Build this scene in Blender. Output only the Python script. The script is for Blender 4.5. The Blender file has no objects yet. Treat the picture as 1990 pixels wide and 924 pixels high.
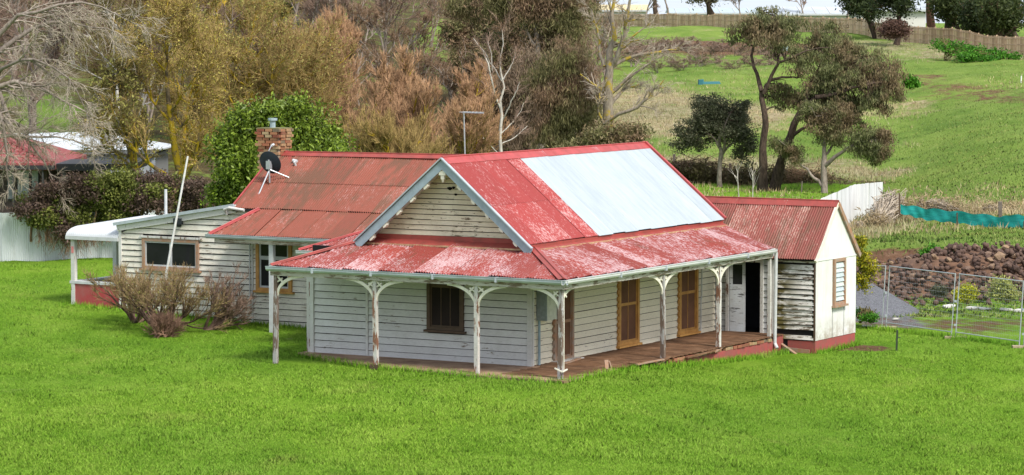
import bpy, math, random
import numpy as np
from mathutils import Vector
SC = bpy.context.scene
COL = SC.collection
R = math.radians
random.seed(7)
# ------------------------------------------------------------------ camera
F_PX, PITCH, CAM_H = 5939.98, 0.0703, 8.836      # focal length in 1990-wide pixels
cam_data = bpy.data.cameras.new('camera')
cam = bpy.data.objects.new('camera', cam_data); COL.objects.link(cam)
cam_data.sensor_width = 36.0
cam_data.lens = F_PX / 1990.0 * 36.0
cam_data.clip_start = 1.0
cam_data.clip_end = 6000.0
cam.location = (0, 0, CAM_H)
cam.rotation_euler = (math.pi / 2 - PITCH, 0, 0)
SC.camera = cam
# ------------------------------------------------------------------ world: pale overcast daylight
SUN_EL, SUN_AZ = 48.0, 141.0       # azimuth clockwise from +Y
world = bpy.data.worlds.new('World'); SC.world = world
world.use_nodes = True
wn = world.node_tree; wn.nodes.clear()
w_out = wn.nodes.new('ShaderNodeOutputWorld')
w_bg = wn.nodes.new('ShaderNodeBackground')
w_sky = wn.nodes.new('ShaderNodeTexSky'); w_sky.sky_type = 'NISHITA'; w_sky.sun_disc = False
w_sky.sun_elevation = R(SUN_EL); w_sky.sun_rotation = R(SUN_AZ)
w_sky.air_density = 1.0; w_sky.dust_density = 4.0; w_sky.ozone_density = 1.0; w_sky.altitude = 100
w_tc = wn.nodes.new('ShaderNodeTexCoord')
w_map = wn.nodes.new('ShaderNodeMapping'); w_map.inputs['Scale'].default_value = (1.2, 1.2, 4.0)
w_noise = wn.nodes.new('ShaderNodeTexNoise'); w_noise.inputs['Scale'].default_value = 3.0; w_noise.inputs['Detail'].default_value = 5
w_ramp = wn.nodes.new('ShaderNodeValToRGB')
w_ramp.color_ramp.elements[0].position = 0.3; w_ramp.color_ramp.elements[0].color = (4.9, 5.6, 6.6, 1)
w_ramp.color_ramp.elements[1].position = 0.7; w_ramp.color_ramp.elements[1].color = (7.3, 7.75, 8.3, 1)
w_mix = wn.nodes.new('ShaderNodeMix'); w_mix.data_type = 'RGBA'; w_mix.inputs[0].default_value = 0.78
wn.links.new(w_tc.outputs['Generated'], w_map.inputs['Vector'])
wn.links.new(w_map.outputs['Vector'], w_noise.inputs['Vector'])
wn.links.new(w_noise.outputs['Fac'], w_ramp.inputs['Fac'])
wn.links.new(w_sky.outputs['Color'], w_mix.inputs[6])
wn.links.new(w_ramp.outputs['Color'], w_mix.inputs[7])
wn.links.new(w_mix.outputs[2], w_bg.inputs['Color'])
w_bg.inputs['Strength'].default_value = 0.098
wn.links.new(w_bg.outputs['Background'], w_out.inputs['Surface'])
sun_data = bpy.data.lights.new('sun', 'SUN'); sun_data.energy = 2.55; sun_data.angle = R(14); sun_data.color = (1.0, 0.95, 0.87)
sun = bpy.data.objects.new('sun', sun_data); COL.objects.link(sun)
_sd = Vector((math.sin(R(SUN_AZ)) * math.cos(R(SUN_EL)), math.cos(R(SUN_AZ)) * math.cos(R(SUN_EL)), math.sin(R(SUN_EL))))
sun.rotation_euler = _sd.to_track_quat('Z', 'Y').to_euler(); sun.location = _sd * 80
SC.view_settings.view_transform = 'Standard'
SC.view_settings.look = 'None'
SC.view_settings.exposure = 0.90
SC.view_settings.gamma = 1.0

# ------------------------------------------------------------------ numbers helpers
def ray(u, v):
    a = (u - 995) / F_PX; b = (v - 462) / F_PX
    return (a, math.cos(PITCH) - b * math.sin(PITCH), -math.sin(PITCH) - b * math.cos(PITCH))
def at(u, v, y):
    d = ray(u, v); s = y / d[1]
    return Vector((d[0] * s, y, CAM_H + d[2] * s))
def uof(x, y): return 995 + F_PX * x / np.maximum(y, 1.0)
def sst(a, b, x):
    t = np.clip((x - a) / (b - a), 0, 1); return t * t * (3 - 2 * t)
_rg = np.random.RandomState(11)
_lat = _rg.rand(256, 256)
def vnoise(x, y):
    x = np.asarray(x, float); y = np.asarray(y, float)
    xi = np.floor(x).astype(int); yi = np.floor(y).astype(int)
    fx = x - xi; fy = y - yi; fx = fx * fx * (3 - 2 * fx); fy = fy * fy * (3 - 2 * fy)
    g = lambda i, j: _lat[(xi + i) % 256, (yi + j) % 256]
    return (g(0, 0) * (1 - fx) + g(1, 0) * fx) * (1 - fy) + (g(0, 1) * (1 - fx) + g(1, 1) * fx) * fy
def fbm(x, y, o=4):
    s = 0; a = .5
    for i in range(o): s = s + a * vnoise(x * 2 ** i + 17 * i, y * 2 ** i + 5 * i); a *= .5
    return s / (1 - .5 ** o)
TU = np.array([-3000, 0, 300, 600, 800, 1100, 1400, 1700, 1990, 5000], float)
TY = np.array([95, 100, 104, 108, 120, 135, 150, 175, 200, 250, 300, 350, 400, 450, 500, 700, 1200], float)
TZ = np.array([
 [.3, .3, .3, .3, .3, .4, 1.8, 4.2, 5.2, 7.5, 9.5, 11.5, 14, 17, 20, 26, 30],
 [.3, .3, .3, .3, .3, .4, 1.8, 4.2, 5.2, 7.5, 9.5, 11.5, 14, 17, 20, 26, 30],
 [.3, .3, .3, .3, .3, .4, 1.2, 3.0, 4.5, 7.0, 9.5, 11.5, 14, 17, 20, 26, 30],
 [.1, .1, .1, .1, .1, .2, .8, 2.2, 3.6, 6.0, 8.5, 11, 13.5, 16.5, 19.5, 26, 30],
 [0, 0, 0, 0, 0, .1, .4, 1.2, 2.4, 4.8, 7, 8.8, 10.5, 12.5, 15.5, 20, 24],
 [-.2, -.2, -.2, -.2, -.2, -.1, 0, .4, 1.2, 2.8, 4.4, 6, 7.4, 8.6, 9, 9.5, 10],
 [-.4, -.4, -.4, -.3, -.2, -.1, -.1, .3, 1.2, 2.9, 4.6, 6.3, 8.0, 8.8, 9, 9, 9],
 [-.5, -.45, .2, .9, .6, .2, -.1, .3, 1.35, 3.4, 5.5, 7.4, 8.0, 8.2, 8.3, 8.3, 8.3],
 [-.5, -.4, .6, 1.05, .75, .75, 1.2, 2.1, 3.1, 4.4, 5.5, 6.5, 7, 7.2, 7.3, 7.3, 7.3],
 [-.5, -.4, .6, 1.05, .75, .75, 1.2, 2.1, 3.1, 4.4, 5.5, 6.5, 7, 7.2, 7.3, 7.3, 7.3]])
def ground_z(x, y):
    x = np.asarray(x, float); y = np.asarray(y, float)
    near = -0.05 + .35 * sst(-2, -11, x) * sst(84, 94, y) - .42 * sst(1.8, 7.5, x)
    u = uof(x, y)
    iu = np.clip(np.searchsorted(TU, u) - 1, 0, len(TU) - 2); fu = np.clip((u - TU[iu]) / (TU[iu + 1] - TU[iu]), 0, 1)
    iy = np.clip(np.searchsorted(TY, y) - 1, 0, len(TY) - 2); fy = np.clip((y - TY[iy]) / (TY[iy + 1] - TY[iy]), 0, 1)
    fu = fu * fu * (3 - 2 * fu)
    far = (TZ[iu, iy] * (1 - fu) + TZ[iu + 1, iy] * fu) * (1 - fy) + (TZ[iu, iy + 1] * (1 - fu) + TZ[iu + 1, iy + 1] * fu) * fy
    rough = (fbm(x * .35, y * .35, 4) - .5) * .5 * sst(98, 108, y) + (fbm(x * .05, y * .05, 3) - .5) * 1.1 * sst(170, 260, y)
    w = sst(94, 100, y)
    return near * (1 - w) + far * w + rough + (fbm(x * .12 + 9, y * .12, 3) - .5) * .10
def gz(x, y): return float(ground_z(np.array([x]), np.array([y]))[0])

# ------------------------------------------------------------------ scene-graph helpers
def tag(o, label=None, cat=None, group=None, kind=None):
    if label: o['label'] = label
    if cat: o['category'] = cat
    if group: o['group'] = group
    if kind: o['kind'] = kind
    return o
def empty(name, loc=(0, 0, 0), rz=0.0):
    o = bpy.data.objects.new(name, None); COL.objects.link(o)
    o.location = loc; o.rotation_euler = (0, 0, rz); o.empty_display_size = .3
    return o
def link(name, me, parent=None, loc=None):
    o = bpy.data.objects.new(name, me); COL.objects.link(o)
    if parent is not None: o.parent = parent
    if loc is not None: o.location = loc
    return o
def mesh_np(name, v, f, mats, midx=None, smooth=False, uv=None):
    """v (n,3), f (m,k) all the same k"""
    me = bpy.data.meshes.new(name)
    v = np.ascontiguousarray(v, dtype=np.float32); f = np.ascontiguousarray(f, dtype=np.int32)
    m, k = f.shape
    me.vertices.add(len(v)); me.vertices.foreach_set('co', v.ravel())
    me.loops.add(m * k); me.loops.foreach_set('vertex_index', f.ravel())
    me.polygons.add(m)
    me.polygons.foreach_set('loop_start', np.arange(0, m * k, k, dtype=np.int32))
    try: me.polygons.foreach_set('loop_total', np.full(m, k, dtype=np.int32))
    except Exception: pass
    for mt in mats: me.materials.append(mt)
    if midx is not None: me.polygons.foreach_set('material_index', np.asarray(midx, dtype=np.int32))
    if smooth: me.polygons.foreach_set('use_smooth', np.ones(m, dtype=bool))
    if uv is not None:
        l = me.uv_layers.new(name='UVMap'); l.data.foreach_set('uv', np.ascontiguousarray(uv[f.ravel()], dtype=np.float32).ravel())
    me.update(calc_edges=True)
    return me
class MB:
    def __init__(s): s.v = []; s.f = []; s.uv = None
    def add(s, vs, fs):
        b = len(s.v); s.v += [tuple(p) for p in vs]; s.f += [tuple(i + b for i in q) for q in fs]; return s
    def box(s, x0, x1, y0, y1, z0, z1):
        return s.add([(x0, y0, z0), (x1, y0, z0), (x1, y1, z0), (x0, y1, z0), (x0, y0, z1), (x1, y0, z1), (x1, y1, z1), (x0, y1, z1)],
                     [(0, 3, 2, 1), (4, 5, 6, 7), (0, 1, 5, 4), (1, 2, 6, 5), (2, 3, 7, 6), (3, 0, 4, 7)])
    def beam(s, a, b, w, h, up=(0, 0, 1)):
        a = Vector(a); b = Vector(b); t = (b - a).normalized(); up = Vector(up)
        if abs(t.dot(up)) > .98: up = Vector((1, 0, 0))
        r = t.cross(up).normalized(); n = r.cross(t)
        r = r * w / 2; n = n * h / 2
        q = [a - r - n, a + r - n, a + r + n, a - r + n, b - r - n, b + r - n, b + r + n, b - r + n]
        return s.add(q, [(0, 1, 2, 3), (7, 6, 5, 4), (0, 4, 5, 1), (1, 5, 6, 2), (2, 6, 7, 3), (3, 7, 4, 0)])
    def tube(s, pts, rad, k=8, caps=True):
        pts = [Vector(p) for p in pts]; n = len(pts)
        rad = rad if hasattr(rad, '__len__') else [rad] * n
        b = len(s.v); t0 = (pts[-1] - pts[0]).normalized()
        ref = Vector((0, 0, 1)) if abs(t0.z) < .9 else Vector((1, 0, 0))
        for i, p in enumerate(pts):
            t = (pts[min(i + 1, n - 1)] - pts[max(i - 1, 0)]).normalized()
            U = t.cross(ref).normalized(); V = t.cross(U)
            for j in range(k):
                a = 2 * math.pi * j / k
                s.v.append(tuple(p + (U * math.cos(a) + V * math.sin(a)) * rad[i]))
        for i in range(n - 1):
            for j in range(k):
                j2 = (j + 1) % k
                s.f.append((b + i * k + j, b + i * k + j2, b + (i + 1) * k + j2, b + (i + 1) * k + j))
        if caps:
            s.f.append(tuple(b + j for j in range(k))[::-1]); s.f.append(tuple(b + (n - 1) * k + j for j in range(k)))
        return s
    def extrude(s, poly, off):
        """poly: planar 3-D polygon, extruded by vector off"""
        n = len(poly); off = Vector(off)
        q = [Vector(p) for p in poly] + [Vector(p) + off for p in poly]
        fs = [tuple(range(n))[::-1], tuple(range(n, 2 * n))] + [(i, (i + 1) % n, (i + 1) % n + n, i + n) for i in range(n)]
        return s.add(q, fs)
    def build(s, name, mat, parent=None, smooth=False, loc=None):
        me = bpy.data.meshes.new(name); me.from_pydata([tuple(p) for p in s.v], [], s.f); me.update()
        if mat: me.materials.append(mat)
        if smooth:
            me.polygons.foreach_set('use_smooth', np.ones(len(me.polygons), dtype=bool))
        return link(name, me, parent, loc)
def copy_tree(o, parent=None):
    c = o.copy(); COL.objects.link(c); c.parent = parent
    for ch in list(o.children): copy_tree(ch, c)
    return c

# ------------------------------------------------------------------ materials
def mat(name): 
    m = bpy.data.materials.new(name); m.use_nodes = True
    n = m.node_tree; n.nodes.clear()
    out = n.nodes.new('ShaderNodeOutputMaterial'); b = n.nodes.new('ShaderNodeBsdfPrincipled')
    n.links.new(b.outputs[0], out.inputs[0])
    b.inputs['Specular IOR Level'].default_value = .3
    return m, n, b
class G:
    """tiny node graph helper"""
    def __init__(s, n): s.n = n
    def node(s, t, **k):
        x = s.n.nodes.new(t)
        for a, b in k.items(): setattr(x, a, b)
        return x
    def set(s, inp, val):
        if isinstance(val, bpy.types.NodeSocket): s.n.links.new(val, inp)
        else:
            if isinstance(val, (tuple, list)) and len(val) == 3 and inp.type == 'RGBA': val = (*val, 1)
            inp.default_value = val
    def coord(s, kind='Object', scale=(1, 1, 1), loc=(0, 0, 0), rot=(0, 0, 0)):
        t = s.node('ShaderNodeTexCoord'); m = s.node('ShaderNodeMapping')
        s.n.links.new(t.outputs[kind], m.inputs['Vector'])
        m.inputs['Scale'].default_value = scale; m.inputs['Location'].default_value = loc; m.inputs['Rotation'].default_value = rot
        return m.outputs[0]
    def noise(s, vec, scale, detail=4, rough=.55, dist=0, out='Fac'):
        t = s.node('ShaderNodeTexNoise'); s.set(t.inputs['Vector'], vec)
        t.inputs['Scale'].default_value = scale; t.inputs['Detail'].default_value = detail
        t.inputs['Roughness'].default_value = rough; t.inputs['Distortion'].default_value = dist
        return t.outputs[out]
    def ramp(s, fac, stops):
        r = s.node('ShaderNodeValToRGB'); s.set(r.inputs[0], fac); e = r.color_ramp.elements
        while len(e) < len(stops): e.new(.5)
        for i, (p, c) in enumerate(stops):
            e[i].position = p; c = c if hasattr(c, '__len__') else (c, c, c); e[i].color = (*c, 1)
        return r.outputs[0]
    def mix(s, fac, a, b, mode='MIX'):
        m = s.node('ShaderNodeMix', data_type='RGBA', blend_type=mode)
        s.set(m.inputs[0], fac); s.set(m.inputs[6], a); s.set(m.inputs[7], b); return m.outputs[2]
    def math(s, op, a, b=0.0, clamp=False):
        m = s.node('ShaderNodeMath', operation=op); m.use_clamp = clamp
        s.set(m.inputs[0], a); s.set(m.inputs[1], b); return m.outputs[0]
    def sep(s, vec):
        m = s.node('ShaderNodeSeparateXYZ'); s.set(m.inputs[0], vec); return m.outputs
    def rnd(s):
        return s.node('ShaderNodeObjectInfo').outputs['Random']
    def island(s):
        return s.node('ShaderNodeNewGeometry').outputs['Random Per Island']
    def bump(s, h, strength=.3, dist=.02):
        b = s.node('ShaderNodeBump'); b.inputs['Strength'].default_value = strength; b.inputs['Distance'].default_value = dist
        s.set(b.inputs['Height'], h); return b.outputs[0]
    def hsv(s, c, h=.5, sa=1., v=1.):
        x = s.node('ShaderNodeHueSaturation'); s.set(x.inputs['Color'], c)
        s.set(x.inputs['Hue'], h); s.set(x.inputs['Saturation'], sa); s.set(x.inputs['Value'], v); return x.outputs[0]

def m_plain(name, col, rough=.7, metal=0, var=.12, scale=8, col2=None, spec=.3):
    m, n, b = mat(name); g = G(n)
    nz = g.noise(g.coord('Object'), scale, 6, .65)
    c2 = col2 or tuple(min(1, c * (1 - 2.2 * var)) for c in col)
    g.set(b.inputs['Base Color'], g.ramp(nz, [(.3, c2), (.62, col)]))
    b.inputs['Roughness'].default_value = rough; b.inputs['Metallic'].default_value = metal
    b.inputs['Specular IOR Level'].default_value = spec
    g.set(b.inputs['Normal'], g.bump(nz, .2, .01))
    return m
def m_boards(name, paint, bare, peel, grime=.35, grime_col=(.30, .25, .18), moss=0.0, peelscale=1.0, vert=False):
    """flaking paint on horizontal boards; peel 0..1"""
    m, n, b = mat(name); g = G(n)
    v = g.coord('Object', (5, 5, 1.1) if vert else (1.3, 1.3, 9)); v2 = g.coord('Object', (1, 1, 1)); v3 = g.coord('Object', (50, 50, 4) if vert else (7, 7, 60))
    big = g.noise(g.coord('Object', (.6, .6, 1.1)), 1.3, 3)
    fine = g.noise(v, 2.2 * peelscale, 9, .72)
    s = g.math('ADD', g.math('MULTIPLY', fine, .72), g.math('MULTIPLY', big, .28))
    th = .62 - peel * .24
    msk = g.ramp(s, [(th, 0), (th + .02, 1)])
    wood = g.mix(g.noise(v3, 1.5, 5, .7), bare, tuple(c * .45 for c in bare))
    tone = g.mix(g.ramp(g.rnd(), [(0, 0), (1, 1)]), tuple(c * .88 for c in paint), paint)
    dirt = g.ramp(g.noise(v2, 1.7, 7, .7), [(.42, 0), (.72, 1)])
    pc = g.mix(g.math('MULTIPLY', dirt, grime), tone, grime_col)
    mott = g.ramp(g.noise(g.coord('Object', (3, 3, 12)), 3, 6, .7), [(.35, .88), (.6, 1.0)])
    pc = g.mix(1.0, pc, mott, 'MULTIPLY')
    c = g.mix(msk, pc, wood)
    if moss:
        mm = g.ramp(g.noise(g.coord('Object', (1.4, 1.2, 4.5)), 1.6, 6, .7), [(.53 - moss * .2, 0), (.66 - moss * .2, 1)])
        yy = g.sep(g.coord('Object'))[1]
        ed = g.ramp(g.math('MULTIPLY', g.math('ADD', yy, 3.15), .8), [(.30, 0), (.80, 1)])
        mm = g.math('MULTIPLY', mm, ed, True)
        c = g.mix(mm, c, g.mix(g.noise(g.coord('Object'), 6, 4), (.05, .04, .015), (.17, .14, .04)))
    g.set(b.inputs['Base Color'], c)
    b.inputs['Roughness'].default_value = .75
    g.set(b.inputs['Normal'], g.bump(g.mix(.5, msk, g.noise(v3, 2, 4)), .5, .008))
    return m
def m_roof(name, paint, chalk, rustc, chalk_amt, lichen_amt, rough=.55):
    """painted corrugated iron; UV = metres across / up the slope"""
    m, n, b = mat(name); g = G(n)
    uv = g.coord('UV'); ro = g.rnd()
    sh = g.node('ShaderNodeCombineXYZ'); g.set(sh.inputs[2], g.math('MULTIPLY', ro, 3.0))
    def stretched(sx, sy):
        t = g.node('ShaderNodeMapping'); n.links.new(uv, t.inputs['Vector']); t.inputs['Scale'].default_value = (sx, sy, 1)
        n.links.new(sh.outputs[0], t.inputs['Location']); return t.outputs[0]
    big = g.noise(stretched(.8, .7), 1.2, 4, .6)
    streak = g.noise(stretched(15, 3.0), 1.5, 8, .75)
    grit = g.noise(stretched(52, 8), 1.5, 4, .8)
    s = g.math('ADD', g.math('MULTIPLY', big, .24), g.math('ADD', g.math('MULTIPLY', streak, .30), g.math('MULTIPLY', grit, .46)))
    s = g.math('ADD', s, g.math('MULTIPLY', g.math('SUBTRACT', ro, .5), .05))
    cor = g.math('SINE', g.math('MULTIPLY', g.math('ADD', g.sep(uv)[0], .019), 2 * math.pi / .076))
    s = g.math('ADD', s, g.math('MULTIPLY', cor, .022))
    th = .60 - .085 * chalk_amt
    msk = g.ramp(s, [(th, 0), (th + .015, .55), (th + .09, .95)])
    base = g.mix(g.noise(stretched(6, 1.2), 2, 5, .7), paint, rustc)
    tint = g.hsv(base, .5, 1.0, g.math('ADD', .86, g.math('MULTIPLY', ro, .26)))
    c = g.mix(g.math('MULTIPLY', msk, min(.82, .35 + chalk_amt * .6)), tint, chalk)
    li = g.noise(stretched(5.5, 1.0), 1.1, 7, .7)
    lb = g.noise(stretched(.5, .45), 1.0, 3)
    lm = g.ramp(g.math('ADD', g.math('MULTIPLY', li, .55), g.math('MULTIPLY', lb, .45)), [(.62 - .16 * lichen_amt, 0), (.70 - .14 * lichen_amt, 1)])
    c = g.mix(g.math('MULTIPLY', lm, .72), c, (.10, .055, .03))
    g.set(b.inputs['Base Color'], c); b.inputs['Roughness'].default_value = rough
    g.set(b.inputs['Normal'], g.bump(streak, .15, .004))
    return m
def m_leaf(name, c1, c2, rough=.6, trans=.25, up=0.0, c3=None):
    m, n, b = mat(name); g = G(n)
    isl = g.island()
    nz = g.noise(g.coord('Object'), .9, 3)
    f = g.math('ADD', g.math('MULTIPLY', isl, .65), g.math('MULTIPLY', nz, .45), True)
    cc = g.ramp(f, [(.1, c1), (.9, c2)])
    if c3: cc = g.mix(g.ramp(g.noise(g.coord('Object'), .55, 3, .6), [(.46, 0), (.56, 1)]), cc, g.ramp(f, [(.1, tuple(c * .3 for c in c3)), (.9, c3)]))
    g.set(b.inputs['Base Color'], cc)
    b.inputs['Roughness'].default_value = rough; b.inputs['Specular IOR Level'].default_value = .2
    if trans:
        out = [x for x in n.nodes if x.type == 'OUTPUT_MATERIAL'][0]
        t = g.node('ShaderNodeBsdfTranslucent'); g.set(t.inputs['Color'], cc)
        ms = g.node('ShaderNodeMixShader'); ms.inputs[0].default_value = trans
        n.links.new(b.outputs[0], ms.inputs[1]); n.links.new(t.outputs[0], ms.inputs[2]); n.links.new(ms.outputs[0], out.inputs[0])
    if up:
        nm = g.node('ShaderNodeNewGeometry'); mx = g.node('ShaderNodeMix', data_type='VECTOR'); mx.inputs[0].default_value = up
        n.links.new(nm.outputs['Normal'], mx.inputs[4]); mx.inputs[5].default_value = (0, 0, 1)
        nn = g.node('ShaderNodeVectorMath', operation='NORMALIZE'); n.links.new(mx.outputs[1], nn.inputs[0])
        n.links.new(nn.outputs[0], b.inputs['Normal'])
    return m
def m_bark(name, c1, c2, lichen=None, amt=0.0, scale=3.0):
    m, n, b = mat(name); g = G(n)
    v = g.coord('Object', (3, 3, 1))
    nz = g.noise(v, scale, 8, .7)
    c = g.ramp(nz, [(.35, c1), (.65, c2)])
    c = g.hsv(c, .5, 1., g.math('ADD', .75, g.math('MULTIPLY', g.island(), .5)))
    if lichen:
        lm = g.ramp(g.noise(g.coord('Object', (1, 1, 1), (5, 1, 3)), 1.4, 6, .75), [(.58 - amt * .3, 0), (.64 - amt * .3, 1)])
        c = g.mix(lm, c, lichen)
    g.set(b.inputs['Base Color'], c); b.inputs['Roughness'].default_value = .9; b.inputs['Specular IOR Level'].default_value = .1
    g.set(b.inputs['Normal'], g.bump(nz, .6, .03))
    return m
# ------------------------------------------------------------------ ground sheet
def ground_material():
    m, n, b = mat('ground_grass'); g = G(n)
    P = g.coord('Object')
    at_ = lambda nm: g.node('ShaderNodeAttribute', attribute_name=nm).outputs['Fac']
    fine = g.noise(P, 7, 6, .75); mid = g.noise(g.coord('Object', (1, .55, 1)), .55, 5, .6); big = g.noise(g.coord('Object', (1, .6, 1)), .09, 4, .6)
    lawn = g.ramp(g.math('ADD', g.math('MULTIPLY', mid, .55), g.math('MULTIPLY', fine, .45)), [(.36, (.09, .19, .013)), (.5, (.15, .28, .022)), (.64, (.22, .33, .045))])
    hill = g.ramp(g.math('ADD', g.math('MULTIPLY', g.noise(g.coord('Object', (1, .35, 1)), .35, 6, .7), .6), g.math('MULTIPLY', fine, .4)),
                  [(.30, (.070, .125, .022)), (.44, (.125, .200, .036)), (.57, (.18, .25, .055)), (.75, (.29, .29, .11))])
    dry = g.ramp(g.noise(g.coord('Object', (1, .5, 1)), 1.6, 8, .8), [(.35, (.17, .135, .07)), (.5, (.30, .25, .15)), (.65, (.42, .36, .24))])
    dirt = g.ramp(g.noise(P, 2.2, 9, .8), [(.35, (.085, .045, .028)), (.55, (.17, .095, .06)), (.7, (.26, .18, .12))])
    scrub = g.ramp(g.noise(P, 1.2, 9, .8), [(.35, (.035, .03, .015)), (.55, (.09, .07, .035)), (.68, (.13, .12, .045))])
    gravel = g.ramp(g.noise(P, 9, 6, .9), [(.35, (.10, .10, .11)), (.65, (.22, .22, .24))])
    br = g.math('ADD', g.math('MULTIPLY', g.noise(g.coord('Object', (1, .6, 1)), .30, 9, .75), .6), g.math('MULTIPLY', g.noise(P, 1.3, 6, .8), .4))
    def edge(a, soft=.10):
        s = g.math('SUBTRACT', g.math('ADD', a, g.math('MULTIPLY', g.math('SUBTRACT', br, .5), 3.0)), .5 - soft)
        return g.ramp(g.math('DIVIDE', s, 2 * soft), [(0, 0), (1, 1)])
    c = g.mix(edge(at_('hill'), .2), lawn, hill)
    c = g.mix(edge(at_('dry'), .22), c, dry)
    c = g.mix(edge(at_('scrub'), .15), c, scrub)
    c = g.mix(edge(at_('gravel'), .12), c, gravel)
    c = g.mix(edge(at_('dirt'), .12), c, dirt)
    c = g.mix(1.0, c, g.ramp(big, [(.35, (.84, .88, .85)), (.62, (1.08, 1.05, 1.0))]), 'MULTIPLY')
    g.set(b.inputs['Base Color'], c); b.inputs['Roughness'].default_value = 1.0; b.inputs['Specular IOR Level'].default_value = .05
    g.set(b.inputs['Normal'], g.bump(g.noise(P, 5, 8, .8), 1.0, .12))
    return m
def blob(X, Y, pts, soft):
    """distance to a polyline of (x,y,radius_x,radius_y)"""
    best = np.zeros_like(X)
    for i in range(len(pts)):
        x0, y0, rx, ry = pts[i]; x1, y1, rx1, ry1 = pts[min(i + 1, len(pts) - 1)]
        dx, dy = (x1 - x0), (y1 - y0); L = (dx / rx) ** 2 + (dy / ry) ** 2 + 1e-9
        t = np.clip((((X - x0) * dx / rx ** 2) + ((Y - y0) * dy / ry ** 2)) / L, 0, 1)
        rx_ = rx + (rx1 - rx) * t; ry_ = ry + (ry1 - ry) * t
        d = np.sqrt(((X - x0 - dx * t) / rx_) ** 2 + ((Y - y0 - dy * t) / ry_) ** 2)
        best = np.maximum(best, 1 - sst(1 - soft, 1 + soft, d))
    return best
def X_(u, y): return (u - 995) / F_PX * y
ys = np.concatenate([np.array([-400, -200, -100, -50, 0, 20, 35, 45, 52]), np.arange(56, 118, .5), np.arange(118, 180, .8), np.arange(180, 430, 2.0), np.arange(430, 700, 12), np.array([750, 850, 1000, 1300, 1800, 2600, 4000])])
xs = np.concatenate([np.array([-3000, -1500, -700, -400, -250, -160, -110, -85]), np.arange(-70, -24, 2.0), np.arange(-24, 30, .5), np.arange(30, 90, 2.0), np.array([100, 130, 180, 260, 400, 700, 1500, 3000])])
GX, GY = np.meshgrid(xs, ys)
GZ = ground_z(GX, GY)
nx, ny = len(xs), len(ys)
vi = np.arange(nx * ny).reshape(ny, nx)
gf = np.stack([vi[:-1, :-1], vi[:-1, 1:], vi[1:, 1:], vi[1:, :-1]], -1).reshape(-1, 4)
gm = mesh_np('ground', np.stack([GX, GY, GZ], -1).reshape(-1, 3), gf, [ground_material()], smooth=True)
U = uof(GX, GY)
def setattr_(nm, a):
    t = gm.attributes.new(nm, 'FLOAT', 'POINT'); t.data.foreach_set('value', np.ascontiguousarray(a.ravel(), dtype=np.float32))
A_hill = sst(98, 104, GY) * sst(1300, 1500, U) + sst(125, 150, GY) * (1 - sst(1300, 1500, U))
A_hill = np.clip(A_hill, 0, 1)
# the green strip under the gum trees and the lawn behind the cottage stay lawn
A_hill *= 1 - blob(GX, GY, [(X_(1330, 158), 158, 3, 9), (X_(1590, 158), 158, 4, 7)], .3)
A_dry = blob(GX, GY, [(X_(1120, 235), 235, 5, 40), (X_(1300, 235), 235, 5, 34), (X_(1450, 225), 225, 3.5, 16)], .6) * .72
A_dry = np.maximum(A_dry, blob(GX, GY, [(X_(1310, 182), 182, 3, 6), (X_(1560, 180), 180, 4, 6), (X_(1680, 172), 172, 3, 5)], .4) * .6)
A_dry = np.maximum(A_dry, blob(GX, GY, [(X_(1650, 120), 120, .9, 7), (X_(1740, 140), 140, 1.6, 10), (X_(1900, 133), 133, 3, 5), (X_(2100, 133), 133, 4, 5)], .5) * .62)
A_dry = np.maximum(A_dry, blob(GX, GY, [(X_(1650, 330), 330, 8, 12), (X_(1990, 296), 296, 8, 8)], .6) * .55)
A_dry = np.maximum(A_dry, blob(GX, GY, [(X_(1640, 225), 225, 1.5, 9), (X_(1790, 225), 225, 1.4, 8)], .6) * .55)
A_dirt = blob(GX, GY, [(X_(1340, 345), 345, 8, 22), (X_(1450, 335), 335, 9, 18), (X_(1590, 320), 320, 4, 8)], .4) * .75
A_dirt = np.maximum(A_dirt, blob(GX, GY, [(X_(1790, 262), 262, 3, 2.4), (X_(1900, 226), 226, 3, 2.2), (X_(2050, 205), 205, 3, 2.5)], .5) * .50)
A_dirt = np.maximum(A_dirt, blob(GX, GY, [(X_(1660, 104), 104, 2, 2.0), (X_(1750, 105), 105, 2, 2.6), (X_(2100, 103), 103, 3, 2.6)], .4) * .72)
A_dirt = np.maximum(A_dirt, blob(GX, GY, [(X_(1700, 95), 95, 1.5, 1.6), (X_(1800, 93.5), 93.5, 2, 2.2), (X_(1980, 93), 93, 2.5, 3.2)], .5) * .40)
A_dirt = np.maximum(A_dirt, blob(GX, GY, [(X_(1620, 88.6), 87.3, .9, .9), (X_(1690, 87), 87, .8, .9)], .4) * .75)
A_gravel = blob(GX, GY, [(X_(1680, 97), 97, 1.3, 3), (X_(1760, 94), 94, .9, 1.5)], .4) * .7
A_dry = np.maximum(A_dry, .20 * (fbm(GX * .12, GY * .05, 4) > .5) * sst(105, 120, GY) * sst(1180, 1300, U))
A_scrub = blob(GX, GY, [(X_(1290, 170), 170, 3, 5), (X_(1640, 166), 166, 3, 3.5)], .4) * .9
left = (1 - sst(1080, 1330, U)) * sst(116, 128, GY)
grn = blob(GX, GY, [(X_(95, 180), 180, .8, 7), (X_(130, 152), 152, 1.0, 3)], .5) + .6 * blob(GX, GY, [(X_(850, 330), 330, 2, 40)], .6)
A_scrub = np.maximum(A_scrub, blob(GX, GY, [(X_(1720, 96), 96, 3, 2.5), (X_(2050, 93), 93, 3, 4)], .4) * .47)
A_scrub = np.maximum(A_scrub, left * .68 * (1 - np.clip(grn, 0, 1)))
for nm, a in (('hill', A_hill), ('dry', A_dry), ('dirt', A_dirt), ('gravel', A_gravel), ('scrub', A_scrub)): setattr_(nm, a)
tag(link('ground', gm), kind='structure')

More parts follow.
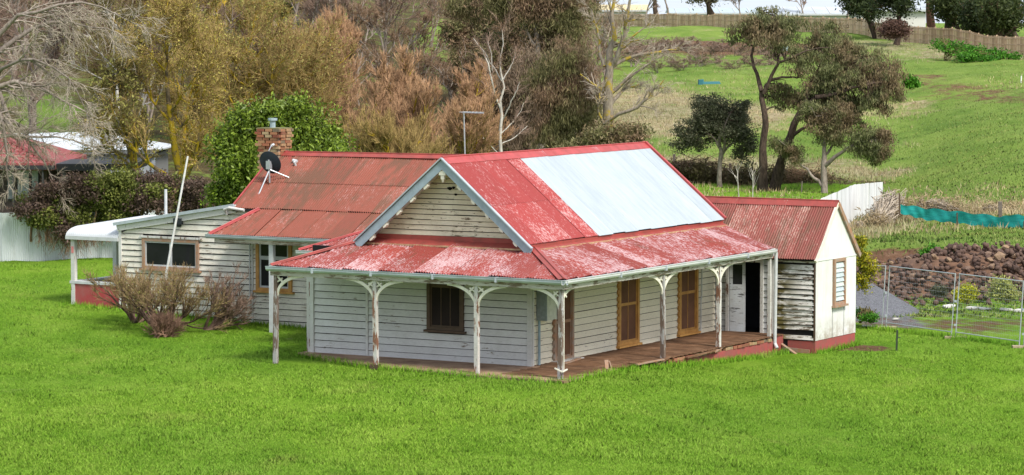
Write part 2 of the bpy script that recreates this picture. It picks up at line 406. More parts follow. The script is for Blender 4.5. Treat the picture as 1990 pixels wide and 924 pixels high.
# ------------------------------------------------------------------ grass blades
def blades(name, n, xy, size, width, material, lean=.5, zoff=-.01, hmap=None, tri_extra=False):
    rg = np.random.RandomState(abs(hash(name)) % 1000 if False else len(name) * 13 + 5)
    x, y = xy; n = len(x)
    z = ground_z(x, y) + zoff
    a = rg.rand(n) * 6.283; h = size * (.55 + .9 * rg.rand(n) ** 1.5)
    if hmap is not None: h = h * hmap
    w = width * (.6 + .8 * rg.rand(n))
    b = rg.rand(n) * 6.283; l = lean * h * rg.rand(n)
    ux, uy = np.cos(a) * w / 2, np.sin(a) * w / 2
    p = np.empty((n, 3, 3), np.float32)
    p[:, 0] = np.stack([x - ux, y - uy, z], -1); p[:, 1] = np.stack([x + ux, y + uy, z], -1)
    p[:, 2] = np.stack([x + np.cos(b) * l, y + np.sin(b) * l, z + h], -1)
    me = mesh_np(name, p.reshape(-1, 3), np.arange(n * 3).reshape(-1, 3), [material])
    return tag(link(name, me), kind='stuff')
def m_grass(name, stops, up=.75):
    m, n, b = mat(name); g = G(n)
    P = g.coord('Object', (1, .5, 1))
    f = g.math('ADD', g.math('MULTIPLY', g.noise(P, .75, 5, .65), .62), g.math('MULTIPLY', g.island(), .38))
    c = g.ramp(f, stops)
    c = g.mix(1.0, c, g.ramp(g.noise(P, .11, 4), [(.35, (.70, .80, .72)), (.65, (1.2, 1.1, 1.05))]), 'MULTIPLY')
    yel = g.ramp(g.noise(P, .33, 4, .6), [(.60, 0), (.74, 1)])
    c = g.mix(g.math('MULTIPLY', yel, .6), c, (.36, .36, .10))
    st = g.ramp(g.noise(g.coord('Object', (1, .5, 1), (31, 3, 0)), .42, 7, .75), [(.63, 0), (.70, 1)])
    c = g.mix(g.math('MULTIPLY', st, .55), c, (.30, .26, .10))
    wd = g.ramp(g.noise(g.coord('Object', (1, .6, 1), (7, 3, 0)), .9, 5, .7), [(.60, 0), (.70, 1)])
    c = g.mix(g.math('MULTIPLY', wd, .45), c, (.06, .14, .015))
    g.set(b.inputs['Base Color'], c); b.inputs['Roughness'].default_value = .9; b.inputs['Specular IOR Level'].default_value = .08
    nm = g.node('ShaderNodeNewGeometry'); mx = g.node('ShaderNodeMix', data_type='VECTOR'); mx.inputs[0].default_value = up
    n.links.new(nm.outputs['Normal'], mx.inputs[4]); mx.inputs[5].default_value = (0, 0, 1)
    nn = g.node('ShaderNodeVectorMath', operation='NORMALIZE'); n.links.new(mx.outputs[1], nn.inputs[0])
    n.links.new(nn.outputs[0], b.inputs['Normal'])
    return m
HX, HY, HA = 0.483, 78.03, R(59.82)
ca, sa = math.cos(HA), math.sin(HA)
def h2w(X, Y): return HX + ca * X - sa * Y, HY + sa * X + ca * Y
def w2h(x, y):
    dx, dy = x - HX, y - HY; return ca * dx + sa * dy, -sa * dx + ca * dy
SLAB = [(-2.45, -2.35), (-2.45, .4), (-2.2, 2.2), (-2.0, 3.6), (-1.3, 5.2), (-.3, 7.0), (.6, 7.0), (.6, -2.2)]
def in_poly(X, Y, P):
    c = np.zeros(X.shape, bool); j = len(P) - 1
    for i in range(len(P)):
        xi, yi = P[i]; xj, yj = P[j]
        c ^= ((yi > Y) != (yj > Y)) & (X < (xj - xi) * (Y - yi) / (yj - yi + 1e-12) + xi); j = i
    return c
rg = np.random.RandomState(3)
def scatter_wedge(n, y0, y1, u0, u1, power=3.0):
    t = rg.rand(n); k = 1 - power
    y = (y0 ** k + t * (y1 ** k - y0 ** k)) ** (1 / k) if power != 1 else y0 * (y1 / y0) ** t
    u = u0 + rg.rand(n) * (u1 - u0)
    return (u - 995) / F_PX * y, y
def not_house(x, y):
    X, Y = w2h(x, y)
    ins = in_poly(X, Y, SLAB) | ((X > -2.1) & (X < 10.7) & (Y > -2.3) & (Y < 6.9)) | ((X > 5.5) & (X < 10.2) & (Y > -3.2) & (Y < 19.4)) | ((X > 10.5) & (X < 13.5) & (Y > -3.25) & (Y < 5))
    return ~ins
m_lawn = m_grass('lawn_blades', [(.34, (.080, .180, .011)), (.48, (.155, .305, .023)), (.64, (.255, .395, .060))])
x, y = scatter_wedge(760000, 57.5, 118, -160, 2150, 2.2)
hm = .45 + 1.1 * fbm(x * .8 + 40, y * .8, 3) + .8 * (fbm(x * 1.7, y * 1.7 + 9, 2) > .70)
dirtm = (np.hypot((x - X_(1665, 87.3)) / 1.5, (y - 87.2) / 1.1) < 1) & (rg.rand(len(x)) < .7)
ok = not_house(x, y) & ~((y > 92.5 - (x - 11) * 1.35) & (x > 8.3)) & ~dirtm
blades('lawn_grass', 0, (x[ok], y[ok]), .050, .017, m_lawn, lean=1.3, hmap=hm[ok])
# longer tufts along the house edge, the left fence and on the right-hand yard
m_tuft = m_grass('tuft_blades', [(.3, (.09, .21, .012)), (.6, (.17, .34, .025)), (.8, (.28, .40, .06))], .6)
tx, ty = [], []
def edge_tufts(a, b, n, spread):
    t = rg.rand(n); tx.append(a[0] + (b[0] - a[0]) * t + rg.randn(n) * spread); ty.append(a[1] + (b[1] - a[1]) * t + rg.randn(n) * spread)
for i in range(5): edge_tufts(h2w(*SLAB[i]), h2w(*SLAB[i + 1]), 500, .07)
edge_tufts(h2w(-2.25, -2.3), h2w(10.4, -2.35), 3500, .09); edge_tufts(h2w(10.5, -3.25), h2w(13.4, -3.25), 500, .08)
edge_tufts((X_(-60, 112), 112), (X_(260, 112.5), 112.5), 5000, .35)
edge_tufts(h2w(5.4, 7.0), h2w(5.4, 19.4), 2500, .2)
edge_tufts((10.9, 92.6), (15.5, 86.2), 2500, .12)
tx = np.concatenate(tx); ty = np.concatenate(ty)
blades('edge_tuft_grass', 0, (tx, ty), .15, .022, m_tuft, lean=.8)
# hillside pasture: coarse clumps, dry and green
m_pas = m_grass('pasture_blades', [(.3, (.08, .14, .025)), (.52, (.155, .235, .045)), (.70, (.28, .30, .11))], .75)
x, y = scatter_wedge(120000, 96, 330, 1180, 2150, 1.6)
u = uof(x, y)
gi = lambda A, x, y: A[np.clip(np.searchsorted(ys, y), 0, ny - 1), np.clip(np.searchsorted(xs, x), 0, nx - 1)]
bare = np.maximum(gi(A_dirt, x, y), gi(A_gravel, x, y)); dryv = gi(A_dry, x, y)
r_ = rg.rand(len(x))
inl = ~((y < 92.5 - (x - 11) * 1.35)) & (x > 7)
okp = inl & (r_ > bare * 1.1) & (r_ > dryv * .9)
blades('pasture_grass', 0, (x[okp], y[okp]), .10, .05, m_pas, lean=1.0)
m_dry = m_grass('dry_blades', [(.3, (.16, .115, .055)), (.5, (.30, .24, .14)), (.7, (.46, .40, .26))], .5)
x, y = scatter_wedge(240000, 96, 345, 1050, 2150, 1.5)
dv_ = gi(A_dry, x, y) * fbm(x * .5, y * .3, 3) * 1.9
okd = (rg.rand(len(x)) < dv_ * .9) & (gi(A_dry, x, y) > .12)
blades('dry_grass', 0, (x[okd], y[okd]), .24, .04, m_dry, lean=.8)
# ------------------------------------------------------------------ the farmhouse
house = empty('weatherboard_cottage', (HX, HY, 0), HA)
tag(house, 'derelict white weatherboard farmhouse with rusty red iron roof and a corner verandah', 'house')
WHITE = (.60, .60, .60); CREAM = (.66, .63, .55); BARE = (.27, .20, .14)
mb_A = m_boards('boards_front', (.66, .65, .635), BARE, .08, .3, (.40, .37, .33))
mb_B = m_boards('boards_side', (.86, .79, .63), BARE, .06, .22, (.56, .47, .33))
mb_G = m_boards('boards_gable', (.76, .68, .53), (.20, .145, .095), .22, .5, (.48, .39, .25))
mb_W = m_boards('boards_wing', (.76, .72, .63), (.23, .14, .09), .12, .45, (.40, .33, .24))
mb_X = m_boards('boards_annex', (.74, .72, .69), (.15, .11, .08), .33, .5, (.34, .27, .19), moss=.8, peelscale=.8)
mb_D = m_boards('boards_end', (.55, .57, .58), BARE, .16, .3)
m_trim = m_boards('trim_white', (.66, .65, .63), (.22, .13, .09), .18, .3, peelscale=.8, vert=True)
m_post = m_boards('post_paint', (.62, .60, .57), (.27, .13, .08), .42, .4, (.3, .26, .2), peelscale=.7, vert=True)
m_postg = m_boards('post_grey', (.40, .39, .39), (.20, .14, .11), .56, .4, (.3, .26, .2), peelscale=1.0, vert=True)
m_fret = m_plain('fretwork_cream', (.74, .70, .60), .6, var=.1, scale=5)
m_dark = m_plain('dark_void', (.012, .011, .012), .9)
m_redroof = m_roof('red_iron', (.30, .032, .038), (.60, .42, .42), (.28, .045, .036), .62, .08)
m_redver = m_roof('red_iron_verandah', (.26, .038, .036), (.54, .42, .44), (.22, .052, .034), .98, .20)
m_redwing = m_roof('red_iron_wing', (.25, .066, .042), (.48, .32, .30), (.18, .055, .033), .42, .85)
m_redann = m_roof('red_iron_annex', (.24, .045, .040), (.50, .36, .30), (.19, .06, .038), .75, .8)
m_redcap = m_plain('red_capping', (.40, .065, .065), .5, var=.16, scale=3, col2=(.27, .05, .045))
m_redflash = m_plain('red_flashing', (.33, .06, .05), .5, var=.2, scale=3, col2=(.20, .05, .04))
m_beam = m_boards('beam_paint', (.52, .49, .44), (.24, .18, .13), .45, .4)
m_blue = m_plain('barge_blue', (.30, .37, .43), .55, var=.10, scale=6, col2=(.24, .30, .35))
m_gut = m_plain('gutter_grey', (.46, .51, .56), .45, .2, var=.12, scale=2.2, col2=(.34, .37, .40))
m_gutc = m_plain('gutter_cream', (.62, .63, .62), .45, .1, var=.1, scale=1.5, col2=(.47, .49, .51))
m_timb = m_plain('brown_timber', (.54, .29, .085), .6, var=.12, scale=5, col2=(.38, .18, .05))
m_timbd = m_plain('dark_timber', (.10, .062, .040), .6, var=.15, scale=5)
m_timbw = m_plain('worn_timber', (.34, .18, .10), .7, var=.15, scale=5, col2=(.30, .26, .22))
m_sash = m_plain('sash_white', (.52, .53, .54), .55, var=.08, scale=5)
m_brickp = m_plain('painted_plinth', (.33, .07, .065), .75, var=.2, scale=4.5, col2=(.22, .085, .07))
def m_galv_():
    m, n, b = mat('new_zincalume'); g = G(n)
    ro = g.rnd(); nz = g.noise(g.coord('UV', (4, .6, 1)), 1.5, 6, .7)
    c = g.ramp(nz, [(.3, (.355, .405, .44)), (.7, (.47, .515, .545))])
    c = g.hsv(c, .5, 1., g.math('ADD', .93, g.math('MULTIPLY', ro, .1)))
    g.set(b.inputs['Base Color'], c); b.inputs['Metallic'].default_value = .25; b.inputs['Roughness'].default_value = .42; return m
m_galv = m_galv_()
def m_glass_(name, col, rough=.12):
    m, n, b = mat(name); g = G(n)
    nz = g.noise(g.coord('Object'), 1.3, 3)
    g.set(b.inputs['Base Color'], g.ramp(nz, [(.3, tuple(c * .6 for c in col)), (.7, col)])); b.inputs['Roughness'].default_value = rough
    b.inputs['Specular IOR Level'].default_value = .18
    return m
m_glass = m_glass_('dark_glass', (.022, .022, .026)); m_screen = m_glass_('fly_screen', (.20, .098, .058), .85); m_screend = m_glass_('dark_screen', (.028, .020, .018), .9)
m_floor = None
def mk_floor():
    m, n, b = mat('verandah_boards'); g = G(n)
    nz = g.noise(g.coord('Object', (1, 1, 1)), 1.6, 8, .7); gr = g.noise(g.coord('Object', (14, 2, 1)), 2, 5, .7)
    c = g.ramp(g.math('ADD', g.math('MULTIPLY', nz, .6), g.math('MULTIPLY', gr, .4)), [(.36, (.055, .028, .014)), (.52, (.15, .075, .038)), (.66, (.26, .16, .095))])
    c = g.hsv(c, .5, 1, g.math('ADD', .8, g.math('MULTIPLY', g.island(), .4)))
    g.set(b.inputs['Base Color'], c); b.inputs['Roughness'].default_value = .85; g.set(b.inputs['Normal'], g.bump(nz, .4, .01)); return m
m_floor = mk_floor()

# --- corrugated sheets on a slope
def slope(parent, O, A, B, a0, a1, lo, hi, material, sheet=.76, rows=None, name='roof_sheet', amp=.021, pitch=.076, shade_tilt=.012, mats=None, split=True, lap=.03):
    """O origin, A unit vector along the eave, B unit vector up the slope. lo/hi(a): extent along B"""
    O = Vector(O); A = Vector(A).normalized(); B = Vector(B).normalized(); N = A.cross(B).normalized()
    if N.z < 0: N = -N
    k = max(1, round((a1 - a0) / sheet)); w = (a1 - a0) / k
    rg = random.Random(int((a0 + a1) * 100) + k)
    for i in range(k):
        s0, s1 = a0 + i * w, a0 + (i + 1) * w + (lap if i < k - 1 else 0)
        nn = max(4, int(round((s1 - s0) / pitch * 4)))
        lev = (i % 2) * .006 + rg.uniform(0, .003)
        rws = rows or [(0, 1)]
        for j, (r0, r1) in enumerate(rws):
            vs = []; uvs = []; ragged = rg.uniform(-.02, .015)
            for q in range(nn + 1):
                a = s0 + (s1 - s0) * q / nn
                l, h = lo(a), hi(a)
                if h < l: h = l
                b0 = l + (h - l) * r0 if r0 > 0 else l + ragged
                b1 = l + (h - l) * r1 + (.0 if r1 >= 1 else .10)
                off = amp * math.cos(2 * math.pi * a / pitch) + lev - (len(rws) - 1 - j) * 0 + (q / nn - .5) * shade_tilt
                for b, e in ((b0, .012 * (1 if j else 0) + .003), (b1, 0)):
                    vs.append(tuple(O + A * a + B * b + N * (off + e))); uvs.append((a, b))
            fs = [(2 * q, 2 * q + 2, 2 * q + 3, 2 * q + 1) for q in range(nn)]
            mm = material if mats is None else mats(i, j, (s0 + s1) / 2)
            me = mesh_np(name, np.array(vs), np.array(fs), [mm], uv=np.array(uvs), smooth=True)
            link(name, me, parent)
def deck(name, pts, th, material, parent=house):
    """solid roof deck below the sheets: 3-D polygon extruded downwards"""
    return MB().extrude(pts, (0, 0, -th)).build(name, material, parent)

# --- weatherboards
def boards(parent, material, axis, c, side, a0, a1, z0, z1, h, holes=(), clip=None, jit=.004, name='weatherboard', seam=None, missing=(), gap=.019):
    """wall in plane (axis 'Y': runs along Y at X=c, facing side*X; axis 'X': runs along X at Y=c)"""
    n = max(1, round((z1 - z0) / h)); h = (z1 - z0) / n
    rg = random.Random(int(c * 50 + z0 * 7 + n + a0 * 3))
    for i in range(n):
        if i in missing: continue
        b, t = z0 + i * h, z0 + (i + 1) * h
        L0, L1, T0, T1 = a0, a1, a0, a1
        if clip: L0, L1 = clip(b); T0, T1 = clip(t)
        spans = [(L0, L1, T0, T1)]
        for (ha, hb, hz0, hz1) in holes:
            if b < hz1 - .02 and t > hz0 + .02:
                ns = []
                for s in spans:
                    if ha > s[0] and ha < s[1]: ns.append((s[0], ha, s[2], ha))
                    if hb < s[1] and hb > s[0]: ns.append((hb, s[1], hb, s[3]))
                    if hb <= s[0] or ha >= s[1]: ns.append(s)
                spans = ns
        if seam:
            ns = []
            for s in spans:
                cut = rg.choice(seam)
                if s[0] + .3 < cut < s[1] - .3: ns += [(s[0], cut - .003, s[2], cut - .003), (cut + .003, s[1], cut + .003, s[3])]
                else: ns.append(s)
            spans = ns
        for s in spans:
            if s[1] - s[0] < .02: continue
            o1 = .030 + rg.uniform(0, jit); o0 = .006; dz = rg.uniform(-jit, jit) * 1.2; dz2 = dz + rg.uniform(-jit, jit)
            def P(a, o, z): return (c + side * o, a, z) if axis == 'Y' else (a, c + side * o, z)
            dz += gap; dz2 += gap
            q = [P(s[0], 0, b + dz), P(s[1], 0, b + dz2), P(s[3], 0, t), P(s[2], 0, t), P(s[0], o1, b + dz), P(s[1], o1, b + dz2), P(s[3], o0, t - .002), P(s[2], o0, t - .002)]
            MB().add(q, [(0, 3, 2, 1), (4, 5, 6, 7), (0, 1, 5, 4), (1, 2, 6, 5), (2, 3, 7, 6), (3, 0, 4, 7)]).build(name, material, parent)

def window(axis, c, side, a0, a1, z0, z1, mframe, mpane, fw=.09, proud=.075, cols=1, rows=2, sill=True, msash=None, sw=.04, bar=.022, sillm=None, label=None, rowcut=None, depth=.10):
    def bx(m, A0, A1, o0, o1, Z0, Z1):
        lo_, hi_ = sorted((c + side * o0, c + side * o1))
        return m.box(lo_, hi_, A0, A1, Z0, Z1) if axis == 'Y' else m.box(A0, A1, lo_, hi_, Z0, Z1)
    m = MB()
    bx(m, a0, a0 + fw, -depth, proud, z0, z1); bx(m, a1 - fw, a1, -depth, proud, z0, z1)
    bx(m, a0 + fw, a1 - fw, -depth, proud - .004, z1 - fw, z1); bx(m, a0 + fw, a1 - fw, -depth, proud - .004, z0, z0 + fw * .8)
    w = m.build('window', mframe, house)
    if label: w['label'] = label
    i0, i1, j0, j1 = a0 + fw, a1 - fw, z0 + fw * .8, z1 - fw
    cut = rowcut if rowcut else (j0 + j1) / 2
    edges = [j0, cut, j1] if rows == 2 else [j0, j1]
    for r in range(len(edges) - 1):
        e0, e1 = edges[r], edges[r + 1]; oo = .040 if r == 0 else .050
        s = MB()
        bx(s, i0, i0 + sw, oo - .035, oo, e0, e1); bx(s, i1 - sw, i1, oo - .035, oo, e0, e1)
        bx(s, i0 + sw, i1 - sw, oo - .033, oo - .002, e0, e0 + sw); bx(s, i0 + sw, i1 - sw, oo - .033, oo - .002, e1 - sw, e1)
        s.build('sash', msash or mframe, w)
        g0, g1 = i0 + sw, i1 - sw
        for k in range(cols):
            p0 = g0 + (g1 - g0) * k / cols; p1 = g0 + (g1 - g0) * (k + 1) / cols
            pm = MB(); bx(pm, p0 + (bar / 2 if k else 0), p1 - (bar / 2 if k < cols - 1 else 0), oo - .024, oo - .016, e0 + sw, e1 - sw); pm.build('pane', mpane, w)
            if k: bm_ = MB(); bx(bm_, p0 - bar / 2, p0 + bar / 2, oo - .030, oo - .006, e0 + sw, e1 - sw); bm_.build('glazing_bar', msash or mframe, w)
    if sill:
        s = MB(); bx(s, a0 - .07, a1 + .07, -.02, proud + .05, z0 - .06, z0 - .002); s.build('sill', sillm or mframe, w)
    return w

# --- main block: backing walls (structure behind the boards)
HR, ZR, ZE = 2.33, 5.33, 3.22
VT, VG, DV = 3.13, 2.50, 2.16
def wallpart(name='wall', m=None, mtl=None): return m.build(name, mtl or m_dark, house)
wA = wallpart(m=MB().box(0, .10, 0, 6.72, -.15, 2.9))
boards(wA, mb_A, 'Y', 0, -1, .09, 4.94, -.02, 2.42, .188, holes=[(1.98, 3.10, .83, 2.16)])
boards(wA, mb_A, 'Y', 0, -1, 5.02, 6.66, -.02, 2.42, .188)
MB().box(-.045, .0, 4.945, 5.015, -.03, 2.4).build('cover_strip', m_trim, wA)
MB().box(-.055, .0, -.055, .085, -.03, 2.45).build('corner_stop', m_trim, wA)
MB().box(-.055, .0, 6.665, 6.78, -.03, 2.45).build('corner_stop', m_trim, wA)
MB().box(.0, .11, 6.80, 6.92, -.05, 2.4).build('corner_post', m_post, wA)
wB = wallpart(m=MB().box(.10, 10.6, 0, .10, -.15, 2.9))
boards(wB, mb_B, 'X', 0, -1, .09, 10.56, -.02, 2.46, .176, holes=[(1.12, 2.16, -.1, 2.2), (4.66, 5.84, .10, 2.2), (8.24, 9.40, .10, 2.2)])
MB().box(-.02, .085, -.055, .0, -.03, 2.45).build('corner_stop', m_trim, wB)
wE = wallpart(m=MB().box(10.6, 10.7, -1.9, -1.46, -.1, 2.3).box(10.6, 10.7, -.44, 0, -.1, 2.3).box(10.602, 10.698, -1.46, -.44, 2.06, 2.3))
boards(wE, mb_D, 'Y', 10.6, -1, -1.86, -.01, -.02, 2.3, .176, holes=[(-1.54, -.38, -.1, 2.1)])
# side and rear walls, plain
wallpart(m=MB().box(.10, 10.6, 4.62, 4.70, -.1, 2.9).box(.1, 5.5, 6.62, 6.72, -.1, 2.6), mtl=mb_W)
wallpart(m=MB().box(13.30, 13.38, -3.0, 4.7, -.5, 2.1).box(10.7, 13.3, 4.6, 4.7, -.5, 2.1), mtl=mb_W)
# interior of the open doorway
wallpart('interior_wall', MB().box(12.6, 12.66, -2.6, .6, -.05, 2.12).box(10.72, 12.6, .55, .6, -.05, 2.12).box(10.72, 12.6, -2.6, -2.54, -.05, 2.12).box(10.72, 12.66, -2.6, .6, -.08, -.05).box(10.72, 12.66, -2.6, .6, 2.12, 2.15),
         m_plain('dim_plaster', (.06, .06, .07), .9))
# gable wall
def gclip(z):
    t = (ZR - z) / (ZR - ZE) * (HR + .22); t = min(t - .12, HR)
    return (HR - t, HR + t) if t > 0.02 else (HR, HR)
gw = MB().extrude([(0.02, -.0, 2.9), (0.02, 2 * HR, 2.9), (0.02, 2 * HR, 3.4), (0.02, HR, ZR - .08), (0.02, 0, 3.4)], (.08, 0, 0)).build('gable_wall', m_dark, house)
boards(gw, mb_G, 'Y', .02, -1, 0, 0, 3.28, 5.06, .137, clip=gclip, seam=[1.6, 2.3, 2.35, 3.0], jit=.006)
boards(gw, mb_G, 'Y', .02, -1, 0, 0, 3.14, 3.28, .137, clip=lambda z: (1.45, 4.45))
MB().beam((-.03, 1.52, 3.15), (-.03, .18, 3.28), .022, .125, (0, 0, 1)).build('weatherboard', mb_G, gw)['label'] = 'loose weatherboard hanging at a slant over a dark gap'
# splintered holes near the apex
for (yy, zz, r) in ((2.42, 4.53, .075), (2.24, 4.38, .05), (2.30, 4.56, .05)):
    MB().add([(-.014, yy + r * math.cos(a) * (1 + .4 * math.sin(3 * a)), zz + .6 * r * math.sin(a)) for a in [i * math.pi / 5 for i in range(10)]], [tuple(range(10))[::-1]]).extrude([(-.014, yy + .8 * r * math.cos(a), zz + .5 * r * math.sin(a)) for a in [i * math.pi / 4 for i in range(8)]], (.02, 0, 0)).build('knot_hole', m_dark, gw)

# --- main roof
roof = deck('roof', [(-.52, -.22, ZE - .03), (-.52, HR, ZR - .03), (-.52, 2 * HR + .22, ZE - .03), (10.68, 2 * HR + .22, ZE - .03), (10.68, HR, ZR - .03), (10.68, -.22, ZE - .03)][:0] or [(-.50, -.20, ZE - .05), (10.66, -.20, ZE - .05), (10.66, HR, ZR - .05), (-.50, HR, ZR - .05)], .05, m_dark)
MB().extrude([(-.50, 2 * HR + .20, ZE - .05), (-.50, HR + .002, ZR - .05), (10.66, HR + .002, ZR - .05), (10.66, 2 * HR + .20, ZE - .05)], (0, 0, -.05)).build('roof_deck', m_dark, roof)
sl = math.hypot(HR + .22, ZR - ZE)
slope(roof, (-.53, -.24, ZE - .01), (1, 0, 0), (0, HR + .22, ZR - ZE), 0, 3.70, lambda a: 0, lambda a: sl, m_redroof, sheet=.74, rows=[(0, .44), (.44, 1)], lap=-.016)
slope(roof, (-.53, -.24, ZE + .006), (1, 0, 0), (0, HR + .22, ZR - ZE), 3.70, 11.16, lambda a: -.02, lambda a: sl, m_galv, sheet=.76, amp=.007, shade_tilt=.006)
slope(roof, (-.53, 2 * HR + .24, ZE - .01), (1, 0, 0), (0, -(HR + .22), ZR - ZE), 0, 11.20, lambda a: 0, lambda a: sl, m_redroof, sheet=.8, rows=[(0, .44), (.44, 1)])
def capping(a, b, half, slp, mtl, parent, name='ridge_capping', lift=.03):
    """folded ridge cap from a to b; half = width of each wing"""
    a = Vector(a); b = Vector(b); t = (b - a).normalized(); s = t.cross(Vector((0, 0, 1))).normalized()
    m = MB(); n = max(1, int((b - a).length / 1.8)); 
    for i in range(n):
        p = a + (b - a) * i / n; q = a + (b - a) * ((i + 1) / n) + t * (.04 if i < n - 1 else 0); up = Vector((0, 0, lift + .004 * (i % 2)))
        d1 = s * half + Vector((0, 0, -slp * half)); d2 = -s * half + Vector((0, 0, -slp * half)); e = Vector((0, 0, -.012))
        m.add([p + up + d1, p + up, p + up + d2, q + up + d1, q + up, q + up + d2, p + up + d1 + e, p + up + d2 + e, q + up + d1 + e, q + up + d2 + e], [(0, 3, 4, 1), (1, 4, 5, 2), (0, 6, 8, 3), (5, 9, 7, 2)])
    m.tube([a + Vector((0, 0, lift + .006)), b + Vector((0, 0, lift + .006))], .022, 6)
    return m.build(name, mtl, parent)
capping((-.54, HR, ZR + .01), (10.74, HR, ZR + .01), .20, .80, m_redcap, roof)
MB().box(-.40, 10.66, -.225, -.195, VT - .02, ZE - .03).build('fascia', m_redflash, roof)
# red barge flashing at the rear end of the right slope
MB().beam((10.70, -.26, ZE + .01), (10.70, HR, ZR + .03), .09, .12).beam((10.70, 2 * HR + .26, ZE + .01), (10.70, HR, ZR + .03), .09, .12).build('verge_capping', m_redcap, roof)
# blue-grey barge boards and white lookout blocks
for (sgn, e) in ((-1, 'r'), (1, 'l')):
    a = Vector((-.56, HR, ZR - .02)); b = Vector((-.56, HR + sgn * (HR + .36), ZE - .15))
    d = (b - a).normalized(); nrm = Vector((0, -d.z * (1 if d.y > 0 else -1), abs(d.y)))
    w = .20; m = MB()
    dn = Vector((0, 0, -w / abs(d.y)))
    poly = [a, b, b + (dn * .55) + Vector((0, -sgn * .13, -.02)), a + dn] if sgn < 0 else [b, a, a + dn, b + (dn * .55) + Vector((0, -sgn * .13, -.02))]
    m.extrude(poly, (.035, 0, 0)); bb = m.build('bargeboard', m_blue, house)
    bb['label'] = 'blue-grey barge board on the %s rake of the front gable' % ('right' if sgn < 0 else 'left')
    mc = MB().beam(a + Vector((-.01, 0, .035)), b + Vector((-.01, 0, .035)), .10, .03); mc.build('barge_flashing', m_gut, bb)
    # soffit lining
    MB().extrude([a + dn * .35 + Vector((.04, 0, 0)), b + dn * .35 + Vector((.04, 0, 0)), b + dn * .35 + Vector((.54, 0, 0)), a + dn * .35 + Vector((.54, 0, 0))], (0, 0, -.02)).build('soffit', m_trim, bb)
    for k in range(6):
        t = .17 + k * .155
        p = a + (b - a) * t + dn * 1.0
        yy, zz = p.y, p.z
        blk = [(-.54, yy, zz + .04), (-.54, yy + sgn * .12, zz - .12 * abs(d.z / d.y) + .04), (-.54, yy + sgn * .10, zz - .16), (-.54, yy + sgn * .03, zz - .12), (-.54, yy - sgn * .02, zz - .06)]
        MB().extrude(blk, (.12, 0, 0)).build('lookout_block', m_fret, bb)
MB().box(-.54, -.46, HR - .10, HR + .10, 4.90, 5.02).box(-.53, -.47, HR - .05, HR + .05, 4.80, 4.90).tube([(-.5, HR, 4.80), (-.5, HR, 4.72)], [.05, .02], 8).build('gable_finial', m_fret, house)

# --- verandah roofs (A in front, B along the side)
vroof = deck('verandah_roof', [(-DV + .03, -DV + .03, VG - .035), (9.80, -DV + .03, VG - .035), (10.62, -.03, VT - .035), (-.03, -.03, VT - .035)], .03, m_dark)
MB().extrude([(-DV + .03, -DV + .035, VG - .035), (-.03, -.025, VT - .035), (-.03, 4.86, VT - .035), (-DV + .03, 6.52, VG - .035)], (0, 0, -.03)).build('roof_deck', m_dark, vroof)
vs_ = math.hypot(DV, VT - VG)
yl = lambda a: a          # a measured from gutter corner
slope(vroof, (-DV, -DV, VG), (0, 1, 0), (DV, 0, VT - VG), 0, 8.72, lambda a: 0, lambda a: vs_ * min(1, max(0, min(a / DV, (8.72 - a) / 1.66))), m_redver, sheet=1.09, shade_tilt=.05, lap=-.03)
slope(vroof, (-DV, -DV, VG), (1, 0, 0), (0, DV, VT - VG), 0, 12.86, lambda a: 0 if a < 12.0 else vs_ * (a - 12.0) / .86, lambda a: vs_ * min(1, a / DV), m_redver, sheet=.76, shade_tilt=.048, lap=-.034)
slope(vroof, (-DV, 6.56, VG), (1, 0, 0), (0, -1.66, VT - VG), 0, 6.0, lambda a: 0, lambda a: math.hypot(1.66, VT - VG) * min(1, a / DV), m_redver, sheet=.85)
capping((-DV - .02, -DV - .02, VG + .02), (-.06, -.06, VT + .02), .13, .22, m_redflash, vroof, 'hip_capping', .025)
capping((-DV - .02, 6.58, VG + .02), (-.06, 4.92, VT + .02), .11, .22, m_redflash, vroof, 'hip_capping', .025)
m_rustline = m_plain('flashing_lip', (.48, .34, .20), .7, var=.3, scale=9, col2=(.28, .08, .05))
m = MB()
m.extrude([(-.36, -.20, VT - .085), (-.02, -.20, VT + .03), (-.02, -.20, VT + .16), (-.05, -.20, VT + .16), (-.05, -.20, VT + .045), (-.36, -.20, VT - .07)], (0, 5.1, 0))
m.extrude([(-.30, -.34, VT - .07), (-.30, -.02, VT + .028), (-.30, -.02, VT + .16), (-.30, -.05, VT + .16), (-.30, -.05, VT + .04), (-.30, -.34, VT - .055)], (10.95, 0, 0))
m.build('apron_flashing', m_redflash, vroof)
MB().box(-.385, -.36, -.36, 4.92, VT - .105, VT - .060).box(-.36, 10.66, -.37, -.345, VT - .10, VT - .055).build('flashing_lip', m_rustline, vroof)
# gutters + fascia beams
def gutter(a, b, out, mtl, r=.062, name='gutter', parent=house):
    a = Vector(a); b = Vector(b); o = Vector(out); z = Vector((0, 0, 1))
    prof = [(0, .05), (0, -.055), (.35, -.068), (.75, -.055), (1.0, -.01), (1.0, .035), (1.12, .045), (1.12, .055), (.93, .055), (.93, 0), (.7, -.045), (.35, -.056), (.08, -.045), (.08, .05)]
    poly = [a + o * (p * .105) + z * q for p, q in prof]
    return MB().extrude(poly, b - a).build(name, mtl, parent)
gutter((-DV - .03, 6.66, VG - .055), (-DV - .03, -DV - .15, VG - .055), (-1, 0, 0), m_gut)
gutter((-DV - .15, -DV - .03, VG - .055), (9.90, -DV - .03, VG - .055), (0, -1, 0), m_gutc)
def joints(pts, d, parent=house):
    for p in pts: MB().box(p[0] - d[0], p[0] + d[0], p[1] - d[1], p[1] + d[1], p[2] - .075, p[2] + .056).build('gutter_joiner', m_gut, parent)
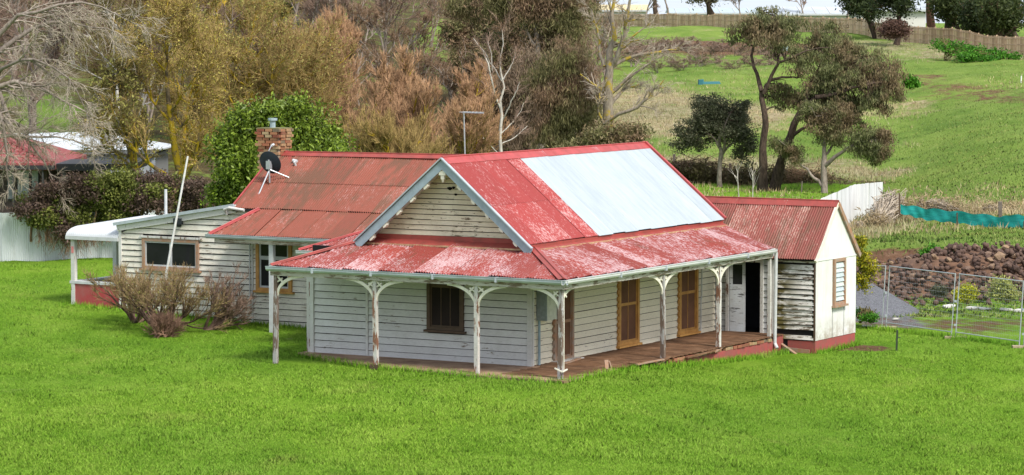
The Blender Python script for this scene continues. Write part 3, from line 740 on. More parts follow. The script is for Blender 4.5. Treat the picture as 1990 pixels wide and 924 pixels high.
joints([(-DV - .095, y, VG - .055) for y in (5.2, 3.4, 1.55, -.3)], (.068, .022)); joints([(x, -DV - .095, VG - .055) for x in (.6, 3.1, 5.6, 8.0)], (.022, .068))
MB().box(-DV + .0, -DV + .05, -DV, 6.60, VG - .25, VG - .045).build('verandah_beam', m_beam, house)
MB().box(-DV + .05, 9.90, -DV, -DV + .05, VG - .25, VG - .045).build('verandah_beam', m_beam, house)
MB().box(9.86, 9.91, -DV + .05, -.5, VG - .20, VG - .05).build('verandah_beam', m_beam, house)
# posts with fretwork brackets
def bracket(px, py, d, parent, length=.86, drop=.52, zt=VG - .255, mtl=None):
    """curved bracket in the vertical plane through direction d (unit, horizontal)"""
    d = Vector(d); s = Vector((-d.y, d.x, 0)) * .024; o = Vector((px, py, 0)); N = 10; up = []; lo = []
    for i in range(N + 1):
        t = i / N * math.pi / 2
        x_ = .055 + (length - .055) * (1 - math.cos(t)) ; z_ = zt - drop + drop * math.sin(t)
        w = .042 + .012 * math.sin(2 * t)
        nx_, nz_ = (-drop * math.cos(t), (length - .055) * math.sin(t)); l = math.hypot(nx_, nz_); nx_, nz_ = nx_ / l, nz_ / l
        up.append(o + d * (x_ + nx_ * w) + Vector((0, 0, min(zt, z_ + nz_ * w)))); lo.append(o + d * (x_ - nx_ * w * .3) + Vector((0, 0, z_ - nz_ * w * .6)))
    m = MB(); vs = [p - s for p in up] + [p - s for p in lo] + [p + s for p in up] + [p + s for p in lo]; n = N + 1; fs = []
    for i in range(N):
        fs += [(i, i + 1, n + i + 1, n + i), (2 * n + i + 1, 2 * n + i, 3 * n + i, 3 * n + i + 1), (i + 1, i, 2 * n + i, 2 * n + i + 1), (n + i, n + i + 1, 3 * n + i + 1, 3 * n + i)]
    fs += [(0, n, 3 * n, 2 * n), (N, 2 * n + N, 3 * n + N, n + N)]
    m.add(vs, fs)
    a = o + d * .04 + Vector((0, 0, zt - .01)); b = o + d * .26 + Vector((0, 0, zt - .20)); m.beam(a, b, .04, .045)
    m.beam(o + d * .05 + Vector((0, 0, zt - .16)), o + d * .20 + Vector((0, 0, zt - .06)), .038, .035)
    m.build('post_bracket', mtl or m_fret, parent)
PB = [(-2.08, 6.47, -.22, 'worn grey'), (-2.08, 3.40, -.10, ''), (-2.08, .37, -.12, ''), (-2.06, -2.04, -.12, ''), (3.33, -2.08, -.30, ''), (6.64, -2.08, -.34, ''), (9.84, -2.08, -.5, '')]
lean = [(0, .03), (0, -.02), (0, .0), (.0, .02), (.02, 0), (-.01, 0), (0, 0)]
plabels = ['grey weathered verandah post standing alone in the grass at the far left', 'verandah post with paint flaked to red-brown wood over its lower half, left of the dark window', 'flaking verandah post right of the dark window', 'split and rotted corner verandah post', 'grey-white verandah post between the two brown windows', 'white verandah post before the open door', 'slim end verandah post beside the downpipe']
for i, (X, Y, zb, kk) in enumerate(PB):
    w = .055 if i < 6 else .045
    lx, ly = lean[i]
    zt = VG - .252
    m = MB(); q = []
    for (zz, dx, dy, ww) in ((zb, lx, ly, w), (.9, lx * .5, ly * .5, w), (1.75, 0, 0, w), (1.80, 0, 0, w * .86), (zt, 0, 0, w * .86)):
        for sx, sy in ((-1, -1), (1, -1), (1, 1), (-1, 1)): q.append((X + dx + sx * ww, Y + dy + sy * ww, zz))
    fs = [(3, 2, 1, 0), (16, 17, 18, 19)]
    for r in range(4):
        for k in range(4): fs.append((r * 4 + k, r * 4 + (k + 1) % 4, r * 4 + 4 + (k + 1) % 4, r * 4 + 4 + k))
    p = m.add(q, fs).build('verandah_post', m_postg if i in (0, 3, 4) else m_post, house)
    p['label'] = plabels[i]
    if i in (0, 1, 2, 3): bracket(X, Y, (0, -1 if i < 3 else 1, 0), p)
    if i in (1, 2): bracket(X, Y, (0, 1, 0), p)
    if i in (4, 5): bracket(X, Y, (1, 0, 0), p, .84); bracket(X, Y, (-1, 0, 0), p, .84)
    if i == 3: bracket(X, Y, (1, 0, 0), p, .62, .36)
    if i == 3:
        MB().beam((X - .1, Y - .09, .22), (X - .1, Y + .12, .30), .03, .03).beam((X - .11, Y - .1, .22), (X + .14, Y - .1, .26), .03, .03).build('tie_batten', m_fret, p)
        MB().box(X + .058, X + .085, Y - .05, Y + .055, .25, zt).build('cover_strip', m_fret, p)
    if i == 1: MB().box(X - .10, X + .10, Y - .10, Y + .10, -.2, .09).build('post_stump', m_timbd, p)

# --- verandah slab, floor and plinth
slab_m = m_plain('slab_earth', (.38, .25, .165), .9, var=.2, scale=1.4, col2=(.15, .075, .045))
MB().extrude([(x, y, .030) for x, y in SLAB], (0, 0, -.35)).build('verandah_slab', slab_m, house)
fl = MB(); rgf = random.Random(5); n = 88
for i in range(n):
    a = -1.9 + i * (12.45 / n); e = -2.20 + rgf.uniform(-.03, .05) + (.28 * rgf.random() if a < 2.2 else 0)
    fl.box(a, a + 12.45 / n - .008, e, -.005 if a > 0 else -.3 + 0.1 * rgf.random(), .016 + rgf.uniform(-.004, .004), .036 + rgf.uniform(-.004, .006))
tag(fl.build('floor_boards', m_floor, house), kind='stuff')
pl = MB().box(2.0, 10.55, -2.16, -2.0, -.75, -.10).box(9.95, 10.6, -2.158, -1.9, -.75, .0).build('plinth', m_brickp, house)
m_brick = None
def mk_brick():
    m, n, b = mat('old_brick'); g = G(n)
    ro = g.rnd(); nz = g.noise(g.coord('Object'), 9, 6, .7)
    c = g.ramp(g.math('ADD', g.math('MULTIPLY', ro, .8), g.math('MULTIPLY', nz, .3)), [(.1, (.15, .05, .035)), (.3, (.32, .10, .055)), (.55, (.38, .19, .10)), (.78, (.40, .30, .17)), (.95, (.12, .09, .07))])
    st = g.ramp(g.noise(g.coord('Object'), 2.4, 5, .7), [(.45, 0), (.62, 1)])
    c = g.mix(g.math('MULTIPLY', st, .5), c, (.15, .11, .06))
    g.set(b.inputs['Base Color'], c); b.inputs['Roughness'].default_value = .9; g.set(b.inputs['Normal'], g.bump(nz, .6, .01)); return m
m_brick = mk_brick(); m_mortar = m_plain('mortar', (.30, .25, .19), .95)
bmesh_ = MB().box(-.112, .112, -.053, .053, -.038, .038).build('brick', m_brick, pl).data
bpy.data.objects.remove([o for o in bpy.data.objects if o.data == bmesh_][0])
rgb = random.Random(9)
def brick(parent, x, y, z, rz=0.0, mesh=bmesh_, tilt=0.0):
    o = link('brick', mesh, parent, (x, y, z)); o.rotation_euler = (tilt, tilt * .5, rz); return o
for i in range(30):
    if rgb.random() < .12: continue
    brick(pl, 2.9 + i * .242, -2.12 + rgb.uniform(-.03, .02), -.058 + rgb.uniform(-.006, .006), rgb.uniform(-.06, .06), tilt=rgb.uniform(-.04, .04))
# loose boards and rubble at the rotten verandah corner
rgl = random.Random(4)
for k, (x, y, l, a) in enumerate([(.3, -1.95, 1.5, .05), (1.6, -2.22, 1.3, -.08), (2.6, -2.3, .9, .12), (.9, -.5, 1.1, .15), (4.4, -2.24, 1.6, -.03), (6.0, -2.25, .9, .2), (-.6, -2.2, .8, .3)]):
    b = MB().beam((x, y, .04 if x < 2 else -.05), (x + l * math.cos(a), y + l * math.sin(a), .06 if x < 3 else .0), .09, .03).build('loose_board', m_timbw if k % 2 else m_floor, house)
MB().beam((.4, -2.0, .03), (.44, -1.96, .26), .10, .04).beam((.6, -2.0, .03), (.52, -1.98, .22), .08, .04).build('loose_board', m_timbw, house)

# --- windows and doors of the main block
window('Y', 0, -1, 1.98, 3.10, .83, 2.16, m_timbd, m_screend, fw=.10, proud=.075, cols=3, rows=2, msash=m_timbd, rowcut=1.98, sillm=m_timbd, label='dark-framed flyscreened window in the front wall')
window('X', 0, -1, 4.66, 5.84, .12, 2.22, m_timb, m_screen, fw=.11, proud=.08, cols=2, rows=2, rowcut=1.22, label='tall brown window nearer the corner')
window('X', 0, -1, 8.24, 9.40, .12, 2.22, m_timb, m_screen, fw=.11, proud=.08, cols=2, rows=2, rowcut=1.26, label='tall brown window nearer the open door')
d1 = window('X', 0, -1, 1.12, 2.16, .04, 2.22, m_timbw, m_screen, fw=.10, proud=.08, cols=1, rows=2, rowcut=1.05, label='narrow brown screen door behind the corner post')
MB().box(1.02, 2.3, -.30, -.03, .02, .06).build('door_sill', m_trim, d1)
MB().box(1.28, 2.0, .03, .04, .2, 1.0).build('door_panel', m_plain('panel_grey', (.35, .34, .33), .7), d1)
# scalloped cut ends of the boards beside the frames
for a in (4.66, 8.24, 1.12):
    m = MB()
    for k in range(12): m.box(a - .05, a - .002, -.075, -.03, .12 + k * .176, .12 + k * .176 + .11)
    tag(m.build('architrave_edge', m_timb if a > 2 else m_timbw, wB), kind='stuff')
df = MB().box(10.53, 10.62, -1.55, -1.46, .0, 2.12).box(10.53, 10.62, -.46, -.37, .0, 2.12).box(10.532, 10.62, -1.46, -.46, 2.04, 2.12).build('door', m_trim, house)
df['label'] = 'white door standing half open on a dark room'
lf = MB(); h0 = Vector((10.60, -.47, 0)); dd = Vector((math.sin(R(14)), -math.cos(R(14)), 0)); th = Vector((dd.y, -dd.x, 0)) * .04
def dq(a, b, z0, z1, t=th, o=Vector((0, 0, 0))):
    p, q = h0 + dd * a + o, h0 + dd * b + o
    lf.extrude([p + Vector((0, 0, z0)), q + Vector((0, 0, z0)), q + Vector((0, 0, z1)), p + Vector((0, 0, z1))], t)
dq(0, .46, .03, 1.38); dq(0, .09, 1.38, 2.03); dq(.37, .46, 1.38, 2.03); dq(.09, .37, 1.95, 2.03)
lf.build('door_leaf', m_boards('door_paint', (.50, .53, .56), (.14, .14, .14), .16, .4), df)
lf = MB(); dq(.09, .37, 1.38, 1.95, t=th * .3, o=th * .35); lf.build('door_pane', m_glass, df)
MB().box(10.45, 10.62, -1.50, -.42, -.02, .03).build('door_sill', m_timbd, df)
MB().box(10.50, 10.60, -1.90, -1.80, -.4, 2.46).build('corner_post', m_trim, wE)
# meter box and conduit
mbx = MB().box(.26, .76, -.33, -.035, 1.20, 2.10).build('meter_box', m_plain('meter_cream', (.62, .62, .54), .5), house)
MB().box(.235, .26, -.335, -.03, 1.19, 2.11).build('box_side', m_plain('meter_grey', (.25, .28, .29), .5), mbx)
MB().box(.765, .78, -.34, -.03, 1.19, 2.11).build('box_lid', m_sash, mbx)
MB().tube([(.28, -.09, 1.2), (.28, -.09, 0.02)], .035, 8).build('conduit', m_plain('conduit_blue', (.27, .36, .40), .6), house)
MB().tube([(9.96, -2.22, 2.40), (9.96, -2.20, -.16), (9.90, -2.30, -.30)], .05, 10).build('downpipe', m_sash, house)
MB().tube([(9.6, -.08, 2.4), (9.6, -.08, 1.1), (9.55, -.08, 1.0), (9.55, -.08, 0.04)], .02, 6).build('conduit', m_sash, house)

# --- rear wing
WX, WR, WZE, WZR, WY = 5.6, 7.8, 3.42, 4.95, 13.22
ww = wallpart(m=MB().box(WX, WX + .1, 6.72, 17.42, -.1, 2.70).extrude([(WX + .005, 6.72, 2.70), (WX + .005, 17.40, 2.70), (WX + .005, WY, 3.32), (WX + .005, 6.72, 3.32)], (.09, 0, 0)))
lt = lambda z: (WX, 17.40 - max(0, z - 2.66) / .69 * 4.2)
boards(ww, mb_W, 'Y', WX, -1, 12.62, 17.40, -.04, 3.36, .173, holes=[(14.50, 16.58, 1.48, 2.48)], clip=lambda z: (12.62, 17.36 - max(0, z - 2.62) / .68 * 4.15), seam=[13.4, 14.0, 16.2], jit=.006, gap=.028)
boards(ww, mb_W, 'Y', WX, -1, 6.75, 12.56, -.04, 2.9, .173, holes=[(11.18, 12.44, .98, 2.62)], jit=.006, gap=.02)
MB().box(WX - .045, WX, 12.565, 12.615, -.1, 2.5).build('cover_strip', m_trim, ww)
MB().box(WX - .055, WX, 17.36, 17.46, -.1, 2.66).build('corner_stop', m_trim, ww)
MB().tube([(WX - .06, 12.66, 3.3), (WX - .06, 12.66, .3)], .02, 6).build('conduit', m_sash, ww)
wallpart(m=MB().box(WX + .1, 10.0, 17.3, 17.4, -.1, 2.60).box(9.9, 10.0, 4.7, 17.3, -.1, 2.6).extrude([(WX + .1, WY - .1, 2.5), (WR, WY - .1, WZR - .1), (10.0, WY - .1, 3.3), (10.0, WY - .1, 2.5)], (0, .08, 0)), mtl=mb_W)
MB().box(WX - .05, WX + .02, 6.8, 17.3, -.4, -.04).build('plinth', m_plain('wing_plinth', (.24, .14, .09), .9), house)
wr = deck('wing_roof', [(WX - .15, WY - .02, WZE - .06), (WR, WY - .02, WZR - .05), (WR, 2.9, WZR - .05), (WX - .15, 4.5, WZE - .06)], .04, m_dark)
MB().extrude([(10.1, WY - .02, WZE - .06), (10.1, 4.5, WZE - .06), (WR, 2.9, WZR - .05), (WR + .0, WY - .02, WZR - .05)], (0, 0, -.04)).build('roof_deck', m_dark, wr)
wl = math.hypot(WR - WX + .12, WZR - WZE)
slope(wr, (WX - .12, 4.3, WZE), (0, 1, 0), (WR - WX + .12, 0, WZR - WZE), 0, WY - 4.3, lambda a: 0, lambda a: wl, m_redwing, sheet=.78, rows=[(0, .46), (.46, 1)])
slope(wr, (10.1, 4.3, WZE), (0, 1, 0), (-(10.1 - WR), 0, WZR - WZE), 0, WY - 4.3, lambda a: 0, lambda a: math.hypot(10.1 - WR, WZR - WZE), m_redwing, sheet=.9)
capping((WR, 2.6, WZR + .06), (WR, WY + .03, WZR - .0), .17, .62, m_redflash, wr)
MB().beam((WX - .16, WY + .02, WZE - .03), (WR, WY + .02, WZR), .05, .10).build('verge_capping', m_redcap, wr)
wv = deck('wing_verandah_roof', [(4.13, 12.98, 2.69), (4.13, 6.9, 2.69), (WX - .12, 5.0, WZE - .07), (WX - .12, 12.2, WZE - .07)], .03, m_dark)
wvl = math.hypot(WX - .12 - 4.1, WZE - .02 - 2.73)
slope(wv, (4.10, 13.06, 2.73), (0, -1, 0), (WX - .12 - 4.1, 0, WZE - .02 - 2.73), 0, 7.0, lambda a: 0, lambda a: wvl * min(1, a / .80), m_redwing, sheet=.78, shade_tilt=.018)
slope(wv, (4.10, 13.06, 2.73), (1, 0, 0), (0, -.80, WZE - .02 - 2.73), 0, 1.5, lambda a: 0, lambda a: math.hypot(.8, .67) * min(1, a / 1.38), m_redwing, sheet=.75)
capping((4.08, 13.08, 2.74), (WX - .14, 12.28, WZE + .0), .12, .3, m_redcap, wv, 'hip_capping', .02)
gutter((4.07, 13.12, 2.68), (4.07, 6.6, 2.68), (-1, 0, 0), m_gut)
MB().box(4.12, 4.17, 6.9, 12.9, 2.50, 2.66).build('verandah_beam', m_beam, house)
MB().box(4.14, 5.5, 12.82, 12.87, 2.52, 2.66).build('verandah_beam', m_beam, house)
MB().box(4.15, 4.29, 10.88, 11.02, -.1, 2.50).build('verandah_post', m_sash, house)['label'] = 'white square post under the wing verandah, beside the double-hung window'
MB().box(4.16, 4.28, 8.45, 8.57, -.1, 2.50).build('verandah_post', m_sash, house)['label'] = 'short visible white post under the wing gutter near the gable'
window('Y', WX, -1, 11.18, 12.44, 1.02, 2.62, m_timb, m_glass, fw=.11, proud=.08, cols=1, rows=2, msash=m_sash, sw=.055, rowcut=1.98, label='double-hung wing window with white sashes in a brown frame')
w2 = window('Y', WX, -1, 14.50, 16.58, 1.50, 2.42, m_timbw, m_glass, fw=.10, proud=.075, cols=2, rows=1, msash=m_sash, sw=.045, bar=.09, sillm=m_timbw, label='wide low lean-to window with peeling frame')
MB().box(WX - .09, WX, 14.40, 16.66, 2.42, 2.48).build('window_head', m_trim, w2)
MB().beam((WX - .07, 13.14, 3.39), (WX - .07, 17.50, 2.70), .05, .24).build('fascia', m_trim, house)
lr = MB().extrude([(WX - .16, 13.16, 3.45), (WX - .16, 17.58, 2.755), (10.05, 17.58, 2.755), (10.05, 13.16, 3.45)], (0, 0, .05)).build('lean_to_roof', m_galv, house)
MB().beam((WX - .14, 13.16, 3.49), (WX - .14, 17.58, 2.79), .05, .09).build('verge_capping', m_gut, lr)
MB().box(WX - .17, WX - .03, 15.08, 15.34, 2.86, 3.04).box(WX - .10, WX - .03, 15.15, 15.26, 2.78, 2.88).build('floodlight', m_plain('black_plastic', (.02, .025, .03), .5), house)
MB().tube([(6.5, 16.4, 2.6), (6.5, 16.4, 3.82)], .045, 8).build('vent_pipe', m_sash, house)
MB().tube([(WX - .2, 12.75, 3.36), (WX - .25, 13.25, 3.42), (WX - .2, 13.45, 3.36), (WX - .1, 13.45, 3.2)], .045, 8).build('gutter_outlet', m_trim, house)
# small return verandah roof between main block and wing
sv = deck('return_roof', [(1.68, 8.18, 2.56), (1.68, 5.0, 2.56), (3.1, 5.0, 3.11), (3.1, 6.8, 3.11)], .03, m_dark)
slope(sv, (1.65, 8.25, 2.60), (0, -1, 0), (1.5, 0, .56), 0, 3.3, lambda a: 0, lambda a: 1.6 * min(1, a / 1.5), m_redver, sheet=.8, shade_tilt=.02)
slope(sv, (1.65, 8.25, 2.60), (1, 0, 0), (0, -1.5, .56), 0, 3.9, lambda a: 0, lambda a: 1.6 * min(1, a / 1.5), m_redver, sheet=.8)
capping((1.62, 8.28, 2.61), (3.15, 6.75, 3.17), .1, .2, m_redcap, sv, 'hip_capping', .02)
gutter((1.62, 8.30, 2.55), (1.62, 6.95, 2.55), (-1, 0, 0), m_gutc)
# end porch with bullnose roof and low brick wall
PX, PY0, PY1 = 5.62, 17.46, 19.34
prof = []
for i in range(9):
    t = i / 8 * math.pi / 2.3
    prof.append((PX - .10 + .75 * (1 - math.cos(t)), 2.37 + .28 * math.sin(t)))
prof2 = prof + [(9.6, 2.78)]
vs = []; fs = []
NY = 100
for j in range(NY + 1):
    yy = PY0 + (PY1 + .10 - PY0) * j / NY; o = .008 * math.cos(2 * math.pi * yy / .076)
    for (a, z) in prof2: vs.append((a - o, yy, z + o))
K = len(prof2)
fs = [(j * K + i, (j + 1) * K + i, (j + 1) * K + i + 1, j * K + i + 1) for j in range(NY) for i in range(K - 1)]
pr = link('porch_roof', mesh_np('porch_roof', np.array(vs), np.array(fs), [m_plain('porch_white', (.52, .54, .56), .5, .1, var=.06, scale=2)], smooth=True), house)
MB().extrude([(a, PY1 + .06, z - .03) for a, z in prof2] + [(9.6, PY1 + .06, 2.34), (PX - .1, PY1 + .06, 2.28)], (0, -.04, 0)).build('end_board', m_sash, pr)
MB().box(PX - .13, PX - .08, PY0, PY1 + .1, 2.27, 2.38).build('fascia', m_sash, pr)
MB().box(PX - .02, PX + .11, PY1 - .16, PY1 - .02, .1, 2.34).build('porch_post', m_trim, house)['label'] = 'front outer post of the white end porch'
MB().box(7.9, 8.02, PY1 + .02, PY1 + .16, .1, 2.7).build('porch_post', m_sash, house)['label'] = 'rear post of the white end porch'
MB().box(PX - .035, PX - .022, PY1 - .13, PY1 - .05, 1.85, 2.05).build('pink_notice', m_plain('faded_pink', (.65, .22, .22), .7), house)
pw = MB().box(PX, PX + .2, 17.5, PY1, -.1, .92).box(PX + .2, 8.1, PY1 - .2, PY1, -.1, .92).build('porch_wall', m_plain('porch_brick_red', (.36, .055, .055), .75, var=.15, scale=1.5, col2=(.30, .12, .11)), house)
MB().box(PX - .03, PX + .23, 17.45, PY1 + .03, .92, 1.0).box(PX + .23, 8.1, PY1 - .23, PY1 + .03, .92, .998).build('wall_coping', m_sash, pw)

# --- annex with the steep gable
AX0, AX1, AY, AZ, AZR = 10.6, 13.36, -3.15, 2.18, 3.72
AXM = (AX0 + AX1) / 2
ax = wallpart(m=MB().box(AX0 + .02, AX0 + .12, AY + .02, -1.9, -.6, 2.2))
boards(ax, mb_X, 'Y', AX0 + .02, -1, AY + .04, -1.93, -.12, 2.16, .142, jit=.016, missing=(1, 15))
MB().box(AX0 - .02, AX0 + .02, AY + .0, AY + .05, -.12, 2.1).build('corner_stop', m_timbd, ax)
MB().beam((AX0 - .03, -2.0, -.38), (AX0 - .06, -3.0, -.42), .03, .12).beam((AX0 - .02, -1.95, -.15), (AX0 - .3, -2.7, -.48), .10, .03).build('loose_board', m_timbw, ax)
MB().box(AX0 - .04, AX0 + .01, AY + .03, -1.9, 2.08, 2.15).build('fascia', m_beam, ax)
MB().box(AX0 - .06, AX0 + .0, AY - .01, -1.9, 2.16, 2.25).build('fascia', m_redflash, ax)
def mk_fibro():
    m, n, b = mat('fibro_white'); g = G(n); P = g.coord('Object'); z = g.sep(P)[2]
    c = g.ramp(g.noise(P, 1.1, 5, .6), [(.3, (.62, .62, .59)), (.62, (.70, .71, .70))])
    run = g.ramp(g.noise(g.coord('Object', (5, 5, .5)), 1.5, 6, .7), [(.5, 0), (.75, .5)])
    c = g.mix(run, c, (.42, .40, .34))
    low = g.math('MULTIPLY', g.ramp(z, [(0, 1), (.55, 0)]), g.ramp(g.noise(P, 3, 7, .75), [(.38, 0), (.62, .8)]))
    c = g.mix(low, c, (.30, .24, .17)); g.set(b.inputs['Base Color'], c); b.inputs['Roughness'].default_value = .7; return m
m_sheetw = mk_fibro()
ag = wallpart('gable_end', MB().box(AX0, AX1, AY, AY + .1, -.60, -.12), m_brickp)
MB().box(AX0 - .002, AX0 + .1, AY + .1, -2.3, -.7, -.13).build('plinth', m_brickp, ag)
for (a, b) in ((AX0, 11.72), (11.735, 12.52), (12.535, AX1)):
    if a == 11.735: MB().box(a, b, AY - .012, AY + .05, -.11, .76).build('wall_sheet', m_sheetw, ag)
    else: MB().box(a, b, AY - .012, AY + .05, -.11, 2.14).build('wall_sheet', m_sheetw, ag)
MB().extrude([(AX0, AY - .012, 2.155), (AX1, AY - .012, 2.155), (AXM, AY - .012, AZR - .04)], (0, .07, 0)).build('wall_sheet', m_sheetw, ag)
MB().box(AX0, AX1, AY + .05, AY + .1, -.1, 2.15).build('backing', m_dark, ag)
MB().box(AX0, AX1, AY - .028, AY - .010, 2.125, 2.165).build('cover_strip', m_sheetw, ag)
for a in (11.727, 12.527): MB().box(a - .012, a + .012, AY - .016, AY - .011, -.11, .76).build('cover_strip', m_plain('joint_dark', (.20, .20, .2), .8), ag)
wn_ = window('X', AY - .012, -1, 11.74, 12.52, .80, 2.12, m_timbw, m_plain('louvre_glass', (.50, .55, .55), .25, var=.1), fw=.085, proud=.07, cols=1, rows=1, msash=m_timbw, sw=.02, label='narrow louvre window in the white gable end', depth=.02)
for o in list(wn_.children):
    if o.name.startswith('pane'): o.location.y = .030
for k in range(8):
    z = .92 + k * .135
    MB().add([(11.85, AY - .075, z), (12.41, AY - .075, z), (12.41, AY - .035, z + .13), (11.85, AY - .035, z + .13), (11.85, AY - .070, z), (12.41, AY - .070, z), (12.41, AY - .03, z + .13), (11.85, AY - .03, z + .13)],
             [(0, 1, 2, 3), (7, 6, 5, 4), (0, 4, 5, 1), (1, 5, 6, 2), (2, 6, 7, 3), (3, 7, 4, 0)]).build('louvre', m_plain('louvre_%d' % k, (.55 - .04 * (k % 3), .60 - .03 * (k % 3), .59 - .04 * (k % 2)), .2), wn_)
ar = deck('annex_roof', [(AX0 - .10, AY - .02, AZ), (AXM, AY - .02, AZR - .05), (AXM, 4.6, AZR - .05), (AX0 - .10, 4.6, AZ)], .04, m_dark)
MB().extrude([(AX1 + .10, AY - .02, AZ), (AX1 + .10, 4.6, AZ), (AXM, 4.6, AZR - .05), (AXM, AY - .02, AZR - .05)], (0, 0, -.04)).build('roof_deck', m_dark, ar)
al = math.hypot(AXM - AX0 + .16, AZR - AZ)
slope(ar, (AX0 - .16, 4.6, AZ + .02), (0, -1, 0), (AXM - AX0 + .16, 0, AZR - AZ), 0, 4.6 - AY + .06, lambda a: 0, lambda a: al, m_redann, sheet=.76)
slope(ar, (AX1 + .16, 4.6, AZ + .02), (0, -1, 0), (-(AX1 - AXM + .16), 0, AZR - AZ), 0, 4.6 - AY + .06, lambda a: 0, lambda a: al, m_redann, sheet=.76)
capping((AXM, 4.6, AZR + .02), (AXM, AY - .08, AZR + .02), .17, .95, m_redflash, ar)
MB().beam((AX0 - .13, AY - .05, AZ - .05), (AXM, AY - .05, AZR - .02), .06, .10).build('bargeboard', m_fret, ar)
MB().beam((AX1 + .17, AY - .05, AZ - .07), (AXM, AY - .05, AZR - .02), .08, .13).build('bargeboard', m_timbw, ar)
MB().beam((AX1 + .21, AY - .03, AZ - .03), (AXM + .05, AY - .03, AZR + .05), .05, .03).build('barge_flashing', m_fret, ar)

# --- chimney, brick by brick
ch = MB().box(7.53, 8.12, 13.00, 13.70, 2.0, 5.62).build('chimney', m_mortar, house)
CX0, CX1, CY0, CY1 = 7.50, 8.15, 12.97, 13.73
def course(z, e, k):
    x0, x1, y0, y1 = CX0 - e, CX1 + e, CY0 - e, CY1 + e
    bl, bw = .224, .106
    nxb = 3; nyb = 3
    for s in range(nyb):        # faces along Y, on -X and +X
        yy = y0 + (y1 - y0) * (s + .5) / nyb + (.055 if k % 2 else -.055) * (1 if s < nyb else 0)
        if y0 + .11 < yy + .001 and yy < y1 - .11 or True:
            yy = min(max(yy, y0 + .112), y1 - .112)
            o = brick(ch, x0 + .05 + rgb.uniform(-.004, .004), yy, z, math.pi / 2); o = brick(ch, x1 - .05, yy, z, math.pi / 2)
    for s in range(2):
        xx = x0 + .106 + .12 + (x1 - x0 - .212 - .24) * s + (.02 if k % 2 else -.02)
        brick(ch, xx, y0 + .05 + rgb.uniform(-.004, .004), z, 0); brick(ch, xx, y1 - .05, z, 0)
for k in range(20):
    z = 5.66 - .04 - k * .086
    e = .06 if k < 3 else (.03 if k < 5 else (.055 if k == 5 else (.02 if k == 6 else 0)))
    course(z, e, k)
MB().box(CX0 - .03, CX1 + .03, CY0 - .03, CY1 + .03, 5.655, 5.69).build('chimney_cap', m_plain('mossy_mortar', (.20, .18, .08), .95, var=.2, scale=6), ch)
MB().tube([(7.9, 13.45, 5.6), (7.9, 13.45, 5.90)], .085, 10).tube([(7.9, 13.45, 5.90), (7.9, 13.45, 5.97)], .14, 10).build('flue', m_plain('flue_grey', (.30, .38, .42), .5), ch)
MB().add([(7.1, WY + .0, 4.55), (7.6, 12.93, 4.78), (WR + .0, 12.90, 5.02), (7.2, 12.5, 4.50), (WR, 12.6, 5.0)], [(0, 1, 3), (1, 2, 4), (1, 4, 3)]).build('chimney_flashing', m_redcap, wr)
MB().tube([(7.35, 12.35, 4.75), (7.35, 12.2, 4.72)], .05, 8).tube([(7.2, 12.2, 4.72), (7.3, 12.2, 4.55)], .04, 6).build('roof_vent', m_sash, wr)
# sky at the ends of the house left open on purpose: nothing
# ------------------------------------------------------------------ things fixed on or leaning at the house
def H(x, y, z): X, Y = h2w(x, y); return (X, Y, z)
dish = empty('satellite_dish', H(6.2, 12.7, 3.9), HA)
tag(dish, 'dark grey satellite dish on tripod struts beside the brick chimney', 'satellite dish')
dc = Vector((.35, -.08, .80)); dn = Vector((.80, .12, .42)).normalized()
t1 = dn.cross(Vector((0, 0, 1))).normalized(); t2 = dn.cross(t1); vs = []; fs = []; NR, NA = 6, 28
for i in range(NR + 1):
    r = .36 * i / NR
    for k in range(NA):
        a = 2 * math.pi * k / NA; vs.append(tuple(dc + (t1 * math.cos(a) * .94 + t2 * math.sin(a) * 1.05) * r + dn * (r * r * .55 - .04)))
for i in range(NR):
    for k in range(NA): k2 = (k + 1) % NA; fs.append((i * NA + k, i * NA + k2, (i + 1) * NA + k2, (i + 1) * NA + k))
mm = MB().add(vs, fs); b0 = len(mm.v)
mm.add([tuple(Vector(v) - dn * .008) for v in vs], [tuple(reversed(f)) for f in fs]); mm.add([vs[NR * NA + k] for k in range(NA)] + [tuple(Vector(vs[NR * NA + k]) - dn * .008) for k in range(NA)], [(k, (k + 1) % NA, NA + (k + 1) % NA, NA + k) for k in range(NA)])
m_dish = m_plain('dish_grey', (.022, .030, .042), .6, var=.05); m_steel = m_plain('galv_steel', (.45, .47, .50), .4, .5, var=.1)
mm.build('reflector', m_dish, dish, smooth=True)
MB().box(.22, .34, -.16, -.02, .62, .86).build('bracket', m_steel, dish)
MB().tube([(.25, -.10, .55), (-.28, .06, -.42)], .022, 6).build('strut', m_steel, dish); MB().tube([(.25, -.10, .62), (.72, -.95, .22)], .022, 6).build('strut', m_steel, dish); MB().tube([(.25, -.10, .90), (.27, -.12, .22)], .026, 6).build('mast', m_steel, dish)
MB().tube([dc + dn * .02, dc - t2 * .36 + dn * .10, dc - t2 * .42 + dn * .38], .012, 6).build('feed_arm', m_steel, dish)
MB().tube([dc - t2 * .40 + dn * .34, dc - t2 * .36 + dn * .46], .04, 8).build('feed_horn', m_sash, dish)
MB().tube([(.25, -.1, .6), (.30, -.12, .35), (.22, -.06, .28), (.28, .02, .25)], .010, 5).build('cable', m_dark, dish)
ant = empty('television_antenna', H(8.0, 6.78, 4.85), HA)
tag(ant, 'thin television antenna mast with a flat boom above the ridge', 'antenna')
MB().tube([(0, 0, 0), (.0, .04, 1.42)], .022, 6).build('mast', m_steel, ant)
MB().tube([(0, .10, 1.38), (0, -.62, 1.37)], .018, 6).build('boom', m_steel, ant)
for k in range(6): MB().tube([(-.22 + .02 * k, .06 - k * .125, 1.40), (.22 - .02 * k, .06 - k * .125, 1.40)], .009, 5).build('element', m_steel, ant)
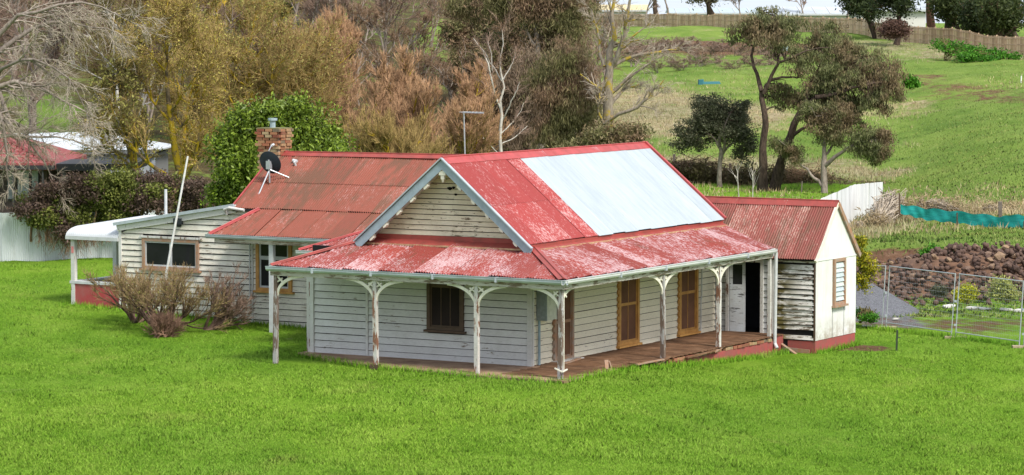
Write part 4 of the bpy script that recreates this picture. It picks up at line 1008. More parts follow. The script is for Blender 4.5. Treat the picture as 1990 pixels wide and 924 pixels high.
pole = MB().tube([(0, 0, 0), (.18, -.98, 4.75)], [.042, .028], 8).build('leaning_pole', m_plain('pole_white', (.72, .72, .70), .5), None, loc=None)
pole.location = H(5.05, 15.62, .15); pole.rotation_euler = (0, 0, HA)
tag(pole, 'long white pole leaning up past the lean-to window', 'pole')
# ------------------------------------------------------------------ fences and yard things
m_gfence = None
def mk_iron(name, c1, c2, rust):
    m, n, b = mat(name); g = G(n)
    nz = g.noise(g.coord('UV', (3, .5, 1)), 1.2, 6, .7)
    c = g.mix(g.ramp(g.rnd(), [(0, .0), (1, 1)]), c1, c2)
    st = g.ramp(nz, [(.5, 0), (.72, 1)])
    c = g.mix(g.math('MULTIPLY', st, .5), c, rust)
    g.set(b.inputs['Base Color'], c); b.inputs['Roughness'].default_value = .5; b.inputs['Metallic'].default_value = .1; return m
m_gfence = mk_iron('fence_iron', (.56, .60, .62), (.66, .70, .72), (.30, .29, .27))
m_wfence = mk_iron('fence_iron_white', (.62, .64, .65), (.74, .75, .75), (.36, .34, .30))
def iron_fence(name, pts, h, label, cat, material, sheet=.78, hj=.04):
    root = empty(name, (pts[0][0], pts[0][1], gz(*pts[0])))
    tag(root, label, cat); ox, oy, oz = root.location
    hs = h if isinstance(h, list) else [h] * len(pts)
    rr = random.Random(len(pts) + int(hs[0] * 10))
    for i in range(len(pts) - 1):
        a = Vector(pts[i]); b = Vector(pts[i + 1]); L = (b - a).length; n = max(1, round(L / sheet)); t = (b - a) / L; nn = Vector((-t.y, t.x))
        for k in range(n):
            s0, s1 = L * k / n, L * (k + 1) / n + .03; z = gz(*(a + t * (s0 + s1) / 2)); h = hs[i] + (hs[i + 1] - hs[i]) * (k + .5) / n; jj = rr.uniform(-hj, hj); lv = (k % 2) * .012; tw = rr.uniform(-.02, .02)
            q = max(8, int((s1 - s0) / .076 * 4)); vs = []; uv = []
            za, zb = gz(*a), gz(*b)
            for j in range(q + 1):
                s = s0 + (s1 - s0) * j / q; off = .012 * math.cos(2 * math.pi * s / .076) + lv; p = a + t * s + nn * off
                vs += [(p.x - ox, p.y - oy, z - .1 - oz), (p.x - ox + nn.x * tw, p.y - oy + nn.y * tw, za + (zb - za) * s / L + hs[i] + (hs[i + 1] - hs[i]) * s / L + jj - oz)]; uv += [(s, 0), (s, h)]
            me = mesh_np('fence_sheet', np.array(vs), np.array([(2 * j, 2 * j + 2, 2 * j + 3, 2 * j + 1) for j in range(q)]), [material], uv=np.array(uv), smooth=True)
            link('fence_sheet', me, root)
        n2 = max(1, round(L / 2.4)); m = MB()
        for k in range(n2 + 1):
            p = a + t * (L * k / n2) + nn * .08; z = gz(p.x, p.y)
            MB().box(p.x - ox - .04, p.x - ox + .04, p.y - oy - .04, p.y - oy + .04, z - oz - .2, z - oz + h - .06).build('fence_post', m_timbd, root)
    return root
iron_fence('corrugated_fence', [(X_(-420, 110), 110), (X_(0, 110), 110), (X_(250, 111), 111), (X_(330, 116), 116)], 1.72, 'pale corrugated iron fence at the left, half buried under the creeper hedge', 'fence', m_gfence)
iron_fence('corrugated_fence', [(X_(1540, 116), 116), (X_(1597, 121), 121), (X_(1660, 131), 131), (X_(1717, 143.5), 143.5)], [1.6, 1.6, 1.50, 1.34], 'whitish corrugated iron fence running up behind the steep-gabled annex', 'fence', m_wfence, hj=.012)

# paling fence on the skyline
m_pal = m_plain('paling_timber', (.60, .44, .30), .9, var=.2, scale=1.2, col2=(.27, .18, .12))
def mk_pal():
    m, n, b = mat('paling_weathered'); g = G(n)
    c = g.ramp(g.math('ADD', g.math('MULTIPLY', g.island(), .7), g.math('MULTIPLY', g.noise(g.coord('Object', (.25, .25, .6)), 1.2, 6, .7), .75)), [(.2, (.28, .19, .12)), (.65, (.50, .345, .215)), (1.15, (.66, .49, .33))])
    g.set(b.inputs['Base Color'], c); b.inputs['Roughness'].default_value = .9; return m
m_pal2 = mk_pal()
pf = empty('paling_fence', (X_(1100, 440), 440, gz(X_(1100, 440), 440)))
tag(pf, 'long brown timber paling fence along the top of the hill', 'fence')
FP = [(1095, 455), (1230, 440), (1330, 425), (1400, 410), (1540, 380), (1700, 345), (1800, 328), (1990, 300), (2200, 280)]
fpts = [Vector((X_(u, y), y)) for u, y in FP]
ox, oy, oz = pf.location
acc = []
for i in range(len(fpts) - 1):
    a, b = fpts[i], fpts[i + 1]; L = (b - a).length; n = max(1, round(L / 2.7))
    for k in range(n): acc.append((a + (b - a) * k / n, a + (b - a) * (k + 1) / n))
rr = random.Random(2)
for a, b in acc:
    za, zb = gz(a.x, a.y), gz(b.x, b.y); m = MB(); t = (b - a).normalized(); nn = Vector((-t.y, t.x))
    L = (b - a).length; n = 14
    for k in range(n):
        s0, s1 = (k + .04) / n, (k + .96) / n; p, q = a + (b - a) * s0, a + (b - a) * s1; z = za + (zb - za) * s0
        o = nn * (-.02 - (.018 if k % 2 else 0)); top = z + 1.78 + rr.uniform(-.03, .03)
        m.extrude([(p.x + o.x - ox, p.y + o.y - oy, z - .3 - oz), (q.x + o.x - ox, q.y + o.y - oy, z - .3 - oz), (q.x + o.x - ox, q.y + o.y - oy, top - oz), (p.x + o.x - ox, p.y + o.y - oy, top - oz)], (nn.x * .015, nn.y * .015, 0))
    link_ = m.build('fence_panel', m_pal2, pf)
    for hh in (.4, 1.0, 1.6): MB().beam((a.x - ox - nn.x * .06, a.y - oy - nn.y * .06, za - oz + hh), (b.x - ox - nn.x * .06, b.y - oy - nn.y * .06, zb - oz + hh), .04, .08).build('fence_rail', m_pal, pf)
    MB().box(a.x - ox - .07, a.x - ox + .07, a.y - oy - .14, a.y - oy - .02, za - oz - .3, za - oz + 1.86).build('fence_post', m_pal, pf)

# temporary site fence
m_tf = m_plain('site_fence_galv', (.46, .49, .52), .45, .3, var=.08)
TFP = [(1560, 94.9), (1721, 92.6), (1857, 89.7), (1990, 87.0), (2125, 84.6)]
for i in range(4):
    (u0, y0), (u1, y1) = TFP[i], TFP[i + 1]
    a = Vector((X_(u0, y0) + .06, y0 - .02)); b = Vector((X_(u1, y1) - .06, y1 + .02)); za, zb = gz(a.x, a.y) + .06, gz(b.x, b.y) + .06
    r = empty('temporary_fence_panel', (a.x, a.y, za)); d = Vector((b.x - a.x, b.y - a.y, zb - za)); up = Vector((0, 0, 1.86)); lx = (d.normalized().x) * .10
    tag(r, ['site fence panel running in behind the annex corner', 'site fence panel in front of the gravel heap, right of the annex', 'site fence panel before the rocks, between the two twin uprights', 'site fence panel at the right edge of the picture'][i], 'fence panel', 'temporary mesh fence panels')
    tl = Vector((.10, 0, 0))
    MB().tube([(0, 0, 0), up + tl], .018, 6).tube([d, d + up + tl], .018, 6).tube([(0, 0, .12), d + Vector((0, 0, .12))], .016, 6).tube([up + tl - Vector((0, 0, .02)), d + up + tl - Vector((0, 0, .02))], .016, 6).build('frame', m_tf, r)
    m = MB(); n = 36
    for k in range(1, n): 
        p = d * (k / n); q0 = p + Vector((0, 0, .12)); q1 = p + up * .98 + tl; m.add([q0 - d.normalized() * .0025, q0 + d.normalized() * .0025, q1 + d.normalized() * .0025, q1 - d.normalized() * .0025], [(0, 1, 2, 3)])
    for k in range(1, 12):
        e = Vector((0, 0, .12 + 1.72 * k / 12)) + tl * (k / 12); m.tube([e, d + e], .0022, 3, caps=False)
    tag(m.build('wire_mesh', m_tf, r), kind='stuff')
    MB().box(-.32, .32, -.12, .12, -.10, .0).build('fence_foot', m_plain('foot_block_%d' % i, (.42, .34, .22), .9), r)
    MB().box(-.05, .02, -.03, .03, 1.0, 1.06).box(-.05, .02, -.03, .03, .3, .36).build('clamp', m_tf, r)
st = MB().beam((0, 0, -.1), (.02, 0, .62), .05, .05).beam((0, 0, .42), (.12, 0, .40), .03, .02).build('stake', m_plain('green_steel', (.035, .05, .03), .6), None)
st.location = at(1742, 684, 86.3); tag(st, 'short dark green star picket standing in the lawn in front of the site fence', 'stake')

# rocks: heap behind the site fence
def rock_mesh(seed):
    rr = np.random.RandomState(seed)
    import bmesh
    bm = bmesh.new(); bmesh.ops.create_icosphere(bm, subdivisions=1, radius=1.0)
    for v in bm.verts:
        p = v.co; k = 1 + .34 * (rr.rand() - .5); v.co = Vector((p.x * k, p.y * k * .85, p.z * k * .72))
    for _ in range(5):     # flatten facets
        nrm = Vector(rr.randn(3)).normalized(); dd = .62
        for v in bm.verts:
            o = v.co.dot(nrm) - dd
            if o > 0: v.co -= nrm * o
    me = bpy.data.meshes.new('rock'); bm.to_mesh(me); bm.free(); return me
m_rock = None
def mk_rock():
    m, n, b = mat('basalt_rock'); g = G(n)
    ro = g.rnd(); nz = g.noise(g.coord('Object'), 2.2, 7, .75)
    c = g.ramp(g.math('ADD', g.math('MULTIPLY', ro, .75), g.math('MULTIPLY', nz, .35)), [(.15, (.040, .026, .022)), (.45, (.095, .058, .045)), (.72, (.16, .105, .08)), (.95, (.30, .20, .12)), (1.1, (.22, .20, .18))])
    g.set(b.inputs['Base Color'], c); b.inputs['Roughness'].default_value = .95; g.set(b.inputs['Normal'], g.bump(nz, .7, .05)); return m
m_rock = mk_rock(); RM = [rock_mesh(40 + i) for i in range(10)]
for me in RM: me.materials.append(m_rock)
def heap(name, label, cat, base, spots):
    r = empty(name, base); tag(r, label, cat)
    for (x, y, z, s) in spots:
        o = link('rock', rr.choice(RM), r, (x - base[0], y - base[1], z - base[2])); s_ = s
        o.scale = (s_ * rr.uniform(.8, 1.25), s_ * rr.uniform(.8, 1.1), s_ * rr.uniform(.75, 1.1)); o.rotation_euler = (rr.uniform(-.6, .6), rr.uniform(-.6, .6), rr.uniform(0, 6.28))
    return r
spots = []
rr = random.Random(12)
for i in range(300):
    t = rr.random(); y = 100.2 + 5.4 * rr.random() ** 1.1
    u = 1672 + 350 * t
    # heap profile: highest around u 1830, thinner to the right
    hgt = .68 * math.exp(-((u - 1835) / 95) ** 2) + .45 * math.exp(-((u - 1960) / 70) ** 2) + .20
    top = math.sin(math.pi * min(1, max(0, (y - 100.0) / 5.8))) ** .7
    if y > 103.6 and rr.random() < .35: continue
    x = X_(u, y); s = rr.uniform(.075, .175) * (1.2 if u > 1890 and rr.random() < .4 else 1)
    if rr.random() < .10 * (u > 1900): s *= 1.3
    spots.append((x, y, gz(x, y) + hgt * top * rr.uniform(.55, 1.0), s))
sp2 = []
for i in range(620):
    y = 99.9 + 5.6 * rr.random(); u = 1665 + 370 * rr.random(); x = X_(u, y)
    hgt = .68 * math.exp(-((u - 1835) / 95) ** 2) + .55 * math.exp(-((u - 1960) / 70) ** 2) + .16
    sp2.append((x, y, gz(x, y) + hgt * math.sin(math.pi * min(1, max(0, (y - 99.8) / 6.0))) ** .7 * rr.uniform(.5, 1.0), rr.uniform(.06, .13)))
rp = heap('rock_pile', 'long heap of brown basalt rocks behind the site fence', 'rock pile', (X_(1840, 102), 102, gz(X_(1840, 102), 102)), spots)
V_ = []; F_ = []; nb_ = 0; r0_ = np.random.RandomState(4)
for (x, y, z, s) in sp2:
    me = RM[r0_.randint(10)]; co = np.empty(len(me.vertices) * 3); me.vertices.foreach_get('co', co); co = co.reshape(-1, 3) * s * (1 + .3 * r0_.rand(3)) ; q = np.linalg.qr(r0_.randn(3, 3))[0]; co = co @ q
    V_.append(co + np.array([x, y, z]) - np.array(rp.location)); F_.append(np.array([tuple(f.vertices) for f in me.polygons]) + nb_); nb_ += len(co)
ms_ = m_rock.copy(); ms_.name = 'basalt_rubble'
tag(link('small_rocks', mesh_np('small_rocks', np.concatenate(V_), np.concatenate(F_), [ms_]), rp), kind='stuff')
# earth core of the heap so that no lawn shows between rocks
def mound(name, cu, cy, lx, ly, h, material, label=None, cat=None, kind=None, n=40, pw=1.6, rough=.12, seed=0):
    cx = X_(cu, cy); X0 = np.linspace(-1.15, 1.15, n); gx, gy = np.meshgrid(X0 * lx, X0 * ly)
    d = np.sqrt((gx / lx) ** 2 + (gy / ly) ** 2); f = np.clip(1 - d, 0, 1) ** (1 / pw * 1.3)
    zz = ground_z(gx + cx, gy + cy) + h * f * (1 + (fbm(gx * 1.3 + seed, gy * 1.3, 3) - .5) * .5) + (fbm(gx * 5 + seed, gy * 5, 3) - .5) * rough * (d < 1) - .06 * (d >= .98) - .02
    v = np.stack([gx, gy, zz - gz(cx, cy)], -1).reshape(-1, 3); vi = np.arange(n * n).reshape(n, n)
    f4 = np.stack([vi[:-1, :-1], vi[:-1, 1:], vi[1:, 1:], vi[1:, :-1]], -1).reshape(-1, 4)
    o = link(name, mesh_np(name, v, f4, [material], smooth=True), None, (cx, cy, gz(cx, cy))); tag(o, label, cat, kind=kind); return o
m_earth = m_plain('bare_earth', (.17, .095, .06), 1, var=.2, scale=3, col2=(.08, .045, .03))
mound('earth_bank', 1850, 103.2, 3.4, 2.4, .75, m_earth, kind='structure')
def mk_grav():
    m, n, b = mat('blue_gravel'); g = G(n); nz = g.noise(g.coord('Object'), 14, 5, .9)
    g.set(b.inputs['Base Color'], g.ramp(nz, [(.35, (.075, .078, .09)), (.65, (.20, .20, .225))])); b.inputs['Roughness'].default_value = 1; g.set(b.inputs['Normal'], g.bump(nz, 1, .05)); return m
mound('gravel_heap', 1668, 98.5, 2.1, 2.5, 1.25, mk_grav(), 'smooth heap of blue-grey gravel beside the annex, behind the site fence', 'gravel heap', pw=1.2, rough=.03)
# pale rubble along the foot of the rocks
pale = m_plain('pale_rubble', (.62, .60, .56), .9, var=.1)
for i, (u, y, s) in enumerate([(1846, 99.4, .22), (1905, 98.6, .42), (1958, 98.3, .22), (1986, 98.0, .2), (1692, 93.0, .2), (1690, 95.3, .10), (1744, 95.2, .09)]):
    o = MB().extrude([(-s, -.12, 0), (-.3 * s, -.2, 0), (s, -.1, 0), (.8 * s, .12, 0), (-.6 * s, .14, 0)], (.02, .01, .05)).build('concrete_slab', pale, None)
    o.location = (X_(u, y), y, gz(X_(u, y), y) + .02); o.rotation_euler = (rr.uniform(-.1, .1), rr.uniform(-.12, .12), rr.uniform(-.5, .5))
    tag(o, ['small pale slab at the left foot of the rocks', 'longest pale broken slab below the yellow-flowered weed', 'pale slab below the right end of the rock heap', 'pale slab at the right edge of the picture below the rocks', 'flat pale slab just inside the site fence by the annex', 'little white chip on the grass beside the gravel heap', 'small pale chip right of the gravel heap'][i], 'rubble')

# shade-cloth fence
scp = [(1750, 121.5), (1800, 121), (1860, 120), (1925, 119), (1990, 118), (2080, 117), (2200, 116)]
tops = [402, 410, 416, 424, 432, 446, 460]; bots = [415, 428, 434, 442, 452, 468, 484]
NX, NZ = 90, 8; vs = []
for i in range(NX + 1):
    t = i / NX * (len(scp) - 1); k = min(int(t), len(scp) - 2); f = t - k
    u = scp[k][0] * (1 - f) + scp[k + 1][0] * f; y = scp[k][1] * (1 - f) + scp[k + 1][1] * f
    tv = tops[k] * (1 - f) + tops[k + 1] * f + 1.6 * math.sin(i * .55); bv = bots[k] * (1 - f) + bots[k + 1] * f + 1.5 * math.sin(i * .9)
    P0, P1 = at(u, tv, y), at(u, bv, y); dz = max(0, gz(P1.x, P1.y) + .02 - P1.z); P0.z += dz; P1.z += dz; P0.z += .10
    for j in range(NZ + 1):
        s = j / NZ; p = P0 * (1 - s) + P1 * s; vs.append((p.x, p.y + .035 * math.sin(i * .35 + j * .4) + .015 * math.sin(i * 1.1 - j * .5), p.z))
vi = np.arange((NX + 1) * (NZ + 1)).reshape(NX + 1, NZ + 1)
f4 = np.stack([vi[:-1, :-1], vi[1:, :-1], vi[1:, 1:], vi[:-1, 1:]], -1).reshape(-1, 4)
def mk_cloth():
    m, n, b = mat('teal_cloth'); g = G(n); nz = g.noise(g.coord('Object', (1, 1, 6)), 2.2, 5, .7)
    g.set(b.inputs['Base Color'], g.ramp(nz, [(.35, (.008, .20, .19)), (.65, (.02, .36, .32))])); b.inputs['Roughness'].default_value = .8; return m
m_teal = mk_cloth()
sc_ = empty('shade_cloth_barrier', tuple(at(1750, 415, 121.5))); tag(sc_, 'sagging strip of teal shade cloth strung across the rough grass', 'shade cloth')
v = np.array(vs) - np.array(sc_.location); link('cloth', mesh_np('cloth', v, f4, [m_teal], smooth=True), sc_)
for u, y, v0, v1 in ((1748, 121.4, 376, 418), (1860, 119.9, 414, 438), (1990, 117.9, 430, 456)):
    a = at(u, v0, y) - sc_.location; b = at(u, v1, y) - sc_.location; MB().tube([b, a], .03, 6).build('stake', m_timbd, sc_)
# old timber fence posts beyond
m_oldp = m_plain('old_post', (.17, .14, .12), .95, var=.2, scale=5)
for i, (u, v0, v1, y, l) in enumerate([(1944, 392, 424, 125, 'weathered fence post standing right behind the teal shade cloth'), (1310, 300, 345, 168, 'old fence post left of the small dark-leaved tree'), (1419, 318, 352, 166, 'old fence post just right of the small dark tree trunk'), (1532, 332, 356, 166, 'old fence post right of the big gum trunk'), (1556, 352, 392, 157, 'thin dark stake between the gum and the forked grey tree'), (1650, 352, 372, 165, 'old fence post at the end of the scrub line behind the white fence')]):
    p = at(u, v1, y); q = at(u + (0 if i != 4 else 3), v0, y); o = MB().beam((0, 0, -.2), q - p, .14 if i != 4 else .05, .14 if i != 4 else .05).build('fence_post', m_oldp, None); o.location = p
    tag(o, l, 'fence post', 'old timber fence posts')
# debris on the hill
o = MB().add([(0, 0, 0), (.5, 0, .1), (.45, .2, .75), (.05, .2, .7)], [(0, 1, 2, 3)]).extrude([(.4, 0, .05), (2.0, 0, .1), (1.9, .1, .42), (.45, .1, .38)], (0, .25, .02)).extrude([(0, 0, 0), (.35, 0, .0), (.4, 0, .62), (.0, 0, .72)], (0, .5, 0)).build('crumpled_sheeting', m_teal, None); o.location = at(1358, 165, 232)
o.scale = (.85, .8, .55); o.data.materials[0] = m_plain('faded_teal', (.03, .15, .17), .7)
o.rotation_euler = (0, 0, .1); tag(o, 'faded teal sheeting lying in the dry grass on the hillside', 'tarpaulin')
o = MB().extrude([(-.45, 0, .75), (-.1, 0, .7), (0, 0, .1), (-.25, 0, 0)], (0, .08, 0)).extrude([(.02, 0, .1), (.12, 0, .75), (.5, 0, .8), (.25, 0, 0)], (0, .06, 0)).extrude([(-.12, .05, .45), (.12, .05, .5), (.1, .05, .72), (-.1, .05, .7)], (0, .05, 0)).build('white_sheeting', m_plain('pale_blue_sheet', (.55, .70, .74), .5, var=.1), None); o.location = at(1525, 99, 300)
tag(o, 'crumpled pale blue-white sheet on the dark bank behind the gum tree', 'plastic sheet')
o = MB().tube([(0, 0, -.1), (.03, 0, .62)], .05, 6).build('marker_peg', m_plain('peg_white', (.8, .8, .78), .6), None); o.location = at(1984, 163, 240); tag(o, 'white marker peg on the slope at the right edge', 'peg')

# ------------------------------------------------------------------ neighbours
m_tile = m_plain('red_tile', (.29, .075, .072), .6, var=.2, scale=4, col2=(.16, .04, .038))
nb = empty('brick_bungalow', at(-40, 430, 124)); tag(nb, 'neighbouring bungalow with red tiled hip roof at the left edge', 'house')
N0 = Vector(nb.location); N0.z = gz(N0.x, N0.y); nb.location = N0
def nl(u, v, y): return at(u, v, y) - N0
zt = (nl(0, 322, 124)).z
xr = nl(102, 300, 124).x
MB().box(-10, nl(82, 330, 124).x, 1.2, 9, -.3, zt - .05).build('wall', m_plain('dark_brick', (.10, .075, .07), .9, var=.2), nb)
# hip roof with courses of tiles
e = [(-12, 0, zt), (xr, 0, zt), (xr, 10, zt), (-12, 10, zt)]; rg0, rg1 = (-7, 5, zt + 1.62), (xr - 4.2, 5, zt + 1.62)
rf = MB().add(e + [rg0, rg1, (-12, 0, zt - .2), (xr, 0, zt - .2), (xr, 10, zt - .2), (-12, 10, zt - .2)], [(0, 1, 5, 4), (1, 2, 5), (2, 3, 4, 5), (3, 0, 4), (6, 7, 1, 0), (7, 8, 2, 1)]).build('roof', m_tile, nb)
tl = MB()
for k in range(15):
    f = k / 15; y0 = 5 * f; z0 = zt + 1.62 * f + .02; x1 = xr - 4.2 * f; n = 46
    for j in range(n):
        xx = x1 - .33 * (j + 1); tl.add([(xx, y0 - .03, z0 + .055), (xx + .30, y0 - .03, z0 + .055), (xx + .30, y0 + .33, z0 + .14), (xx, y0 + .33, z0 + .14), (xx, y0 - .03, z0 - .01), (xx + .30, y0 - .03, z0 - .01), (xx + .15, y0 - .04, z0 + .10), (xx + .15, y0 + .32, z0 + .19)],
               [(0, 6, 7, 3), (6, 1, 2, 7), (4, 5, 1, 6, 0)])
tag(tl.build('roof_tiles', m_tile, rf), kind='stuff')
MB().tube([(xr, 0, zt + .08), (xr - 4.2, 5, zt + 1.70)], .12, 6).build('hip_tiles', m_tile, rf)
MB().box(-12, xr + .1, -.14, 0, zt - .16, zt).build('gutter', m_plain('charcoal', (.03, .03, .035), .5), nb)
for u0, u1 in ((2, 12), (22, 44), (50, 62)):
    f = MB().box(nl(u0 - 2, 0, 124).x, nl(u1 + 2, 0, 124).x, 1.12, 1.2, zt - 1.5, zt - .15).build('window', m_plain('frame_dark', (.05, .05, .05), .6), nb)
    MB().box(nl(u0, 0, 124).x, nl(u1, 0, 124).x, 1.08, 1.115, zt - 1.42, zt - .22).build('pane', m_plain('grey_glass_%d' % u0, (.34, .37, .40) if u0 > 10 else (.25, .27, .30), .15), f)
MB().box(nl(20, 0, 124).x, nl(23, 0, 124).x, -.05, .1, -.3, zt - .1).box(nl(78, 0, 124).x, nl(81, 0, 124).x, -.05, .1, -.3, zt - .1).build('verandah_post', m_plain('post_dark', (.05, .05, .05), .7), nb)
# flat dark carport
cp = empty('carport', at(225, 400, 125)); cp.location.z = gz(cp.location.x, cp.location.y); C0 = Vector(cp.location); tag(cp, 'flat dark carport roof between the tiled house and the hedge', 'carport')
cl = lambda u, v, y=125: at(u, v, y) - C0
MB().box(cl(90, 0).x, cl(258, 0).x, 0, 4.5, cl(0, 332).z, cl(0, 319).z).build('carport_roof', m_plain('charcoal_roof', (.035, .035, .04), .5), cp)
for u in (120, 190, 250): MB().box(cl(u, 0).x - .06, cl(u, 0).x + .06, .1, .22, 0, cl(0, 332).z).build('carport_post', m_plain('cp_post_%d' % u, (.06, .06, .06), .7), cp)
MB().box(cl(95, 0).x, cl(180, 0).x, 4.0, 4.2, 0, cl(0, 334).z).build('rear_wall', m_plain('cp_wall', (.09, .08, .08), .9), cp)
# long white shed
sh = empty('long_shed', at(160, 400, 140)); sh.location.z = gz(sh.location.x, sh.location.y); S0 = Vector(sh.location); tag(sh, 'long shed with low white iron roof behind the hedge', 'shed')
sl_ = lambda u, v, y=140: at(u, v, y) - S0
xl, x2, ze_, zr_ = sl_(-260, 0).x, sl_(318, 0).x, sl_(318, 290).z, sl_(60, 262).z
# roof ridge runs left-right and drops to the right end
ridx = sl_(150, 0).x; zs = sl_(0, 298, 137).z
pts = [(xl, -3, zs + .1), (x2, -3, sl_(0, 291, 137).z), (x2 + .1, 4.5, sl_(0, 283, 144).z), (ridx, 4.5, sl_(0, 257, 144).z), (xl, 4.5, sl_(0, 266, 144).z)]
MB().extrude(pts, (0, 0, -.06)).build('roof', m_plain('shed_white_iron', (.66, .70, .74), .4, .1, var=.1, scale=.8, col2=(.50, .55, .60)), sh)
MB().add([(xl, -3.02, zs + .1), (x2, -3.02, pts[1][2]), (x2, -3.02, pts[1][2] - .2), (xl, -3.02, zs - .1), (xl, -3.1, zs + .1), (x2, -3.1, pts[1][2]), (x2, -3.1, pts[1][2] - .2), (xl, -3.1, zs - .1)], [(4, 5, 6, 7)[::-1], (0, 1, 5, 4)]).build('gutter', m_plain('shed_gutter', (.16, .17, .18), .6), sh)
for k in range(34):
    a = x2 - .3 - k * .42
    MB().box(a - .40, a, -2.8, -2.76, 0, pts[1][2] - .25).build('wall_sheet', m_plain('shed_wall_%d' % (k % 3), (.40 + .06 * (k % 3), .43 + .06 * (k % 3), .46 + .06 * (k % 3)), .5, .2, var=.1) if k < 3 else bpy.data.materials['shed_wall_%d' % (k % 3)], sh)
MB().box(xl, x2 - .3, -2.7, 4, 0, pts[1][2] - .3).build('wall', m_plain('shed_core', (.2, .2, .2), .9), sh)
MB().box(x2 - .28, x2 - .12, -2.9, -2.7, 0, pts[1][2] - .2).build('corner_post', m_plain('shed_post', (.30, .33, .37), .7), sh)

# skyline buildings
m_wr = m_plain('white_roof', (.47, .51, .55), .5, var=.12, scale=.3); m_ww = m_plain('white_wall', (.58, .56, .54), .8, var=.05, scale=.3)
def far_building(name, label, u0, u1, vt, ve, vb, y, dep, roofm, wallm, ridge_off=.5, win=0):
    r = empty(name, at((u0 + u1) / 2, vb, y)); o = Vector(r.location); tag(r, label, 'building' if 'house' not in name else 'house')
    a, b = at(u0, ve, y) - o, at(u1, ve, y) - o; zt_ = (at(u0, vt, y) - o).z
    MB().box(a.x + .4, b.x - .4, .4, dep - .4, -3, a.z - .02).build('wall', wallm, r)
    MB().extrude([(a.x, 0, a.z), (a.x, dep, a.z), (a.x + (dep * .0), dep * ridge_off, zt_)], (b.x - a.x, 0, 0)).build('roof', roofm, r)
    n = int((b.x - a.x) / 2.0); rb = MB()
    for k in range(n): xx = a.x + (k + .5) * (b.x - a.x) / n; rb.beam((xx, 0, a.z + .04), (xx, dep * ridge_off, zt_ + .04), .08, .06)
    rb.build('roof_ribs', m_ww, r['x'] if False else r)
    MB().box(a.x - .1, b.x + .1, -.18, 0, a.z - .25, a.z).build('gutter', m_plain('far_gutter_' + name, (.5, .52, .54), .6), r)
    for k in range(win):
        xx = a.x + (k + .7) * (b.x - a.x) / (win + .4); w_ = MB().box(xx - .9, xx + .9, .36, .42, a.z - 1.9, a.z - .7).build('window', bpy.data.materials.get('charcoal') or m_dark, r)
    return r
far_building('long_low_building', 'long low building with pale roof just over the skyline fence, left of the dark tree', 1486, 1742, 13, 27, 62, 430, 16, m_wr, m_ww, .4, 5)
far_building('low_glasshouse', 'flat grey-blue roof peeping over the fence at the left end of the skyline', 1300, 1500, 16, 25, 50, 470, 12, m_plain('blue_grey_roof', (.42, .50, .55), .4), m_ww, .5, 4)
b3 = far_building('white_gabled_building', 'big plain white building behind the dark tree on the skyline', 1668, 1806, 12, 19, 60, 400, 12, m_wr, m_ww, .9)
far_building('yellow_roofed_house', 'small house with creamy yellow roof behind the trees at top centre', 1148, 1262, 9, 20, 50, 520, 10, m_plain('yellow_roof', (.62, .52, .30), .6), m_ww, .5)
far_building('red_roofed_house', 'bit of red roof behind the trees at top centre', 1096, 1150, 8, 19, 50, 540, 10, m_plain('far_red_roof', (.42, .13, .11), .6), m_ww, .5)
# ------------------------------------------------------------------ trees and shrubs
def nrm_(v): return v / (np.linalg.norm(v, axis=-1, keepdims=True) + 1e-9)
def tubes(paths, radii, k):
    """paths (n,m,3) radii (n,m) -> verts, quads"""
    n, m, _ = paths.shape
    t = nrm_(np.gradient(paths, axis=1)); ref = np.where(np.abs(t[:, :1, 2:3]) > .85, np.array([1., 0, 0]), np.array([0, 0, 1.]))
    U = nrm_(np.cross(t, np.broadcast_to(ref, t.shape))); V = np.cross(t, U)
    a = np.arange(k) * 2 * np.pi / k
    v = paths[:, :, None, :] + (U[:, :, None, :] * np.cos(a)[None, None, :, None] + V[:, :, None, :] * np.sin(a)[None, None, :, None]) * radii[:, :, None, None]
    b = np.arange(n)[:, None, None] * (m * k); i = np.arange(m - 1)[None, :, None] * k; j = np.arange(k)[None, None, :]; j2 = (j + 1) % k
    f = np.stack([b + i + j, b + i + j2, b + i + k + j2, b + i + k + j], -1).reshape(-1, 4)
    return v.reshape(-1, 3), f
def walk(rg, P, D, L, seg, wob, trop, tv=(0, 0, 1)):
    n = len(P); out = np.empty((n, seg + 1, 3)); out[:, 0] = P; d = nrm_(D); tv = np.array(tv, float); st = (L / seg)[:, None]
    for i in range(seg):
        d = nrm_(d + rg.randn(n, 3) * wob + tv * trop); out[:, i + 1] = out[:, i] + d * st
    return out
def spawn(rg, paths, radii, lens, cnt, t0, t1, ang, lr, rr, seg, wob, trop, tv=(0, 0, 1), jit=.25, lmin=.1, rend=.25, bias=None, rmin=.0, tpow=1.0):
    n, m, _ = paths.shape; idx = np.repeat(np.arange(n), cnt); N = len(idx)
    t = t0 + (t1 - t0) * rg.rand(N) ** tpow; s = t * (m - 1); i = np.minimum(s.astype(int), m - 2); f = (s - i)[:, None]
    P = paths[idx, i] * (1 - f) + paths[idx, i + 1] * f; T = nrm_(paths[idx, i + 1] - paths[idx, i])
    rp = radii[idx, i] * (1 - f[:, 0]) + radii[idx, i + 1] * f[:, 0]
    r = nrm_(np.cross(T, rg.randn(N, 3))); a = ang * (1 + jit * rg.randn(N)); D = T * np.cos(a)[:, None] + r * np.sin(a)[:, None]
    if bias is not None: D = nrm_(D + np.array(bias, float))
    L = np.maximum(lmin, lens[idx] * lr * (1 - .45 * t) * (.7 + .6 * rg.rand(N)))
    R0 = np.maximum(rmin, rp * rr * (.8 + .4 * rg.rand(N)))
    pt = walk(rg, P, D, L, seg, wob, trop, tv); rad = R0[:, None] * np.linspace(1, rend, seg + 1)[None, :]
    return pt, rad, L
